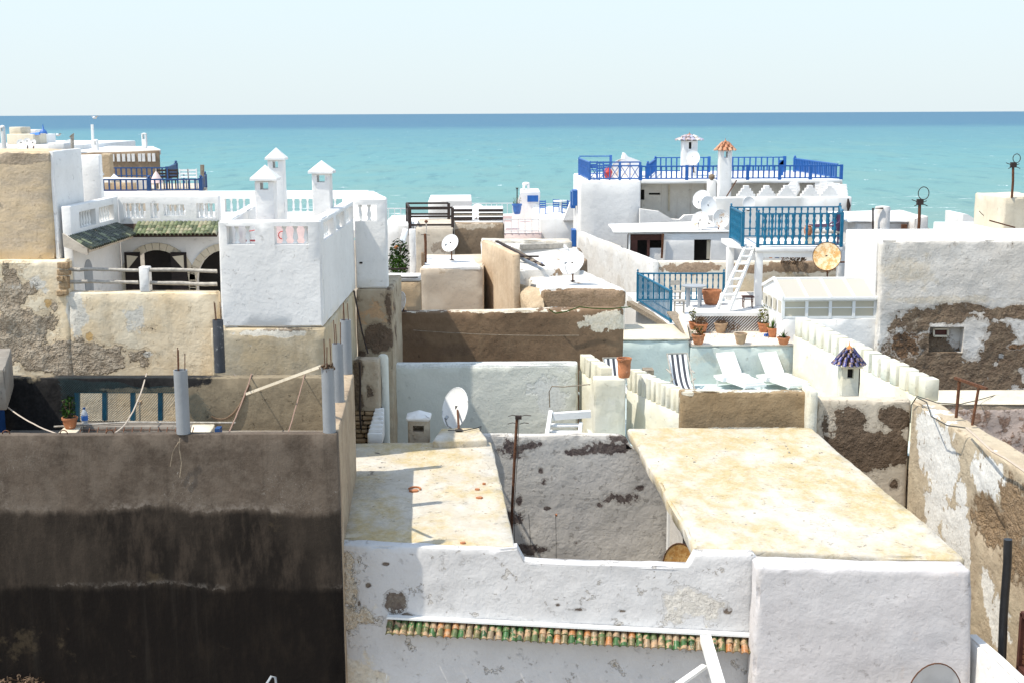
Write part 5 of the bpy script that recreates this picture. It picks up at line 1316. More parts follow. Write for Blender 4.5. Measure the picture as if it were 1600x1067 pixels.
# purple capped chimney
t_, c_, ze_, zt_i, hw_ = chimney(1326, 543, 571, 27, 29.6, ZL, 'beige chimney with a purple glazed tile cap and orange finial before the long slotted parapet', mat='creamwall', capmat='terra', cap_over=1.25, wv=.55, winw=.36, blind=True)
for o in list(t_.children):
    if o.name.startswith('cap'): bpy.data.objects.remove(o)
cx_, cy_ = c_.x, c_.y
hexa('cornice', [Vector((cx_ - .25, cy_ - .25, ze_ + .05)), Vector((cx_ + .25, cy_ - .25, ze_ + .05)), Vector((cx_ + .25, cy_ + .25, ze_ + .05)), Vector((cx_ - .25, cy_ + .25, ze_ + .05))], 'creamwall', t_, zb=ze_ - .02, seg=.3, amp=.003, r=.01)
ptm = tilemesh(.12, .05, 'cap_tile', 'tile_purple', .8, 5)
otm = tilemesh(.16, .075, 'cap_tile_orange', 'tile_orange', .8, 5); ltm = tilemesh(.22, .12, 'cap_tile_lilac', 'tile_lilac', .6, 5)
def tilecap(t, cx, cy, ze, zt, R, me, rows, per, fin='orange', under='soil'):
    H = zt - ze
    lathe('cap_core', Vector((cx, cy, ze)), [(R * .93, 0), (R * .05, H * .93)], under, t, 16)
    tl = math.atan2(H, R)
    for r_ in range(rows):
        q = (r_ + .0) / rows
        n_ = max(6, int(per * (1 - q * .55)))
        rr = R * (1 - (r_ + .55) / rows * .92) + .02; z_ = ze + H * (r_ + .62) / rows * .95
        for k in range(n_):
            a = 2 * math.pi * (k + .5 * (r_ % 2) * 0) / n_
            p = Vector((cx + rr * math.cos(a), cy + rr * math.sin(a), z_ + .02))
            o = link('tile', me, None, t, p); o.rotation_euler = (tl, 0, a + math.pi / 2); o.scale = (max(.35, (1 - q * .62)), 1.0, 1)
    lathe('finial', Vector((cx, cy, ze + H * .86)), [(R * .22, 0), (R * .2, .04), (R * .12, .07), (.012, .09), (.008, .17)], fin, t, 10)
tilecap(t_, cx_, cy_, ze_ + .05, zt_i + .02, .33, ptm, 4, 15)
tube('flue_pipe', [P(1343, 572, 29.75), P(1342, 600, 29.75), P(1340, 620, 29.75)], .022, 'darkiron', t_)

# ------------------------------------------------------------------ planter shelf pots and lattice
GP = 'potted plants on the planter terrace'
pot(Q(1091, 538, ZPL), .36, .30, 'terracotta pot with dark stems at the front left corner of the planter shelf', plant='bush', ph=.30, pn=80, leafmat='leafdark')
pot(Q(1095, 520, ZPL), .40, .30, 'wide terracotta bowl with dry leaves behind the front left pot', plant='bush', ph=.25, pn=140, leafmat='dry')
pot(Q(1084, 515, ZPL), .30, .26, 'terracotta pot with yellowing leaves against the left post of the lattice', plant='bush', ph=.42, pn=140, leafmat='leafyel')
pot(Q(1126, 520, ZPL), .38, .32, 'greyish bulbous pot with a dry plant before the lattice', mat='terrapale', plant='bush', ph=.16, pn=90, leafmat='dry')
pot(Q(1157, 537, ZPL), .34, .32, 'greyish clay pot with little soil at the front middle of the planter shelf', mat='terrapale', plant=None)
pot(Q(1193, 519, ZPL), .34, .30, 'terracotta pot with a yellow green leafy plant at the right end of the lattice', plant='bush', ph=.55, pn=150, leafmat='leafyel')
pot(Q(1207, 527, ZPL), .30, .30, 'rounded terracotta pot with thin green shoots right of the leafy plant', plant='spiky', ph=.40)
pot(Q(1224, 538, ZPL), .34, .22, 'low square-shouldered terracotta pot with a spiky aloe at the front right corner', plant='spiky', ph=.28, leafmat='leafdark')
leaves('dry_bush', Q(1136, 520, ZPL) + Vector((.15, 0, .2)), .28, .18, 220, .07, 'dry'); tag(bpy.data.objects['dry_bush'], 'dry brown bush spilling beside the greyish bulbous pot', 'bush')
o = leaves('blue_rag', Q(1198, 526, ZPL) + Vector((0, 0, .05)), .10, .05, 40, .10, 'bluecloth'); tag(o, 'crumpled blue rag on the planter shelf by the right pots', 'rag')
o = leaves('fallen_leaves', Q(1150, 525, ZPL) + Vector((0, 0, .03)), 1.3, .02, 160, .05, 'terra', ry=.9); tag(o, 'dry fallen leaves scattered over the planter shelf', None, None, 'stuff')
lt = thing('lattice_screen', Q(1140, 520, ZPL), 'white diagonal lattice screen behind the pots on the planter shelf', 'screen')
dL = 39.25
lz0, lz1 = ZPL + .02, P(1140, 494, dL).z
lx0, lx1 = P(1088, 510, dL).x, P(1190, 510, dL).x
hgt = lz1 - lz0
box('backing', (lx0, dL + .06, lz0), (lx1, dL + .09, lz1), 'dry', lt)
for k in range(27):
    xa = lx0 - hgt + (lx1 - lx0 + hgt) * k / 27
    a0 = max(xa, lx0); a1 = min(xa + hgt, lx1)
    if a1 - a0 < .05: continue
    bar('slat', (a0, dL, lz0 + (a0 - xa)), (a1, dL, lz0 + (a1 - xa)), .012, 'whitepaint', lt, .028)
bar('top_rail', (lx0, dL, lz1 + .06), (lx1, dL, lz1 + .06), .16, 'whitepaint', lt, .12)
# leaning boards on the left of the pots
o = bar('leaning_board', P(1049, 488, 39.6), P(1080, 528, 37.6), .30, 'wood', h=.05); tag(o, 'long weathered board leaning at the left edge of the planter shelf', 'board')
o = mk('white_board', [P(1064, 485, 39.2), P(1070, 492, 38.8), P(1078, 530, 37.3), P(1072, 520, 37.8), P(1062, 497, 38.9)] + [p + Vector((-.04, .02, 0)) for p in [P(1064, 485, 39.2), P(1070, 492, 38.8), P(1078, 530, 37.3), P(1072, 520, 37.8), P(1062, 497, 38.9)]],
       [(0, 1, 2, 3, 4), (9, 8, 7, 6, 5)] + [(i, 5 + i, 5 + (i + 1) % 5, (i + 1) % 5) for i in range(5)], 'cream'); tag(o, 'pale pointed board propped against the end of the teal railing', 'board')

# ------------------------------------------------------------------ table terrace
ZTT = 11.47
tt = thing('table_terrace', up(P(1120, 490, 41), GZ), 'white terrace platform with the grey table and teal railing', 'terrace')
hexa('deck', [Q(1046, 507, ZTT), Vector((Q(1046, 507, ZTT).x + 5.4, Q(1046, 507, ZTT).y + .5, ZTT)), Vector((11.4, 47, ZTT)), Q(988, 473, ZTT) + Vector((0, 2.5, 0))], 'white_far', tt, seg=.5, amp=.012, r=.03)
o = bar('edge_beam', Q(1050, 512, ZTT - .1), Q(984, 474, ZTT - .1), .22, 'wood', h=.16); tag(o, 'sun bleached timber edge below the slanting teal railing', 'beam')
tr1 = thing('teal_railing', Q(1048, 505, ZTT), 'teal turned-baluster railing round the grey table terrace', 'railing')
a = Q(1048, 505, ZTT); b = Q(996, 472, ZTT); c = Q(1130, 472, ZTT)
rail_run(tr1, a, b, 1.0, 'teal', .16, 'bar', (1, 1), bw=1.2); rail_run(tr1, b, c, 1.0, 'teal', .18, 'turned', (0, 1), bw=1.3)
tb = thing('round_table', Q(1083, 478, ZTT), 'grey round terrace table with straight legs', 'table')
c = Q(1084, 480, ZTT)
lathe('tabletop', c + Vector((0, 0, .70)), [(.40, 0), (.42, .02), (.42, .045), (.01, .05)], 'greypaint', tb, 28)
for k in range(4): p = c + Vector((.28 * math.cos(k * math.pi / 2 + .5), .28 * math.sin(k * math.pi / 2 + .5), 0)); bar('leg', p, p + Vector((0, 0, .70)), .075, 'greypaint', tb)
def stool(c, label, mat='greywood', h=.45):
    t = thing('stool', c, label, 'stool')
    box('seat', c + Vector((-.19, -.17, h - .04)), c + Vector((.19, .17, h)), mat, t)
    for x in (-.15, .15):
        for y_ in (-.13, .13): bar('leg', c + Vector((x, y_, 0)), c + Vector((x, y_, h - .04)), .03, mat, t)
        bar('stretcher', c + Vector((x, -.13, .2)), c + Vector((x, .13, .2)), .025, mat, t)
    bar('stretcher', c + Vector((-.15, -.13, .28)), c + Vector((.15, -.13, .28)), .025, mat, t)
    return t
stool(Q(1061, 490, ZTT), 'weathered slatted stool left of the grey table')
sc_ = stool(Q(1056, 476, ZTT) + Vector((0, .1, 0)), 'weathered wooden chair behind the stool beside the teal railing')
bar('backrest', sc_.location + Vector((-.17, .15, .72)), sc_.location + Vector((.17, .15, .72)), .03, 'greywood', sc_, .16)
stool(Q(1168, 481, ZTT) + Vector((0, 0, 0)), 'dark little stool against the shaded wall below the raised deck', 'redwood', .40)
pot(Q(1111, 476, ZTT), .62, .52, 'large wide terracotta bowl between the grey table and the white ladder', plant=None, group=None, cat='pot', name='terracotta_bowl')
# raised deck on posts
ZD = 13.50
rd = thing('raised_deck', up(P(1240, 480, 43.2), ZTT), 'white raised deck on square posts beside the ladder', 'deck')
d0 = 43.2; k0 = P(1137, 375, 45.4); dx0 = P(1140, 380, 44.6).x; dx1 = P(1317, 380, d0).x
A0 = P(1182, 384, d0); A0.z = ZD; A1 = P(1317, 384, d0); A1.z = ZD; A2 = P(1312, 372, 46.4); A2.z = ZD; A3 = P(1139, 372, 46.4); A3.z = ZD
A00 = P(1139, 378, 44.7); A00.z = ZD
hexa('deck_slab', [A0, A1, A2, Vector((A0.x, A2.y, ZD))], 'white', rd, zb=ZD - .16, seg=.5, amp=.004, r=.015)
hexa('deck_slab', [Vector((A00.x, 44.7, ZD)), Vector((A0.x - .003, 43.5, ZD)), Vector((A0.x - .003, A2.y, ZD)), Vector((A00.x, A2.y, ZD))], 'white', rd, zb=ZD - .16, seg=.5, amp=.004, r=.015)
for (u_, dd) in ((1141, 44.9), (1186, 43.4), (1314, 43.4), (1316, 46.2)):
    p = P(u_, 400, dd); hexa('post', [Vector((p.x - .12, dd - .1, ZD - .17)), Vector((p.x + .12, dd - .1, ZD - .17)), Vector((p.x + .12, dd + .14, ZD - .17)), Vector((p.x - .12, dd + .14, ZD - .17))], 'white', rd, zb=ZTT, seg=.5, amp=.004, r=.015)
bar('beam', Vector((A0.x, 43.4, ZD - .27)), Vector((A1.x, 43.4, ZD - .27)), .14, 'whitepaint', rd, .18)
tr2 = thing('teal_railing', Vector((A0.x, d0, ZD)), 'teal turned-baluster railing round the raised deck', 'railing')
Z0 = Vector((0, 0, .0))
rail_run(tr2, A0 + Vector((.05, .05, 0)), A1 + Vector((-.05, .05, 0)), 1.12, 'teal', .22, 'turned', (1, 1), bw=2.5, mid=.36, pw=.10)
rail_run(tr2, A1 + Vector((-.05, .05, 0)), A2 + Vector((-.05, -.05, 0)), 1.12, 'teal', .26, 'turned', (0, 1), bw=1.5, mid=.36, pw=.10)
rail_run(tr2, A2 + Vector((-.05, -.05, 0)), A3 + Vector((.05, -.05, 0)), 1.12, 'teal', .23, 'turned', (0, 1), bw=1.7, mid=.36, pw=.10)
e_ = A0 + Vector((-.42, .30, 0))
rail_run(tr2, A3 + Vector((.05, -.05, 0)), e_, 1.12, 'teal', .20, 'turned', (0, 1), bw=1.3, pw=.10)
# ladder
ld = thing('white_ladder', Q(1130, 490, ZTT), 'steep white wooden ladder up to the raised deck', 'ladder')
l0, l1 = Q(1119, 488, ZTT), P(1166, 384, 43.6)
r0, r1 = Q(1135, 488, ZTT), P(1180, 384, 43.6)
l0 = P(1117, 492, 41.6); r0 = P(1137, 492, 41.6)
bar('stringer', l0, l1, .07, 'whitepaint', ld, .14); bar('stringer', r0, r1, .07, 'whitepaint', ld, .14)
for k in range(9):
    q = (k + .5) / 9; a = l0.lerp(l1, q); b = r0.lerp(r1, q)
    mk('tread', [a + Vector((0, -.12, 0)), b + Vector((0, -.12, 0)), b + Vector((0, .12, 0)), a + Vector((0, .12, 0)), a + Vector((0, -.12, .04)), b + Vector((0, -.12, .04)), b + Vector((0, .12, .04)), a + Vector((0, .12, .04))], BOXF, 'whitepaint', ld)
# chair and dark stool on the deck
dk = thing('armchair', Vector((P(1288, 380, 44.5).x, 44.5, ZD)), 'dark slatted armchair on the raised deck behind the teal railing', 'chair')
c = Vector(dk.location)
M['plum'] = paint('plum_paint', (.07, .03, .08), .6)
box('seat', c + Vector((-.5, -.3, .36)), c + Vector((.45, .3, .42)), 'greywood', dk)
for x in (-.45, .4):
    for y_ in (-.26, .26): bar('leg', c + Vector((x, y_, 0)), c + Vector((x, y_, .36)), .05, 'plum', dk)
for s in (-.28, .28): tube('armrest', [c + Vector((-.5, s, .6)), c + Vector((.2, s, .62)), c + Vector((.42, s, .75)), c + Vector((.5, s, 1.05))], .035, 'plum', dk)
for k in range(5): bar('back_slat', c + Vector((.42, -.24 + k * .12, .42)), c + Vector((.52, -.24 + k * .12, 1.05)), .04, 'plum', dk)
o = lathe('clay_jar', Vector((P(1262, 380, 44.2).x, 44.2, ZD + .3)), [(.10, 0), (.14, .1), (.15, .25), (.10, .30), (.12, .34), (.01, .34)], 'terra', None, 14); tag(o, 'small clay jar on the raised deck left of the dark armchair', 'jar')
o = box('crate', Vector((P(1258, 380, 44.2).x - .0, 44.05, ZD)), Vector((P(1268, 380, 44.2).x, 44.4, ZD + .3)), 'cream'); tag(o, 'pale box under the small clay jar on the raised deck', 'box')
# wall behind the terrace
v_l = [dict(c=(.36, .27, .19), c2=(.28, .20, .14), blobs=[B(1085, 420, 46.9, 54, 11, 1.4), B(1260, 417, 46.9, 80, 12, 1.4), B(1180, 420, 46.9, 60, 9, 1.1)], ns=2, thr=1.0, soft=.04, rub=.7, dep=.4),
       dict(c=(.58, .46, .30), c2=(.62, .52, .36), blobs=[B(1250, 460, 46.9, 160, 34, 1.3)], ns=1, thr=1.0, soft=.1, rub=.1, dep=0, op=.75)]
M['backwall'] = plaster('patched_back_wall', (.72, .68, .60), (.66, .60, .50), layers=v_l, scale=.9, bump=.5, grime=.3)
o = fb('back_wall', (1028, 409, 47), (1345, 409, 47), .35, 'backwall', seg=.3, amp=.02, r=.05); tag(o, 'low wall with brown patches behind the grey table terrace', 'wall')
W0, W1 = P(912, 362, 54.8), P(1030, 408, 46.9)
M['oldwhite'] = plaster('worn_limewash', (.74, .73, .70), (.68, .65, .60), scale=.8, bump=.5, grime=.35, layers=[dict(c=(.52, .48, .42), c2=(.60, .56, .5), blobs=[B(975, 450, 50, 14, 40, .8), B(950, 400, 50, 30, 30, .4)], ns=1.2, thr=1.0, soft=.1, op=.6, rub=.1, dep=0)])
o = hexa('slanting_wall', [W1 + Vector((-.25, 0, 0)), W1, W0, W0 + Vector((-.25, 0, 0))], 'oldwhite', None, seg=.4, amp=.02, r=.05); tag(o, 'worn white wall slanting away left of the teal railing', 'wall')
# rusty dish on a post
dish(P(1292, 401, 41.5), .45, (-.25, -1, .35), 'round rusted orange dish mounted below the right end of the raised deck', mat='rustdish', mastbase=P(1293, 441, 41.7), ry=.47, arm=False, back='rust')
tube('bracket_pipe', [P(1300, 410, 41.8), P(1322, 410, 42)], .03, 'rust'); tag(bpy.data.objects['bracket_pipe'], 'short rusty pipe bracket right of the orange dish', 'bracket')
# laundry line on the back wall
ln = tube('washing_line', sag(P(1176, 397, 47.6), P(1300, 397, 47.6), .02), .006, 'cable'); tag(ln, 'washing line strung under the raised deck', 'washing line')
for i, (u_, cm, w_, lb) in enumerate(((1187, 'bluecloth', 5, 'small blue cloth, leftmost on the washing line'), (1194, 'whitecloth', 5, 'small white cloth on the washing line'), (1202, 'orange', 5, 'small orange cloth on the washing line'), (1211, 'navy', 7, 'dark blue cloth on the washing line'), (1220, 'pink', 4, 'pink cloth, rightmost on the washing line'))):
    a = P(u_, 397, 47.58); b = P(u_ + w_, 397, 47.58); vs = []
    for k in range(4):
        f = k / 3; p = a.lerp(b, f); o_ = .02 * math.sin(k * 2)
        vs += [p + Vector((0, o_, 0)), p + Vector((0, o_ + .01, -.17)), p + Vector((0, o_ + .008, 0)), p + Vector((0, o_ + .018, -.17))]
    fs = []
    for k in range(3): q = k * 4; fs += [(q, q + 1, q + 5, q + 4), (q + 2, q + 6, q + 7, q + 3)]
    o = mk('hanging_cloth', vs, fs, cm); tag(o, lb, 'laundry', 'laundry on the line under the raised deck')
o = leaves('dry_branches', P(1238, 404, 46.8), .5, .25, 160, .16, 'dry'); tag(o, 'tangle of dry branches on the back wall under the raised deck', 'branches')

# ------------------------------------------------------------------ greenhouse
gh = thing('glass_roof_room', up(P(1290, 498, 37.3), P(1290, 498, 37.3).z), 'white framed glass lean-to with pitched panes at the right', 'glass house')
GF, GB = 37.3, 39.9
ze = P(1290, 467, GF).z; z0_ = P(1290, 498, GF).z
x0g, x1g = P(1224, 480, GF).x, P(1371, 480, GF).x
rdg = 38.5; zr = P(1290, 437, rdg).z
xo = -.10
hexa('plinth', [Vector((x0g, GF, z0_)), Vector((x1g, GF, z0_)), Vector((x1g, GB, z0_)), Vector((x0g + xo, GB, z0_))], 'bluewash' if 'bluewash' in M else 'white', gh, seg=.4, amp=.012, r=.03)
nb = 4
for k in range(nb + 1):
    x = x0g + (x1g - x0g) * k / nb
    bar('mullion', (x, GF + .04, z0_), (x, GF + .04, ze), .09, 'whitepaint', gh)
    bar('rafter', (x, GF - .05, ze + .02), (x - .0 + xo * .4, rdg, zr + .02), .07, 'whitepaint', gh, .07)
for z_ in (z0_ + .03, ze - .05, (z0_ + ze) / 2 + .02): bar('rail', (x0g, GF + .04, z_), (x1g, GF + .04, z_), .07 if z_ != (z0_ + ze) / 2 + .02 else .03, 'whitepaint', gh)
bar('ridge', (x0g - .12, rdg, zr + .03), (x1g, rdg, zr + .03), .08, 'whitepaint', gh); bar('eave_rail', (x0g, GF - .05, ze + .01), (x1g, GF - .05, ze + .01), .07, 'whitepaint', gh)
for k in range(nb):
    xa, xb = x0g + (x1g - x0g) * k / nb + .045, x0g + (x1g - x0g) * (k + 1) / nb - .045
    box('pane', (xa, GF + .05, z0_ + .06), (xb, GF + .07, ze - .09), 'pane', gh)
    xa -= .01; xb += .01
    vs = [(xa, GF - .03, ze + .02), (xb, GF - .03, ze + .02), (xb + xo * .3, rdg, zr), (xa + xo * .3, rdg, zr)]
    M.setdefault('roofpane', glass('milky_roof_pane', (.46, .42, .35), .35))
    mk('roof_pane', vs + [(a_, b_, c_ + .015) for a_, b_, c_ in vs], BOXF, 'roofpane', gh)
vs = [(x0g + xo * .4, rdg, zr), (x1g, rdg, zr), (x1g, GB, ze + .05), (x0g + xo, GB, ze + .05)]
mk('roof_pane', vs + [(a_, b_, c_ + .015) for a_, b_, c_ in vs], BOXF, 'roofpane', gh)
mk('gable', [(x0g + .01, GF + .05, z0_), (x0g + xo, GB, z0_), (x0g + xo, GB, ze + .04), (x0g + xo * .4, rdg, zr - .02), (x0g + .01, GF + .05, ze), (x0g + .04, GF + .05, z0_), (x0g + xo + .03, GB, z0_), (x0g + xo + .03, GB, ze + .04), (x0g + xo * .4 + .03, rdg, zr - .02), (x0g + .04, GF + .05, ze)],
   [(4, 3, 2, 1, 0), (5, 6, 7, 8, 9)] + [(i, (i + 1) % 5, 5 + (i + 1) % 5, 5 + i) for i in range(5)], 'whitepaint', gh)
for k in range(4):
    ya, yb = GF + .25 + k * .58, GF + .25 + k * .58 + .38
    mk('side_pane', [(x0g - .012 - .04 * k, ya, z0_ + .12), (x0g - .012 - .04 * k - .015, yb, z0_ + .12), (x0g - .012 - .04 * k - .015, yb, ze - .12), (x0g - .012 - .04 * k, ya, ze - .12)], [(3, 2, 1, 0)], 'pane', gh)
bar('barge_board', (x0g - .02, GF - .05, ze + .04), (x0g + xo * .4 - .02, rdg, zr + .05), .05, 'whitepaint', gh, .09); bar('barge_board', (x0g + xo * .4 - .02, rdg, zr + .05), (x0g + xo - .02, GB, ze + .08), .05, 'whitepaint', gh, .09)
o = fb('white_corner_wall', (1222, 500, 37.9), (1243, 498, 37.9), 1.2, 'white', seg=.3, amp=.012, r=.12, zb=ZL); tag(o, 'rounded white wall end at the left foot of the glass lean-to', 'wall')
# ------------------------------------------------------------------ N  white house with the blue roof terrace
def far_chair(c, h, label, mat, grp=None):
    c = Vector(c)
    t = thing('garden_chair', c, label, 'chair', grp)
    s = h
    box('seat', c + Vector((-.22, -.2, .40)) * s, c + Vector((.22, .22, .45)) * s, mat, t)
    for k in range(3): bar('back_slat', c + Vector((-.22, .22, .55 + .15 * k)) * s, c + Vector((.22, .22, .55 + .15 * k)) * s, .03, mat, t, .07)
    for x in (-.2, .2):
        for y_, zz9 in ((-.18, .40), (.22, .92)): bar('leg', c + Vector((x, y_, 0)) * s, c + Vector((x, y_, zz9)) * s, .04, mat, t)
    return t
nh = thing('blue_terrace_house', up(P(1000, 300, 56), GZ), 'tall white house with cobalt shutters under the long cobalt blue roof railing', 'house')
a, b = P(907, 283, 56), P(1001, 286, 56); ZN = a.z; b.z = ZN
hexa('wall', [a, b, b + Vector((0, 9, 0)), P(896, 281, 63) - Vector((0, 0, P(896, 281, 63).z - ZN))], 'white', nh, seg=.6, amp=.02, r=.05)
for (v0, v1, d_, sh) in ((300, 326, 60.5, .35), (298, 322, 58.5, .35), (360, 386, 59.5, .3)):
    z1, z0 = P(900, v0, d_).z, P(900, v1, d_).z
    xw_ = a.x + (P(896, 281, 63).x - a.x) * (d_ - 56) / 7
    box('shutter', (xw_ - .22, d_ - .05, z0), (xw_ - .02, d_ + .9, z1), 'blue', nh)
# recessed middle wall with vents
M['ventwall'] = plaster('water_stained_render', (.74, .70, .62), (.78, .75, .69), scale=.9, bump=.4, streak=.75, streakcol=(.33, .24, .15), grime=.3)
m0, m1 = P(1002, 292, 57.5), P(1120, 292, 57.5); m0.z = m1.z = ZN - .05
mw = hexa('vent_wall', [m0, m1, m1 + Vector((0, .4, 0)), m0 + Vector((0, .4, 0))], 'ventwall', nh, seg=.5, amp=.012, r=.02)
cut(mw, [cbox((1014, 302), (1032, 305), 57.2, 57.75), cbox((1001, 297), (1007, 313), 57.2, 57.75)])
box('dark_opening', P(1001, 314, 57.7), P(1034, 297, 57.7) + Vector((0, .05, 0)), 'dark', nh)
box('pilaster', P(1044, 330, 57.4), P(1047, 290, 57.4) + Vector((0, .1, 0)), 'cream', nh)
e0, e1 = P(1110, 292, 57.4), P(1316, 291, 56.5); e0.z = e1.z = ZN - .05
hexa('wall', [e0, e1, e1 + Vector((0, 9, 0)), e0 + Vector((0, 9, 0))], 'ventwall', nh, seg=.8, amp=.012, r=.03)
g0, g1 = P(1002, 288, 56), P(1316, 290, 56); g0.z = g1.z = ZN
hexa('terrace_slab', [g0, g1, g1 + Vector((0, 9, 0)), g0 + Vector((0, 9, 0))], 'white_far', nh, zb=ZN - .14, seg=1, amp=.006, r=.02)
# sloping white parapet before the vent wall
sA = [P(1000, 327, 55.5), P(1030, 331, 55.5), P(1050, 343, 55.5), P(1062, 344, 55.5), P(1070, 337, 55.5), P(1118, 335, 55.5)]
vs = [p for p in sA] + [up(p, GZ) for p in sA]
vs += [p + Vector((0, .4, 0)) for p in vs]
m = len(sA); fs = []
for i in range(m - 1):
    fs += [(m + i, m + i + 1, i + 1, i), (2 * m + i, 2 * m + i + 1, 3 * m + i + 1, 3 * m + i), (i, i + 1, 2 * m + i + 1, 2 * m + i)]
fs += [(0, 2 * m, 3 * m, m), (m - 1, 2 * m - 1, 4 * m - 1, 3 * m - 1)]
o = mk('sloping_parapet', vs, fs, 'white'); tag(o, 'white parapet with a dipping curved top before the stained vent wall', 'parapet')
# railings (blue) on the terrace
br = thing('blue_railing', Vector((g0.x, 56.1, ZN)), 'long cobalt blue railing along the front of the far roof terrace', 'railing')
hN = P(1150, 260, 56.1).z - ZN
pts_ = [1001, 1073, 1122, 1168, 1218, 1266, 1314]
for i in range(len(pts_) - 1):
    rail_run(br, Vector((P(pts_[i], 280, 56.1).x, 56.1, ZN)), Vector((P(pts_[i + 1], 280, 56.1).x, 56.1, ZN)), hN, 'blue', .21, 'bar', (1 if i == 0 else 0, 1), pw=.13, knob=False, bw=2.6, thick=.06)
br2 = thing('blue_railing', Vector((g0.x, 63, ZN)), 'rear cobalt blue railing seen through the long front railing of the far terrace', 'railing')
xs = [P(1003, 270, 64).x, P(1105, 270, 64).x, P(1222, 270, 64).x]
rail_run(br2, Vector((P(1012, 270, 57).x, 57, ZN)), Vector((xs[0] + .6, 63.5, ZN)), hN + .05, 'blue', .30, 'bar', (1, 1), pw=.13, knob=True, bw=2.6)
for i in range(2): rail_run(br2, Vector((xs[i] + .6, 63.5, ZN)), Vector((xs[i + 1], 63.5, ZN)), hN + .12, 'blue', .26, 'bar', (0, 1), pw=.14, knob=False, bw=2.6)
br3 = thing('blue_railing', Vector((P(1312, 270, 58).x, 60, ZN)), 'right hand return of cobalt blue railing at the far end of the terrace', 'railing')
rail_run(br3, Vector((P(1245, 268, 63).x, 63.5, ZN)), Vector((P(1314, 268, 56.2).x - .1, 56.4, ZN)), hN + .05, 'blue', .28, 'bar', (1, 0), pw=.14, knob=True, bw=2.6)
o = mk('blue_gate', [Vector(p) for p in boxv((P(1216, 270, 60).x, 60, ZN), (P(1224, 270, 60).x, 60.1, ZN + hN + .1))], BOXF, 'blue'); tag(o, 'solid cobalt blue gate leaf in the far terrace railing', 'gate')
o = mk('blue_finial', [P(1216, 258, 60), P(1225, 258, 60), P(1225, 249, 60), P(1216, 258, 60.1), P(1225, 258, 60.1), P(1225, 249, 60.1)], [(0, 1, 2), (5, 4, 3), (0, 3, 4, 1), (1, 4, 5, 2), (2, 5, 3, 0)], 'blue'); tag(o, 'pointed cobalt board rising above the gate of the far terrace', 'board')
# lighter crossed railing on the left part
bx = thing('cross_railing', P(950, 280, 56.2), 'cobalt blue railing with crossed panels on the left corner of the far terrace', 'railing')
M['blue2'] = paint('lighter_cobalt_paint', (.05, .16, .46), .45, var=.2)
cx0, cx1 = P(921, 280, 56.1).x, P(1000, 280, 56.1).x
hx = P(950, 254, 56.1).z - ZN
for k in range(6):
    x = cx0 + (cx1 - cx0) * k / 5
    bar('post', (x, 56.1, ZN), (x, 56.1, ZN + hx), .10 if k in (0, 3, 5) else .05, 'blue2', bx)
    if k < 5:
        xa, xb = x + .05, cx0 + (cx1 - cx0) * (k + 1) / 5 - .05
        bar('cross_bar', (xa, 56.1, ZN + .1), (xb, 56.1, ZN + hx * .78), .03, 'blue2', bx); bar('cross_bar', (xb, 56.13, ZN + .1), (xa, 56.13, ZN + hx * .78), .03, 'blue2', bx)
for z_ in (.08, hx * .8, hx): bar('rail', (cx0, 56.1, ZN + z_), (cx1, 56.1, ZN + z_), .06, 'blue2', bx)
q0 = Vector((P(905, 276, 61).x, 61.0, ZN)); rail_run(bx, q0, Vector((cx0, 56.1, ZN)), hx, 'blue2', .3, 'bar', (1, 0), pw=.1, knob=False, bw=3, mid=.5)
rail_run(bx, q0, Vector((P(954, 276, 61).x, 61, ZN)), hx + .1, 'blue2', .9, 'bar', (0, 1), pw=.12, knob=False, bw=2, mid=hx * .75)
grp = 'blue chairs on the far terraces'
for i, (u_, d_) in enumerate(((938, 58), (948, 58.6), (928, 59))): far_chair(Vector((P(u_, 280, d_).x, d_, ZN)), .8, ('cobalt garden chair behind the crossed blue railing, middle one', 'cobalt garden chair behind the crossed blue railing, right one', 'cobalt garden chair behind the crossed blue railing, left one')[i], 'blue2', grp)
o = lathe('red_flower_tub', Vector((P(950, 280, 57).x, 57, ZN)), [(.12, 0), (.18, .3), (.2, .32), (.1, .5), (.01, .52)], 'red', None, 10); tag(o, 'small red flower tub behind the crossed blue railing', 'flower tub')
dish(P(972, 268, 57.2), .50, (-.1, -1, .2), 'dish with a brownish face behind the crossed blue railing', mat='rustdish_light', mastbase=Vector((P(972, 280, 57.4).x, 57.4, ZN)), arm=False)
vs = [P(973, 256, 59), P(977, 240, 59), P(981, 245, 59), P(1000, 252, 59), P(1000, 285, 59), P(973, 285, 59)]
o = mk('white_stair_wall', vs + [p + Vector((0, 1.5, 0)) for p in vs], [(5, 4, 3, 2, 1, 0), tuple(range(6, 12))] + [(i, (i + 1) % 6, 6 + (i + 1) % 6, 6 + i) for i in range(6)], 'white'); tag(o, 'small white wedge shaped stair wall on the far blue terrace', 'stair wall')
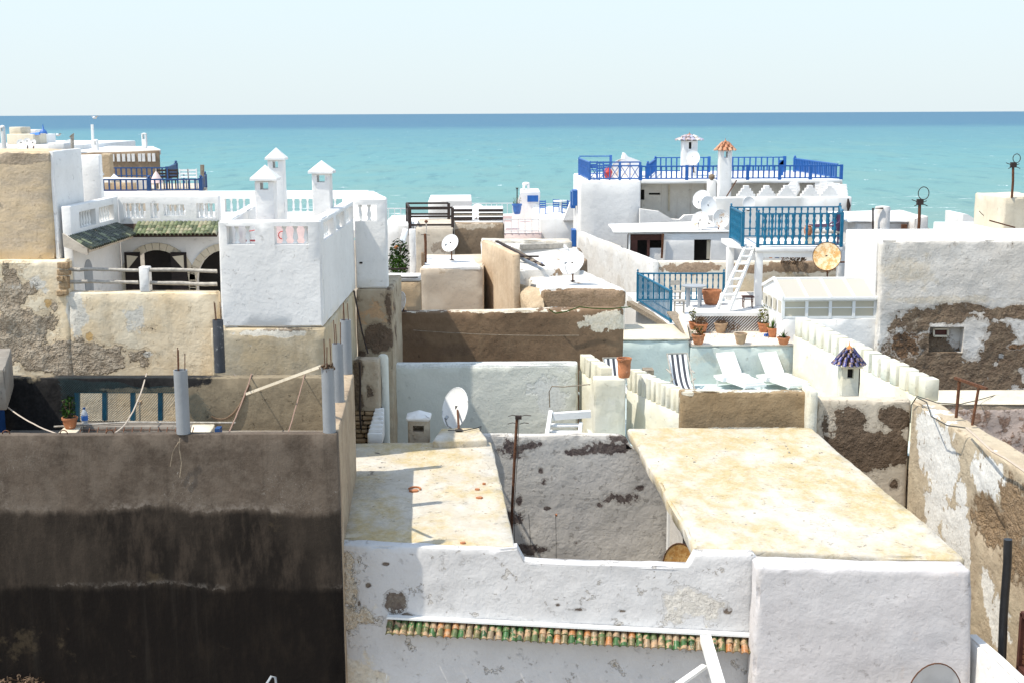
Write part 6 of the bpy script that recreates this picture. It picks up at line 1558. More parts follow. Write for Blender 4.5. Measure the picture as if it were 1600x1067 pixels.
# tower with lilac cap
t1, c1, e1_, tip1, h1 = chimney(1077, 211, 220, 23, 60, ZN - .1, 'square white tower with a lilac tiled cap rising behind the blue railing', mat='white_far', wv=.45, winw=.18, cap_over=1.3, blind=True)
for o in list(t1.children):
    if o.name.startswith('cap'): bpy.data.objects.remove(o)
tilecap(t1, c1.x, c1.y, e1_, tip1, .56, ltm, 2, 14, fin='terra', under='greywood')
dish(P(1083, 247, 59.3), .30, (-.15, -1, .2), 'white dish fixed on the square white tower with the lilac cap', mastbase=P(1084, 270, 59.5), arm=False)
t2, c2, e2_, tip2, h2 = chimney(1133, 221, 235, 19, 53, P(1133, 310, 53).z, 'slim white chimney with an orange tiled cap before the blue railing', mat='white_far', wv=.5, winw=.3, cap_over=1.3)
for o in list(t2.children):
    if o.name.startswith('cap'): bpy.data.objects.remove(o)
tilecap(t2, c2.x, c2.y, e2_, tip2, .36, otm, 3, 11, fin='terra', under='terra')
bpv = thing('ball_pillar', P(1112, 305, 54), 'short white pillar topped with a grey ball left of the orange capped chimney', 'pillar')
c = P(1112, 282, 54); zb_ = P(1112, 335, 54).z
hexa('shaft', [c + Vector((-.18, -.18, 0)), c + Vector((.18, -.18, 0)), c + Vector((.18, .18, 0)), c + Vector((-.18, .18, 0))], 'white_far', bpv, zb=zb_, seg=.4, amp=.01, r=.03)
lathe('ball', c, [(.03, 0)] + [(.13 * math.sin(a), .13 - .13 * math.cos(a)) for a in [math.pi * k / 8 for k in range(1, 8)]] + [(.005, .26)], 'rock', bpv, 14)
o = bar('leaning_pole', P(1135, 308, 52.5), P(1151, 282, 52.5), .04, 'rust'); tag(o, 'thin rusty rod leaning beside the orange capped chimney', 'rod')
# white parapet with stepped merlons
xp = thing('merlon_parapet', P(1225, 320, 52), 'white parapet with stepped merlons behind the raised teal railing', 'parapet')
X0, X1 = P(1117, 309, 52), P(1331, 309, 52); ZX = X0.z; X1.z = ZX
hexa('wall', [X0, X1, X1 + Vector((0, .45, 0)), X0 + Vector((0, .45, 0))], 'white_far', xp, seg=.5, amp=.015, r=.04)
def merlon(cx, y_, wd, h, t, dy=.28, along='x'):
    parts = []
    for k in range(4):
        w_ = wd * (1 - k * .24); z0 = ZX + h * k / 4; z1 = ZX + h * (k + 1) / 4 + .001
        if along == 'x': parts.append((boxv((cx - w_ / 2, y_, z0), (cx + w_ / 2, y_ + dy, z1)), BOXF))
        else: parts.append((boxv((cx, y_ - w_ / 2, z0), (cx + dy, y_ + w_ / 2, z1)), BOXF))
    multi('merlon', parts, 'white', t)
for u_ in (1166, 1198, 1229, 1266, 1296): merlon(P(u_, 309, 52.1).x, 52.08, .72, .46, xp)
for k in range(6): merlon(P(1234 + 2.2 * k, 300, 52.4 + k * .8).x, 52.7 + k * .9, .7, .46, xp, along='y')
for k in range(8): merlon(X1.x - .32 - .06 * k, 52.8 + k * .85, .7, .46, xp, along='y')
X2 = X1 + Vector((0, .452, 0))
hexa('wall', [X2 + Vector((-.45, 0, 0)), X2, X2 + Vector((-.4, 7.5, 0)), X2 + Vector((-.85, 7.5, 0))], 'white_far', xp, seg=.6, amp=.015, r=.04)
o = tube('wall_lamp', [P(1325, 311, 51.9), P(1326, 322, 51.85), P(1325, 331, 51.9)], [.03, .09, .02], 'darkiron'); tag(o, 'dark iron fitting hanging at the right end of the merlon parapet', 'wall fitting')
# dishes round the door roof
dish(P(1096, 312, 51.5), .36, (-.5, -1, .5), 'white dish high on the wall, topmost of the cluster left of the raised deck', mastbase=P(1100, 345, 51.5))
dish(P(1107, 322, 51.2), .36, (.4, -1, .3), 'white dish just right of the topmost one in the dish cluster', mastbase=P(1107, 350, 51.2), arm=False)
dish(P(1094, 345, 50.6), .34, (-.35, -1, .45), 'rust streaked dish on the left of the dish cluster above the dark doorway', mat='rustdish_light', mastbase=P(1098, 361, 50.8))
dish(P(1127, 342, 50.6), .34, (.25, -1, .2), 'rust streaked dish on the right of the dish cluster beside the raised deck', mat='rustdish_light', mastbase=P(1122, 361, 50.8), arm=False)
dish(P(1170, 318, 51.7), .24, (0, -1, .1), 'small white dish peeping over the rear rail of the raised deck', mastbase=P(1170, 330, 51.8), arm=False)
# low white house with dark door and red wood window
yh = thing('low_white_house', up(P(1060, 380, 50), GZ), 'low white house with a dark doorway and red brown window below the dish cluster', 'house')
ya, yb = P(983, 365, 50), P(1140, 364, 50); yb.z = ya.z
yw = hexa('wall', [ya, yb, yb + Vector((0, .3, 0)), ya + Vector((0, .3, 0))], 'white', yh, seg=.5, amp=.012, r=.03)
cut(yw, [cbox((985, 366.5), (1036, 425), 49.6, 50.32), cbox((1085, 375), (1110, 425), 49.6, 50.32)])
hexa('roof', [ya + Vector((-.6, -.06, .07)), yb + Vector((0, -.06, .07)), yb + Vector((0, 4.8, .07)), P(950, 357, 53.5) - Vector((0, 0, P(950, 357, 53.5).z - ya.z - .07))], 'white_far', yh, zb=ya.z + .004, seg=.6, amp=.02, r=.02)
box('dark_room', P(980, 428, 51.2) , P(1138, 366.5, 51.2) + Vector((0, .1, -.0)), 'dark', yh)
box('window_head', P(985, 376, 50.1), P(1036, 366, 50.1) + Vector((0, .08, 0)), 'redwood', yh)
box('shutter', P(986, 398, 50.1), P(996, 376, 50.1) + Vector((0, .05, 0)), 'redwood', yh); box('white_panel', P(1014, 425, 50.12), P(1036, 388, 50.12) + Vector((0, .05, 0)), 'white', yh)
bar('wood_post', P(1036, 366, 49.9), P(1034, 404, 49.9), .08, 'rust', yh); bar('mullion', P(1013, 376, 50.1), P(1013, 400, 50.1), .10, 'redwood', yh)
box('door_leaf', P(1104, 405, 50.15), P(1110, 376, 50.15) + Vector((0, .05, 0)), 'cream', yh)

# ------------------------------------------------------------------ small white sea-front house and terraces in the middle
wh = thing('seafront_house', up(P(825, 340, 75), GZ), 'small white house with a domed turret and blue window by the sea', 'house')
a, b = P(813, 300, 75), P(844, 299, 75); b.z = a.z
hexa('wall', [a, b, b + Vector((0, 3, 0)), a + Vector((0, 3, 0))], 'white', wh, seg=1, amp=.01, r=.04)
p_ = [P(803, 338, 74.9), P(816, 300, 74.9), P(844, 318, 74.9), P(844, 338, 74.9)]
vs = [P(802, 380, 74.8), P(802, 333, 74.8), P(806, 322, 74.8), P(814, 300, 74.8), P(822, 311, 74.8), P(843, 322, 74.8), P(843, 380, 74.8)]
mk('stair_wall', vs + [p + Vector((0, .19, 0)) for p in vs], [tuple(range(6, -1, -1)), tuple(range(7, 14))] + [(i, (i + 1) % 7, 7 + (i + 1) % 7, 7 + i) for i in range(7)], 'white', wh)
box('window', P(824, 316, 74.7), P(841, 306, 74.7) + Vector((0, .15, 0)), 'blue', wh)
t3, c3, e3, tp3, h3 = chimney(822, 285, 289, 11, 75.5, P(822, 301, 75.5).z, 'white domed turret on the small sea-front house', capseg='dome', wv=.6, winw=.3, cap_over=1.1, name='turret')
pot(P(808, 335, 73), .5, .6, 'blue pot with a yellow plant beside the small sea-front house', mat='blue2', plant='bush', ph=.5, pn=40, leafmat='leafyel', group=None)
lamp = tube('slender_pole', [P(808, 318, 73.5), P(808, 296, 73.5), P(808, 294, 73.5)], [.03, .03, .10], 'darkiron'); tag(lamp, 'slender pole with a small head left of the domed turret', 'pole')
def white_fence(name, p, q, h, step, label, w=.05):
    t = thing(name, p, label, 'fence'); n = int((q - p).length / step)
    for z_ in (.12, h): bar('rail', p + Vector((0, 0, z_)), q + Vector((0, 0, z_)), w * 1.2, 'whitepaint', t)
    for k in range(n + 1): a = p.lerp(q, k / n); bar('picket', a, a + Vector((0, 0, h)), w, 'whitepaint', t)
    return t
def zset(p, z): return Vector((p.x, p.y, z))
zz1 = P(820, 365, 66).z
white_fence('white_fence', zset(P(788, 365, 66), zz1), zset(P(842, 365, 66), zz1), .72, .30, 'white picket fence on the pinkish terrace below the small sea-front house')
white_fence('white_fence', P(735, 338, 92), zset(P(801, 338, 92), P(735, 338, 92).z), .9, .35, 'white railing by the sea left of the small sea-front house')
white_fence('white_fence', P(598, 346, 92), zset(P(636, 346, 92), P(598, 346, 92).z), .9, .35, 'white railing by the sea right of the white terrace block')
white_fence('white_fence', P(845, 334, 84), zset(P(884, 334, 84), P(845, 334, 84).z), .62, .6, 'white sea railing behind the blue chairs')
M['pinkfloor'] = plaster('pink_terrace_floor', (.72, .58, .54), (.66, .52, .48), scale=1)
o = hexa('pink_terrace', [zset(P(786, 366, 66), zz1), zset(P(846, 366, 66), zz1), zset(P(846, 366, 74.5), zz1), zset(P(775, 366, 80), zz1)], 'pinkfloor', None, seg=1, amp=.01, r=.03); tag(o, 'pinkish terrace floor below the small sea-front house', 'terrace')
o = box('pink_box', P(783, 347, 68), P(800, 338, 68) + Vector((0, .8, 0)), 'pink'); tag(o, 'reddish pink water box on the pinkish terrace', 'box')
o = fb('white_terrace_house', (843, 342, 67), (898, 341, 67), 9, 'white_far', seg=.8, amp=.012, r=.05); tag(o, 'plain white terrace block with blue chairs between the sea-front house and the tall white house', 'house')
zt5 = P(860, 342, 67).z
for i, (u_, d_, m_) in enumerate(((848, 70, 'blue2'), (869, 71, 'blue2'), (883, 70, 'blue2'), (891, 70, 'blue2'))):
    far_chair(Vector((P(u_, 340, d_).x, d_, zt5)), .8, ['leftmost blue chair on the plain white terrace block', 'blue chair beside the white table on the terrace block', 'blue chair right of the white table on the terrace block', 'rightmost blue chair by the tall white house on the terrace block'][i], m_, grp)
o = lathe('white_table', Vector((P(877, 340, 70.5).x, 70.5, zt5)), [(.2, 0), (.06, .1), (.05, .6), (.45, .65), (.45, .7), (.01, .7)], 'whitepaint', None, 14); tag(o, 'round white table between the blue chairs by the sea', 'table')
vs = [P(886, 330, 66.8), P(893, 312, 66.8), P(899, 318, 66.8), P(899, 345, 66.8), P(880, 345, 66.8)]
o = mk('white_gable', vs + [p + Vector((0, .6, 0)) for p in vs], [(4, 3, 2, 1, 0), (5, 6, 7, 8, 9)] + [(i, (i + 1) % 5, 5 + (i + 1) % 5, 5 + i) for i in range(5)], 'white'); tag(o, 'white sloping wall end against the tall white house with cobalt shutters', 'wall')

# ------------------------------------------------------------------ Q and neighbours: roofs in the middle
q_l = [dict(c=(.34, .24, .16), c2=(.27, .19, .12), blobs=[B(912, 466, 38.4, 90, 18, 1.6, .35)], ns=2, thr=.75, soft=.06, rub=.8, dep=.2)]
M['qroof'] = plaster('worn_white_roof', (.78, .76, .72), (.70, .66, .60), layers=q_l, scale=.8, bump=.7, grime=.3)
zq = P(912, 452, 38.5).z
qa, qb, qc, qd = zset(P(846, 452, 38.5), zq), zset(P(979, 452, 38.5), zq), Q(906, 420, zq), Q(812, 420, zq)
o = hexa('flat_roof_house', [qa, qb, qc, qd], 'qroof', None, seg=.25, amp=.035, r=.08); tag(o, 'flat white roof with a rough brown front face in the middle', 'house')
M['rubble'] = plaster('sandy_rubble', (.55, .44, .30), (.46, .35, .23), scale=2, bump=1.8, grime=.5)
o = hexa('rubble_heap', [P(826, 478, 38.2), P(848, 478, 38.1), P(850, 452, 38.7) + Vector((0, .2, 0)), P(803, 440, 40.5)], 'rubble', None, seg=.15, amp=.06, r=.1, disp=rough(.06)); tag(o, 'sandy rubble corner left of the rough brown front face', 'rubble')
dish(P(893, 410, 39.5), .40, (-.55, -1, .9), 'pale dish on the flat white roof in the middle', mastbase=Q(895, 440, zq + .02), mat='whitemetal')
M['tanwall'] = plaster('vertically_stained_tan_render', (.60, .47, .33), (.54, .41, .28), scale=1, bump=.5, streak=.5, streakcol=(.42, .30, .19), grime=.3)
tz = P(802, 397, 39.5).z
t0, t1_ = zset(P(802, 397, 39.5), tz), zset(P(752, 375, 43.9), P(752, 375, 43.9).z)
o = hexa('tan_wall', [t0, t0 + Vector((.22, .0, 0)), t1_ + Vector((.22, .1, 0)), t1_], 'tanwall', None, seg=.25, amp=.02, r=.04); tag(o, 'tall streaked tan wall before the broken corrugated roof', 'wall')
rz = P(850, 381, 44).z
M['debris'] = plaster('dusty_roof_debris', (.55, .48, .38), (.66, .62, .55), scale=3, bump=1.5, grime=.5)
o = hexa('debris_roof', [Q(806, 422, 13.0), Q(906, 418, 13.0), zset(Q(903, 388, 13.3), 13.35), zset(Q(806, 400, 13.3), 13.35)], 'qroof', None, seg=.3, amp=.04, r=.05); tag(o, 'sloping white roof patch behind the flat white roof', 'roof')
o = fb('rear_roof_edge', (752, 376, 45.5), (893, 377, 45.5), .9, 'debris', seg=.25, amp=.05, r=.04); tag(o, 'crumbling rear roof edge with sandy debris', 'roof edge')
o = fb('plastered_roof', (752.5, 386, 44.2), (889, 388, 44.2), 1.25, 'white_far', seg=.3, amp=.03, r=.04); tag(o, 'lower white roof strip before the crumbling rear roof edge', 'roof')
o = bar('rotten_beam', P(812, 386, 44.1), P(880, 384, 44.3), .16, 'greywood'); tag(o, 'thick grey beam lying across the broken roof', 'beam')
co = thing('corrugated_sheet', P(800, 392, 43), 'dark corrugated sheet sliding off the broken roof', 'roof sheet')
for k in range(7):
    o1 = Vector((.10 * k, -.12 * k, -.035 * k)); bar('ridge', P(776, 377, 43.6) + o1, P(808, 402, 42.0) + o1 + Vector((.25, 0, 0)), .12, 'darkiron' if k % 2 == 0 else 'wood', co, .04)
o = bar('fallen_board', P(800, 401, 42), P(842, 401, 42), .10, 'darkiron', h=.05); tag(o, 'dark splintered board lying below the corrugated sheet', 'board')
o = fb('small_brown_block', (900, 389, 46), (910, 392, 46), .8, 'brown', seg=.3, amp=.02, r=.05); tag(o, 'small brown rendered stump by the foot of the slanting white wall', 'masonry')
o = fb('dark_parapet_stub', (893, 413, 43.0), (918, 406, 43.2), .5, 'brown', seg=.2, amp=.02, r=.05); tag(o, 'brown parapet stub behind the pale dish in the middle', 'masonry')
o = box('blue_and_orange_rag', P(838, 414, 42), P(848, 411, 42) + Vector((0, .1, 0)), 'bluecloth'); o.name = 'blue_rag'; tag(o, 'bright blue rag on the sloping white roof patch', 'rag')

# beige house with dish left of the tan wall
o = fb('beige_house', (656, 419, 42), (756, 419, 42), 4.2, 'beige', seg=.25, amp=.025, r=.05); tag(o, 'beige house front with a darker band under its white roof edge', 'house')
zb6 = P(700, 419, 42).z
o = hexa('roof_screed', [Q(660, 417.5, zb6 + .03), Q(752, 417.5, zb6 + .03), Q(735, 400, zb6 + .03), Q(664, 400, zb6 + .03)], 'white_far', None, zb=zb6 - .1, seg=.3, amp=.03, r=.03); tag(o, 'whitewashed roof screed under the dish of the beige house', 'roof')
dish(P(703, 380, 43.3), .30, (-.5, -1, .6), 'white dish standing on the roof of the beige house', mastbase=Q(706, 407, zb6 + .05), ry=.31)
am2 = thing('old_antenna', Q(664, 410, zb6), 'old antenna mast with loops at the left of the beige house roof', 'antenna')
tube('mast', [Q(665, 412, zb6), P(665, 380, 43.3), P(664, 366, 43.4)], .045, 'rust', am2); tube('upper_mast', [P(666, 385, 43.6), P(666, 346, 43.8)], .018, 'greywood', am2)
tube('element', [P(658, 367, 43.5), P(672, 368, 43.5)], .01, 'darkiron', am2); lathe('head', P(666, 349, 43.8), [(.03, 0), (.07, .05), (.03, .1)], 'rust', am2, 8)
o = fb('red_pillar', (658, 395, 42.6), (663, 396, 42.6), .3, 'brown', zb=zb6, seg=.3, amp=.01, r=.02); tag(o, 'short reddish brown pillar at the left roof corner of the beige house', 'pillar')
bh_l = [dict(c=(.36, .29, .22), c2=(.44, .36, .28), blobs=[B(690, 385, 47, 22, 16, 1.0)], ns=2.5, thr=1, soft=.06, rub=.2, dep=0)]
M['beige2'] = plaster('grey_beige_render', (.62, .55, .45), (.56, .48, .38), layers=bh_l, scale=1.2, bump=.5, grime=.4)
o = fb('beige_block', (648, 356, 47), (709, 356, 47), 4, 'beige2', seg=.3, amp=.02, r=.05); tag(o, 'grey beige block carrying the dark iron rack', 'house')
zpg = P(680, 356, 47).z
pgo = thing('iron_rack', P(675, 356, 47), 'dark iron rack of horizontal bars on the grey beige block', 'rack')
fr_z = P(680, 325, 47.1).z; bk_z = P(680, 318, 50.6).z
for u_, d_, v_ in ((640, 47.1, 325), (707, 47.1, 325), (636, 50.6, 318), (701, 50.6, 318)):
    p = P(u_, v_, d_); bar('post', up(p, zpg - .3), p, .11, 'darkiron', pgo)
for f in (1, .55, .12):
    z_ = zpg + (fr_z - zpg) * f; bar('bar', zset(P(640, 340, 47.1), z_), zset(P(707, 340, 47.1), z_), .07, 'darkiron', pgo)
    z_ = zpg + (bk_z - zpg) * (f * .75 + .25); bar('bar', zset(P(636, 340, 50.6), z_), zset(P(701, 340, 50.6), z_), .07, 'darkiron', pgo)
    bar('bar', zset(P(640, 340, 47.1), zpg + (fr_z - zpg) * f), zset(P(636, 340, 50.6), z_), .07, 'darkiron', pgo)
br_l = [dict(c=(.58, .49, .38), c2=(.5, .4, .3), blobs=[B(740, 354, 50, 50, 6, 1)], ns=3, thr=1, soft=.06, rub=.2, dep=0)]
M['brownfar'] = plaster('dull_brown_render', (.33, .245, .165), (.27, .195, .13), layers=br_l, scale=1.2, bump=.6, grime=.5)
o = fb('brown_block', (706, 349, 50), (788, 350, 50), 9, 'brownfar', seg=.35, amp=.025, r=.05); tag(o, 'brown rendered block below the white roof with slatted benches', 'house')
zb7 = P(750, 350, 50).z
o = hexa('white_roof', [zset(P(709, 349, 50.4), zb7 + .06), zset(P(786, 349, 50.4), zb7 + .06), zset(P(786, 349, 58.9), zb7 + .06), zset(P(709, 349, 58.9), zb7 + .06)], 'white_far', None, zb=zb7 - .15, seg=.8, amp=.02, r=.02); tag(o, 'white roof surface of the brown rendered block', 'roof')
for i, (u0, u1, v0, lb) in enumerate(((707, 738, 340, 'low slatted timber stack left of the small far dish'), (748, 786, 339, 'low slatted timber stack right of the small far dish'))):
    t = thing('timber_stack', Q(u0, 345, zb7 + .06), lb, 'timber stack'); c = Q((u0 + u1) / 2, 345, zb7 + .06); w_ = (u1 - u0) * c.y / FPX / 2
    for k in range(3): bar('plank', c + Vector((-w_, 0, .08 + k * .16)), c + Vector((w_, 0, .08 + k * .16)), .5, 'wood' if k % 2 else 'darkiron', t, .08)
dish(P(745, 331, 56), .33, (-.3, -1, .5), 'small white dish on the white roof of the brown block', mastbase=Q(744, 343, zb7 + .06), arm=False)
o = fb('far_white_block', (669, 314, 72), (737, 313, 72), 5, 'white_far', seg=1, amp=.02, r=.05); tag(o, 'low white block by the sea behind the iron rack', 'house')
o = fb('far_low_block', (600, 352, 80), (840, 349, 80), 8, 'white_far', seg=1.5, amp=.03, r=.05); tag(o, 'long low white block by the sea behind the middle roofs', 'house')
# planted gap beside the tower house
o = fb('planter_wall', (606, 430, 39), (657, 430, 39), .5, 'white', seg=.3, amp=.012, r=.03, zb=P(630, 441, 38.9).z); tag(o, 'white ledge below the climbing plant right of the white terrace block', 'ledge')
o = fb('ochre_wall', (604, 441, 39.0), (658, 441, 39.0), .48, 'tan', seg=.3, amp=.012, r=.02); tag(o, 'ochre wall below the white ledge and the climbing plant', 'wall')
cl_ = thing('climbing_plant', P(622, 428, 40.5), 'leafy climbing plant with red flowers in the gap beside the white terrace block', 'plant')
leaves('foliage', P(624, 403, 41), .34, .62, 900, .11, 'leafdark', cl_); leaves('foliage', P(622, 416, 40.6), .34, .36, 500, .10, 'leaf', cl_)
leaves('flowers', P(619, 387, 40.7), .07, .06, 26, .08, 'orange', cl_)
tube('stem', [P(625, 430, 40.8), P(624, 405, 40.9), P(627, 385, 41)], .02, 'dry', cl_)
o = bar('iron_bar', P(606, 421, 40.1), P(638, 420, 40.1), .05, 'darkiron'); tag(o, 'dark bar across the foot of the climbing plant', 'bar')
o = bar('iron_bar', P(606, 434, 38.8), P(653, 434, 38.8), .03, 'darkiron'); tag(o, 'thin dark bar along the white ledge below the climbing plant', 'bar')
o = fb('white_post', (639, 359, 44), (649, 359, 44), .3, 'white', seg=.4, amp=.01, r=.02); tag(o, 'tall white post right of the climbing plant', 'post')
o = fb('grey_wall', (604, 352, 48.5), (645, 352, 48.5), 1.5, 'white_far', seg=.4, amp=.012, r=.03); tag(o, 'shaded pale wall behind the climbing plant', 'wall')
vs = [P(630, 357, 43.2), P(637, 359, 43), P(631, 381, 42), P(625, 375, 42)]
o = mk('awning_board', vs + [p + Vector((.02, .05, -.04)) for p in vs], [(3, 2, 1, 0), (4, 5, 6, 7)] + [(i, (i + 1) % 4, 4 + (i + 1) % 4, 4 + i) for i in range(4)], 'whitepaint'); tag(o, 'tilted white board above the climbing plant', 'board')
dish(P(625, 472, 35.3), .20, (-.8, -1, .35), 'small rust streaked dish left of the brown wall', mat='rustdish_light', mastbase=P(631, 487, 35.9), ry=.28, arm=False)
tube('rod_bundle', [P(553, 455, 29.5), P(566, 520, 29.2), P(575, 552, 29.0)], .02, 'darkiron'); tag(bpy.data.objects['rod_bundle'], 'dark iron rod leaning on the brown stained base right of the pipes', 'rod')

# ------------------------------------------------------------------ far left roofs
zf1 = P(80, 236, 58).z
o = fb('far_house', (-60, 228, 62), (112, 228, 62), 12, 'white_far', seg=1.2, amp=.02, r=.04); tag(o, 'far beige white roofs behind the tall sandy block', 'house')
fz = P(30, 228, 62).z
def fbox(u0, v0, u1, v1, d, dep, mat, name, label, cat):
    o = fb(name, (u0, v0, d), (u1, v0, d), dep, mat, seg=1, amp=.01, r=.03, zb=P(u0, v1, d).z); return tag(o, label, cat)
fbox(10, 210, 52, 236, 64, 2, 'cream', 'far_block', 'beige block behind the cluster of far left dishes', 'house')
fbox(14, 199, 32, 211, 65, 1.5, 'cream', 'far_hut', 'small beige hut topmost on the far left roofs', 'roof hut')
fbox(52, 212, 63, 236, 66, 1.5, 'white_far', 'far_wall', 'pale wall right of the beige block on the far left roofs', 'wall')
fbox(63, 210, 72, 236, 66, 1.5, 'white', 'far_turret_base', 'white turret base below the blue domed cap on the far left', 'turret')
o = lathe('blue_dome', P(68, 210, 66.5), [(.20, 0), (.19, .08), (.14, .18), (.05, .25), (.01, .5)], 'blue2', None, 12); tag(o, 'small blue dome with a spike on the far left white turret', 'dome')
o = mk('blue_tarp', [P(46, 209, 64.5), P(61, 207, 64.5), P(61, 211, 64.2), P(50, 212, 64.2), P(46, 209, 64.6) + Vector((0, .2, 0)), P(61, 207, 64.6) + Vector((0, .2, 0)), P(61, 211, 64.4) + Vector((0, .2, 0)), P(50, 212, 64.4) + Vector((0, .2, 0))], BOXF, 'bluecloth'); tag(o, 'bright blue tarpaulin between the far left beige hut and the dome', 'tarpaulin')
fbox(38, 203, 56, 210, 67, 1, 'white', 'far_white_box', 'white slab above the blue tarpaulin', 'slab')
chimney(4, 196, 200, 6, 60, P(4, 240, 60).z, 'slender white chimney at the left edge of the far roofs', capseg='dome', wv=.8, winw=.6, mat='white_far')
vs = [P(88, 225, 63), P(109, 218, 63), P(110, 236, 63), P(88, 236, 63)]
o = mk('white_wedge_wall', vs + [p + Vector((0, .6, 0)) for p in vs], [(3, 2, 1, 0), (4, 5, 6, 7)] + [(i, (i + 1) % 4, 4 + (i + 1) % 4, 4 + i) for i in range(4)], 'white_far'); tag(o, 'white wall with a rising top at the right end of the far left roofs', 'wall')
DL = 'cluster of dishes on the far left roofs'
for i, (u_, v_, lb) in enumerate(((32, 224, 'leftmost tilted dish of the far left cluster'), (42, 222, 'middle dish of the far left cluster'), (51, 224, 'right hand dish of the far left cluster'))):
    dish(P(u_, v_, 58 + i * .3), .13 * 1.2, (.2 - i * .2, -1, .4), lb, mastbase=P(u_ + 1, 236, 58.3), arm=False, mat='rustdish_light')
o = mk('small_tent_roof', [P(26, 236, 57), P(44, 236, 57), P(35, 226, 57.3), P(28, 236, 58.5), P(45, 236, 58.5)], [(0, 1, 2), (1, 4, 2), (4, 3, 2), (3, 0, 2), (0, 3, 4, 1)], 'white'); tag(o, 'small white pointed roof below the far left dishes', 'roof')
fbox(74, 224, 100, 236, 57.5, 1, 'white_far', 'far_parapet', 'low white parapet right of the far left dishes', 'parapet')
o = tube('far_pole', [P(113, 236, 60), P(113, 213, 60), P(112, 212, 60)], [.08, .08, .16], 'greywood'); tag(o, 'thin grey flue pipe right of the far left roofs', 'flue')
o = tube('tall_white_flue', [P(146, 240, 62), P(144, 195, 62)], .07, 'whitepaint'); tag(o, 'tall thin white flue standing behind the domed pot chimney', 'flue')
chimney(150, 218, 221, 6, 61, P(150, 245, 61).z, 'small white round-capped chimney beside the tall thin flue', capseg='dome', wv=.8, winw=.5, mat='white_far')
chimney(225, 208, 210, 7, 63, P(225, 232, 63).z, 'slim white square chimney on the slotted grey parapet building', wv=1.0, winw=.5, mat='white_far', cap_over=1.0)
# slotted building
sl_ = thing('slotted_house', up(P(200, 245, 60), GZ), 'grey brown building with a row of upright white slots in its parapet', 'house')
sa, sb_ = P(118, 241, 60), P(249, 235, 60); sb_.z = sa.z
sb_ = Vector((sb_.x, 60, P(249, 236, 60).z)); sa = Vector((sa.x, 60, P(118, 240, 60).z))
hexa('wall', [sa, sb_, sb_ + Vector((-.3, 1.0, 0)), sa + Vector((0, 1.0, 0))], 'brownfar', sl_, seg=.6, amp=.02, r=.03)
hexa('roof', [sa + Vector((0, .2, .05)), sb_ + Vector((0, .2, .05)), Q(240, 229, sb_.z + .05), Q(120, 229, sa.z + .1)], 'white_far', sl_, zb=sa.z - .1, seg=1, amp=.02, r=.02)
for u_ in (153, 176, 185, 193, 201, 208, 218, 224, 233, 240):
    v0 = 242 + (u_ - 150) * -.02; box('slot', P(u_ - 2, 253, 59.93), P(u_ + 2, v0, 59.93) + Vector((0, .12, 0)), 'white', sl_)
bc = thing('brick_pillar', P(163, 283, 50), 'tapering speckled brick pillar by the far left cobalt railings', 'pillar')
hexa('pillar', [P(157, 241, 50), P(172, 241, 50), P(172, 241, 50) + Vector((0, .4, 0)), P(157, 241, 50) + Vector((0, .4, 0))], 'rubble', bc, zb=P(163, 300, 50).z, seg=.12, amp=.03, r=.02)
bl = thing('far_blue_railing', P(215, 283, 52), 'rear cobalt railing below the slotted grey brown building', 'railing')
za = P(170, 285, 52).z; hh_ = P(170, 263, 52).z - za
rail_run(bl, zset(P(158, 280, 52), za), zset(P(262, 280, 52), za), hh_, 'navy', .20, 'bar', (1, 1), pw=.12, knob=False, bw=2.2, mid=hh_ * .45); rail_run(bl, zset(P(262, 280, 52), za), zset(P(276, 280, 56), za), hh_, 'navy', .2, 'bar', (0, 1), pw=.14, knob=True, bw=2.5)
rail_run(bl, zset(P(276, 290, 56), za - .4), zset(P(300, 290, 56), za - .4), hh_, 'navy', .24, 'bar', (0, 0), bw=2.2)
bl2 = thing('far_blue_railing', P(240, 297, 46), 'front cobalt railing just above the white balustrade of the arcaded terrace', 'railing')
zb_ = P(240, 301, 46).z; hb = P(240, 281, 46).z - zb_
for i, (a_, b_) in enumerate(((153, 233), (233, 314))): rail_run(bl2, zset(P(a_, 290, 46), zb_), zset(P(b_, 290, 46), zb_), hb, 'navy', .19, 'bar', (1 - i, 1), pw=.13, knob=True, bw=2)
rail_run(bl2, zset(P(314, 290, 46), zb_), zset(P(321, 290, 49), zb_), hb, 'navy', .18, 'bar', (0, 1), pw=.12, knob=True, bw=2.5)
o = hexa('rail_house', [zset(P(150, 300, 45.8), zb_), zset(P(324, 300, 45.8), zb_), zset(P(324, 300, 52), zb_), zset(P(150, 300, 52), zb_)], 'beige', None, seg=.6, amp=.01, r=.02); tag(o, 'beige roof terrace carrying the far left cobalt railings', 'terrace')
o = fb('timber_fence', (156, 286, 46.6), (212, 286, 46.6), .08, 'tan', seg=.3, amp=.01, r=.01, zb=zb_); tag(o, 'brown boarding behind the left half of the front cobalt railing', 'boarding')
o = fb('white_counter', (156, 279, 47.6), (228, 280, 47.6), .7, 'white_far', seg=.4, amp=.01, r=.03, zb=zb_); tag(o, 'white counter with a peaked cover behind the front cobalt railing', 'counter')
um = thing('closed_parasol', zset(P(245, 290, 47), zb_), 'folded orange and white parasol behind the front cobalt railing', 'parasol')
c = zset(P(245, 290, 47), zb_); tube('pole', [c, zset(c, P(245, 264, 47).z)], .025, 'greywood', um); zc = P(245, 284, 47).z
vs, fs = [], []
lathe('canopy', zset(c, zc - .05), [(.26, 0), (.20, .12), (.10, .3), (.02, .42)], 'pink', um, 10)
o = bar('wood_post', zset(P(316, 290, 47.5), zb_), P(316, 258, 47.5), .12, 'wood'); tag(o, 'pale wooden post at the right end of the front cobalt railing', 'post')
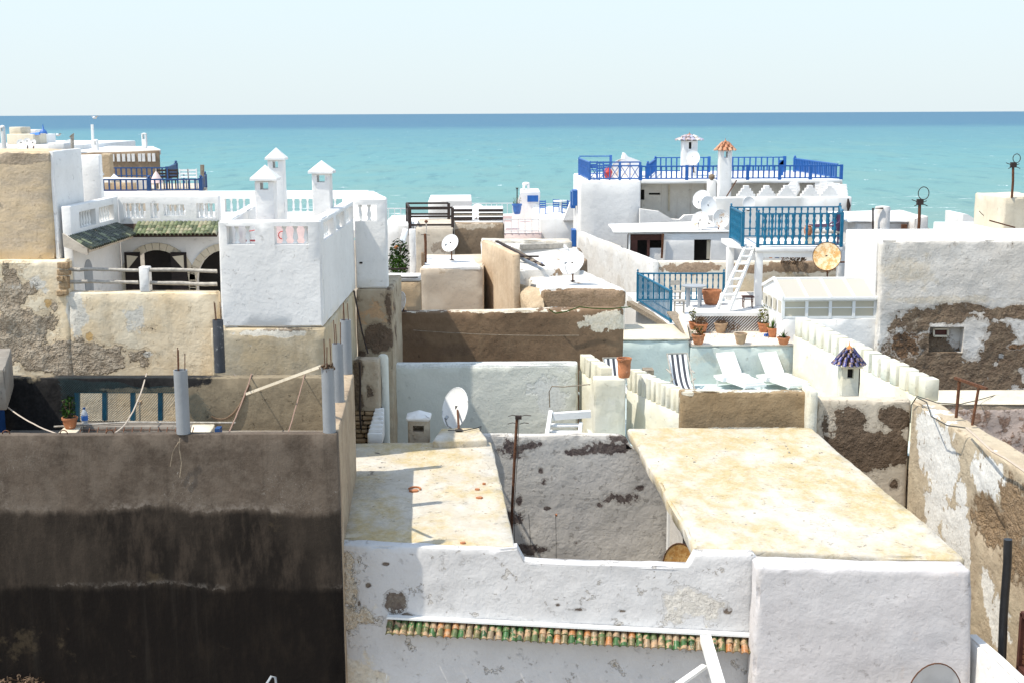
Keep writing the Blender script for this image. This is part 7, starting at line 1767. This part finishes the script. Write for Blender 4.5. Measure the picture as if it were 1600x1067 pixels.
for i, u_ in enumerate((252, 270, 287, 300)): far_chair(zset(P(u_, 300, 48), zb_), .8, ('dark chair left of the tables behind the front cobalt railing', 'dark chair beside the folded parasol tables, second from the left', 'white cushioned chair behind the front cobalt railing', 'pale chair nearest the wooden post behind the front cobalt railing')[i], ('darkiron', 'darkiron', 'whitepaint', 'whitepaint')[i], 'chairs on the far left roof terrace')
tube('white_arc', [P(145, 258, 45), P(150, 262, 45), P(156, 268, 45), P(161, 275, 45)], [.05, .07, .08, .05], 'whitepaint'); tag(bpy.data.objects['white_arc'], 'curved white dish rim seen edge on at the left end of the cobalt railings', 'dish rim')
o = mk('white_tent_cover', [P(170, 281, 47.2), P(188, 281, 47.2), P(178, 272, 47.6), P(172, 281, 48), P(189, 281, 48)], [(0, 1, 2), (1, 4, 2), (4, 3, 2), (3, 0, 2), (0, 3, 4, 1)], 'whitepaint'); tag(o, 'small peaked white cover on the white counter', 'cover')

# ------------------------------------------------------------------ right far roofs
rh = thing('right_hut', up(P(1390, 360, 46), GZ), 'whitewashed roof hut with a round-topped stack and a dark slot opening at the right', 'roof hut')
a, b = P(1337, 348, 46), P(1435, 348, 46); b.z = a.z
M['hutwhite'] = plaster('stained_hut_limewash', (.72, .69, .66), (.66, .62, .58), scale=1.2, bump=.6, streak=.3, grime=.35)
hw2 = hexa('wall', [a, b, b + Vector((0, 3, 0)), a + Vector((0, 3, 0))], 'hutwhite', rh, seg=.3, amp=.02, r=.05)
cut(hw2, [cbox((1377, 367), (1406, 378), 45.6, 46.5)])
box('dark_slot', P(1376, 379, 46.45), P(1407, 366, 46.45) + Vector((0, .1, 0)), 'dark', rh)
hexa('roof', [a + Vector((-.3, -.1, .06)), b + Vector((-.2, -.1, .06)), b + Vector((-.1, 3.2, .20)), a + Vector((-.3, 3.2, .16))], 'white_far', rh, zb=a.z + .003, seg=.3, amp=.03, r=.03)
c = P(1377, 372, 45.5); lathe('stack', zset(c, ZTT), [(.27, 0), (.27, P(1377, 326, 45.5).z - ZTT), (.24, P(1377, 323, 45.5).z - ZTT), (.05, P(1377, 322, 45.5).z - ZTT)], 'hutwhite', rh, 18)
tube('pipe', [P(1364, 370, 45.2), P(1364, 326, 45.2), P(1380, 326, 45.2)], .035, 'darkiron', rh)
box('rusty_bracket', P(1409, 360, 45.8), P(1418, 351, 45.8) + Vector((0, .1, 0)), 'rust', rh)
o = fb('hut_side', (1430, 340, 45.3), (1451, 338, 45.3), 3, 'hutwhite', seg=.3, amp=.02, r=.05); tag(o, 'pinkish white block at the right of the roof hut, under the coiled antenna pole', 'house')
o = fb('white_ridge', (1404, 337, 48), (1450, 339, 48), .6, 'white_far', seg=.4, amp=.04, r=.06); tag(o, 'ragged white ridge on top of the right roof hut', 'ridge')
def coilpole(u0, v0, u1, v1, d, rc, label, w_=.06, vis=1):
    t = thing('coil_antenna', P(u0, v0, d), label, 'antenna')
    tube('pole', [P(u0, v0, d), P((u0 + u1) / 2 + .8, (v0 + v1) / 2, d), P(u1, v1, d)], w_, 'rust', t, 8)
    c = P(u1, v1, d); box('head', c + Vector((-.10, -.06, -.08)), c + Vector((.12, .06, .12)), 'darkiron', t)
    cc = c + Vector((.12, 0, rc + .1)); tube('coil', [cc + Vector((rc * .85 * math.cos(a), 0, rc * math.sin(a))) for a in [2 * math.pi * k / 18 for k in range(19)]], .016, 'darkiron', t, 5)
    tube('element', [c + Vector((-.28, 0, .10)), c + Vector((0, 0, 0)), c + Vector((.28, 0, -.12))], .014, 'darkiron', t, 4); tube('element', [c + Vector((-.18, 0, -.12)), c + Vector((.24, 0, .06))], .014, 'darkiron', t, 4)
coilpole(1434, 376, 1437, 317, 44.6, .22, 'rusty antenna pole with a wire coil on the right roof hut', .055)
coilpole(1581, 309, 1583, 259, 50, .17, 'antenna pole with a wire coil on the far right beige block', .05)
o = fb('beige_tower', (1571, 309, 50), (1640, 308, 50), 3, 'cream', seg=.3, amp=.025, r=.04); tag(o, 'beige rendered block cut by the right edge under the coiled antenna pole', 'house')
vs = [P(1504, 361, 60), P(1505, 335, 60), P(1512, 335.5, 60), P(1553, 361, 60)]
o = mk('white_wedge', vs + [p + Vector((0, 2.5, 0)) for p in vs], [(0, 3, 2, 1), (4, 5, 6, 7)] + [(i, (i + 1) % 4, 4 + (i + 1) % 4, 4 + i) for i in range(4)], 'white'); tag(o, 'white wedge shaped wall before the shore at the right', 'wall')
o = fb('small_white_block', (1550, 340, 55), (1568, 343, 55), 1.2, 'white', seg=.5, amp=.02, r=.03); tag(o, 'small white block with a red roof tile edge left of the beige block', 'house')
o = box('red_tile_edge', P(1553, 341, 55.6), P(1568, 338.6, 55.6) + Vector((0, .5, 0)), 'terra'); tag(o, 'red tiled edge on the small white block at the right', 'tile edge')
o = fb('pale_roof', (1448, 372, 52), (1525, 372, 52), 4, 'tealwall', seg=.6, amp=.012, r=.03); tag(o, 'pale mint roof between the hut and the white wedge wall', 'roof')
o = fb('pale_wall', (1516, 360, 50), (1620, 361, 50), 4, 'white_far', seg=.6, amp=.02, r=.03); tag(o, 'greyish white wall below the beige block at the right edge', 'wall')
o = bar('wall_pipe', P(1546, 345, 49.6), P(1586, 356, 49.6), .05, 'rust'); tag(o, 'rusty pipe slanting along the greyish white wall at the right', 'pipe')
o = tube('cable', sag(P(1530, 330, 52), P(1551, 346, 52), .05), .015, 'cable'); tag(o, 'thin wire before the sea between the white wedge and the beige block', 'wire')
# side house behind the railing terraces
o = fb('corner_house', (1322, 360, 48), (1338, 360, 48), 6, 'white', seg=.5, amp=.015, r=.05); tag(o, 'tall narrow white wall right of the raised teal railing', 'wall')

# gulls over the sea
def gull(c, s, label):
    c = Vector(c); vs = [c + Vector((-s, .1, .25 * s)), c + Vector((-.45 * s, -.08, .30 * s)), c + Vector((0, -.12, 0)), c + Vector((.45 * s, -.08, .32 * s)), c + Vector((s, .1, .2 * s)), c + Vector((.4 * s, .22, .24 * s)), c + Vector((0, .25, 0)), c + Vector((-.4 * s, .22, .22 * s))]
    t = thing('gull', c, label, 'bird', 'gulls over the sea')
    mk('wings', vs + [p - Vector((0, 0, .03)) for p in vs], [(0, 1, 7), (1, 2, 6, 7), (2, 3, 5, 6), (3, 4, 5), (8, 15, 9), (9, 15, 14, 10), (10, 14, 13, 11), (11, 13, 12)], 'whitecloth', t)
    tube('body', [c + Vector((-.1 * s, -.35, -.02)), c + Vector((0, -.15, -.02)), c + Vector((0, .2, -.02)), c + Vector((0, .45, 0))], [.03, .09, .08, .02], 'whitecloth', t, 7)
gull(P(148, 184, 90), .35, 'white gull above the tall thin flue'); gull(P(91, 211, 90), .32, 'white gull low over the sea right of the far left roofs')

# ------------------------------------------------------------------ gentle finishing: names that only served while building
for o in list(bpy.data.objects):
    if o.type == 'EMPTY' and not o.children: bpy.data.objects.remove(o)
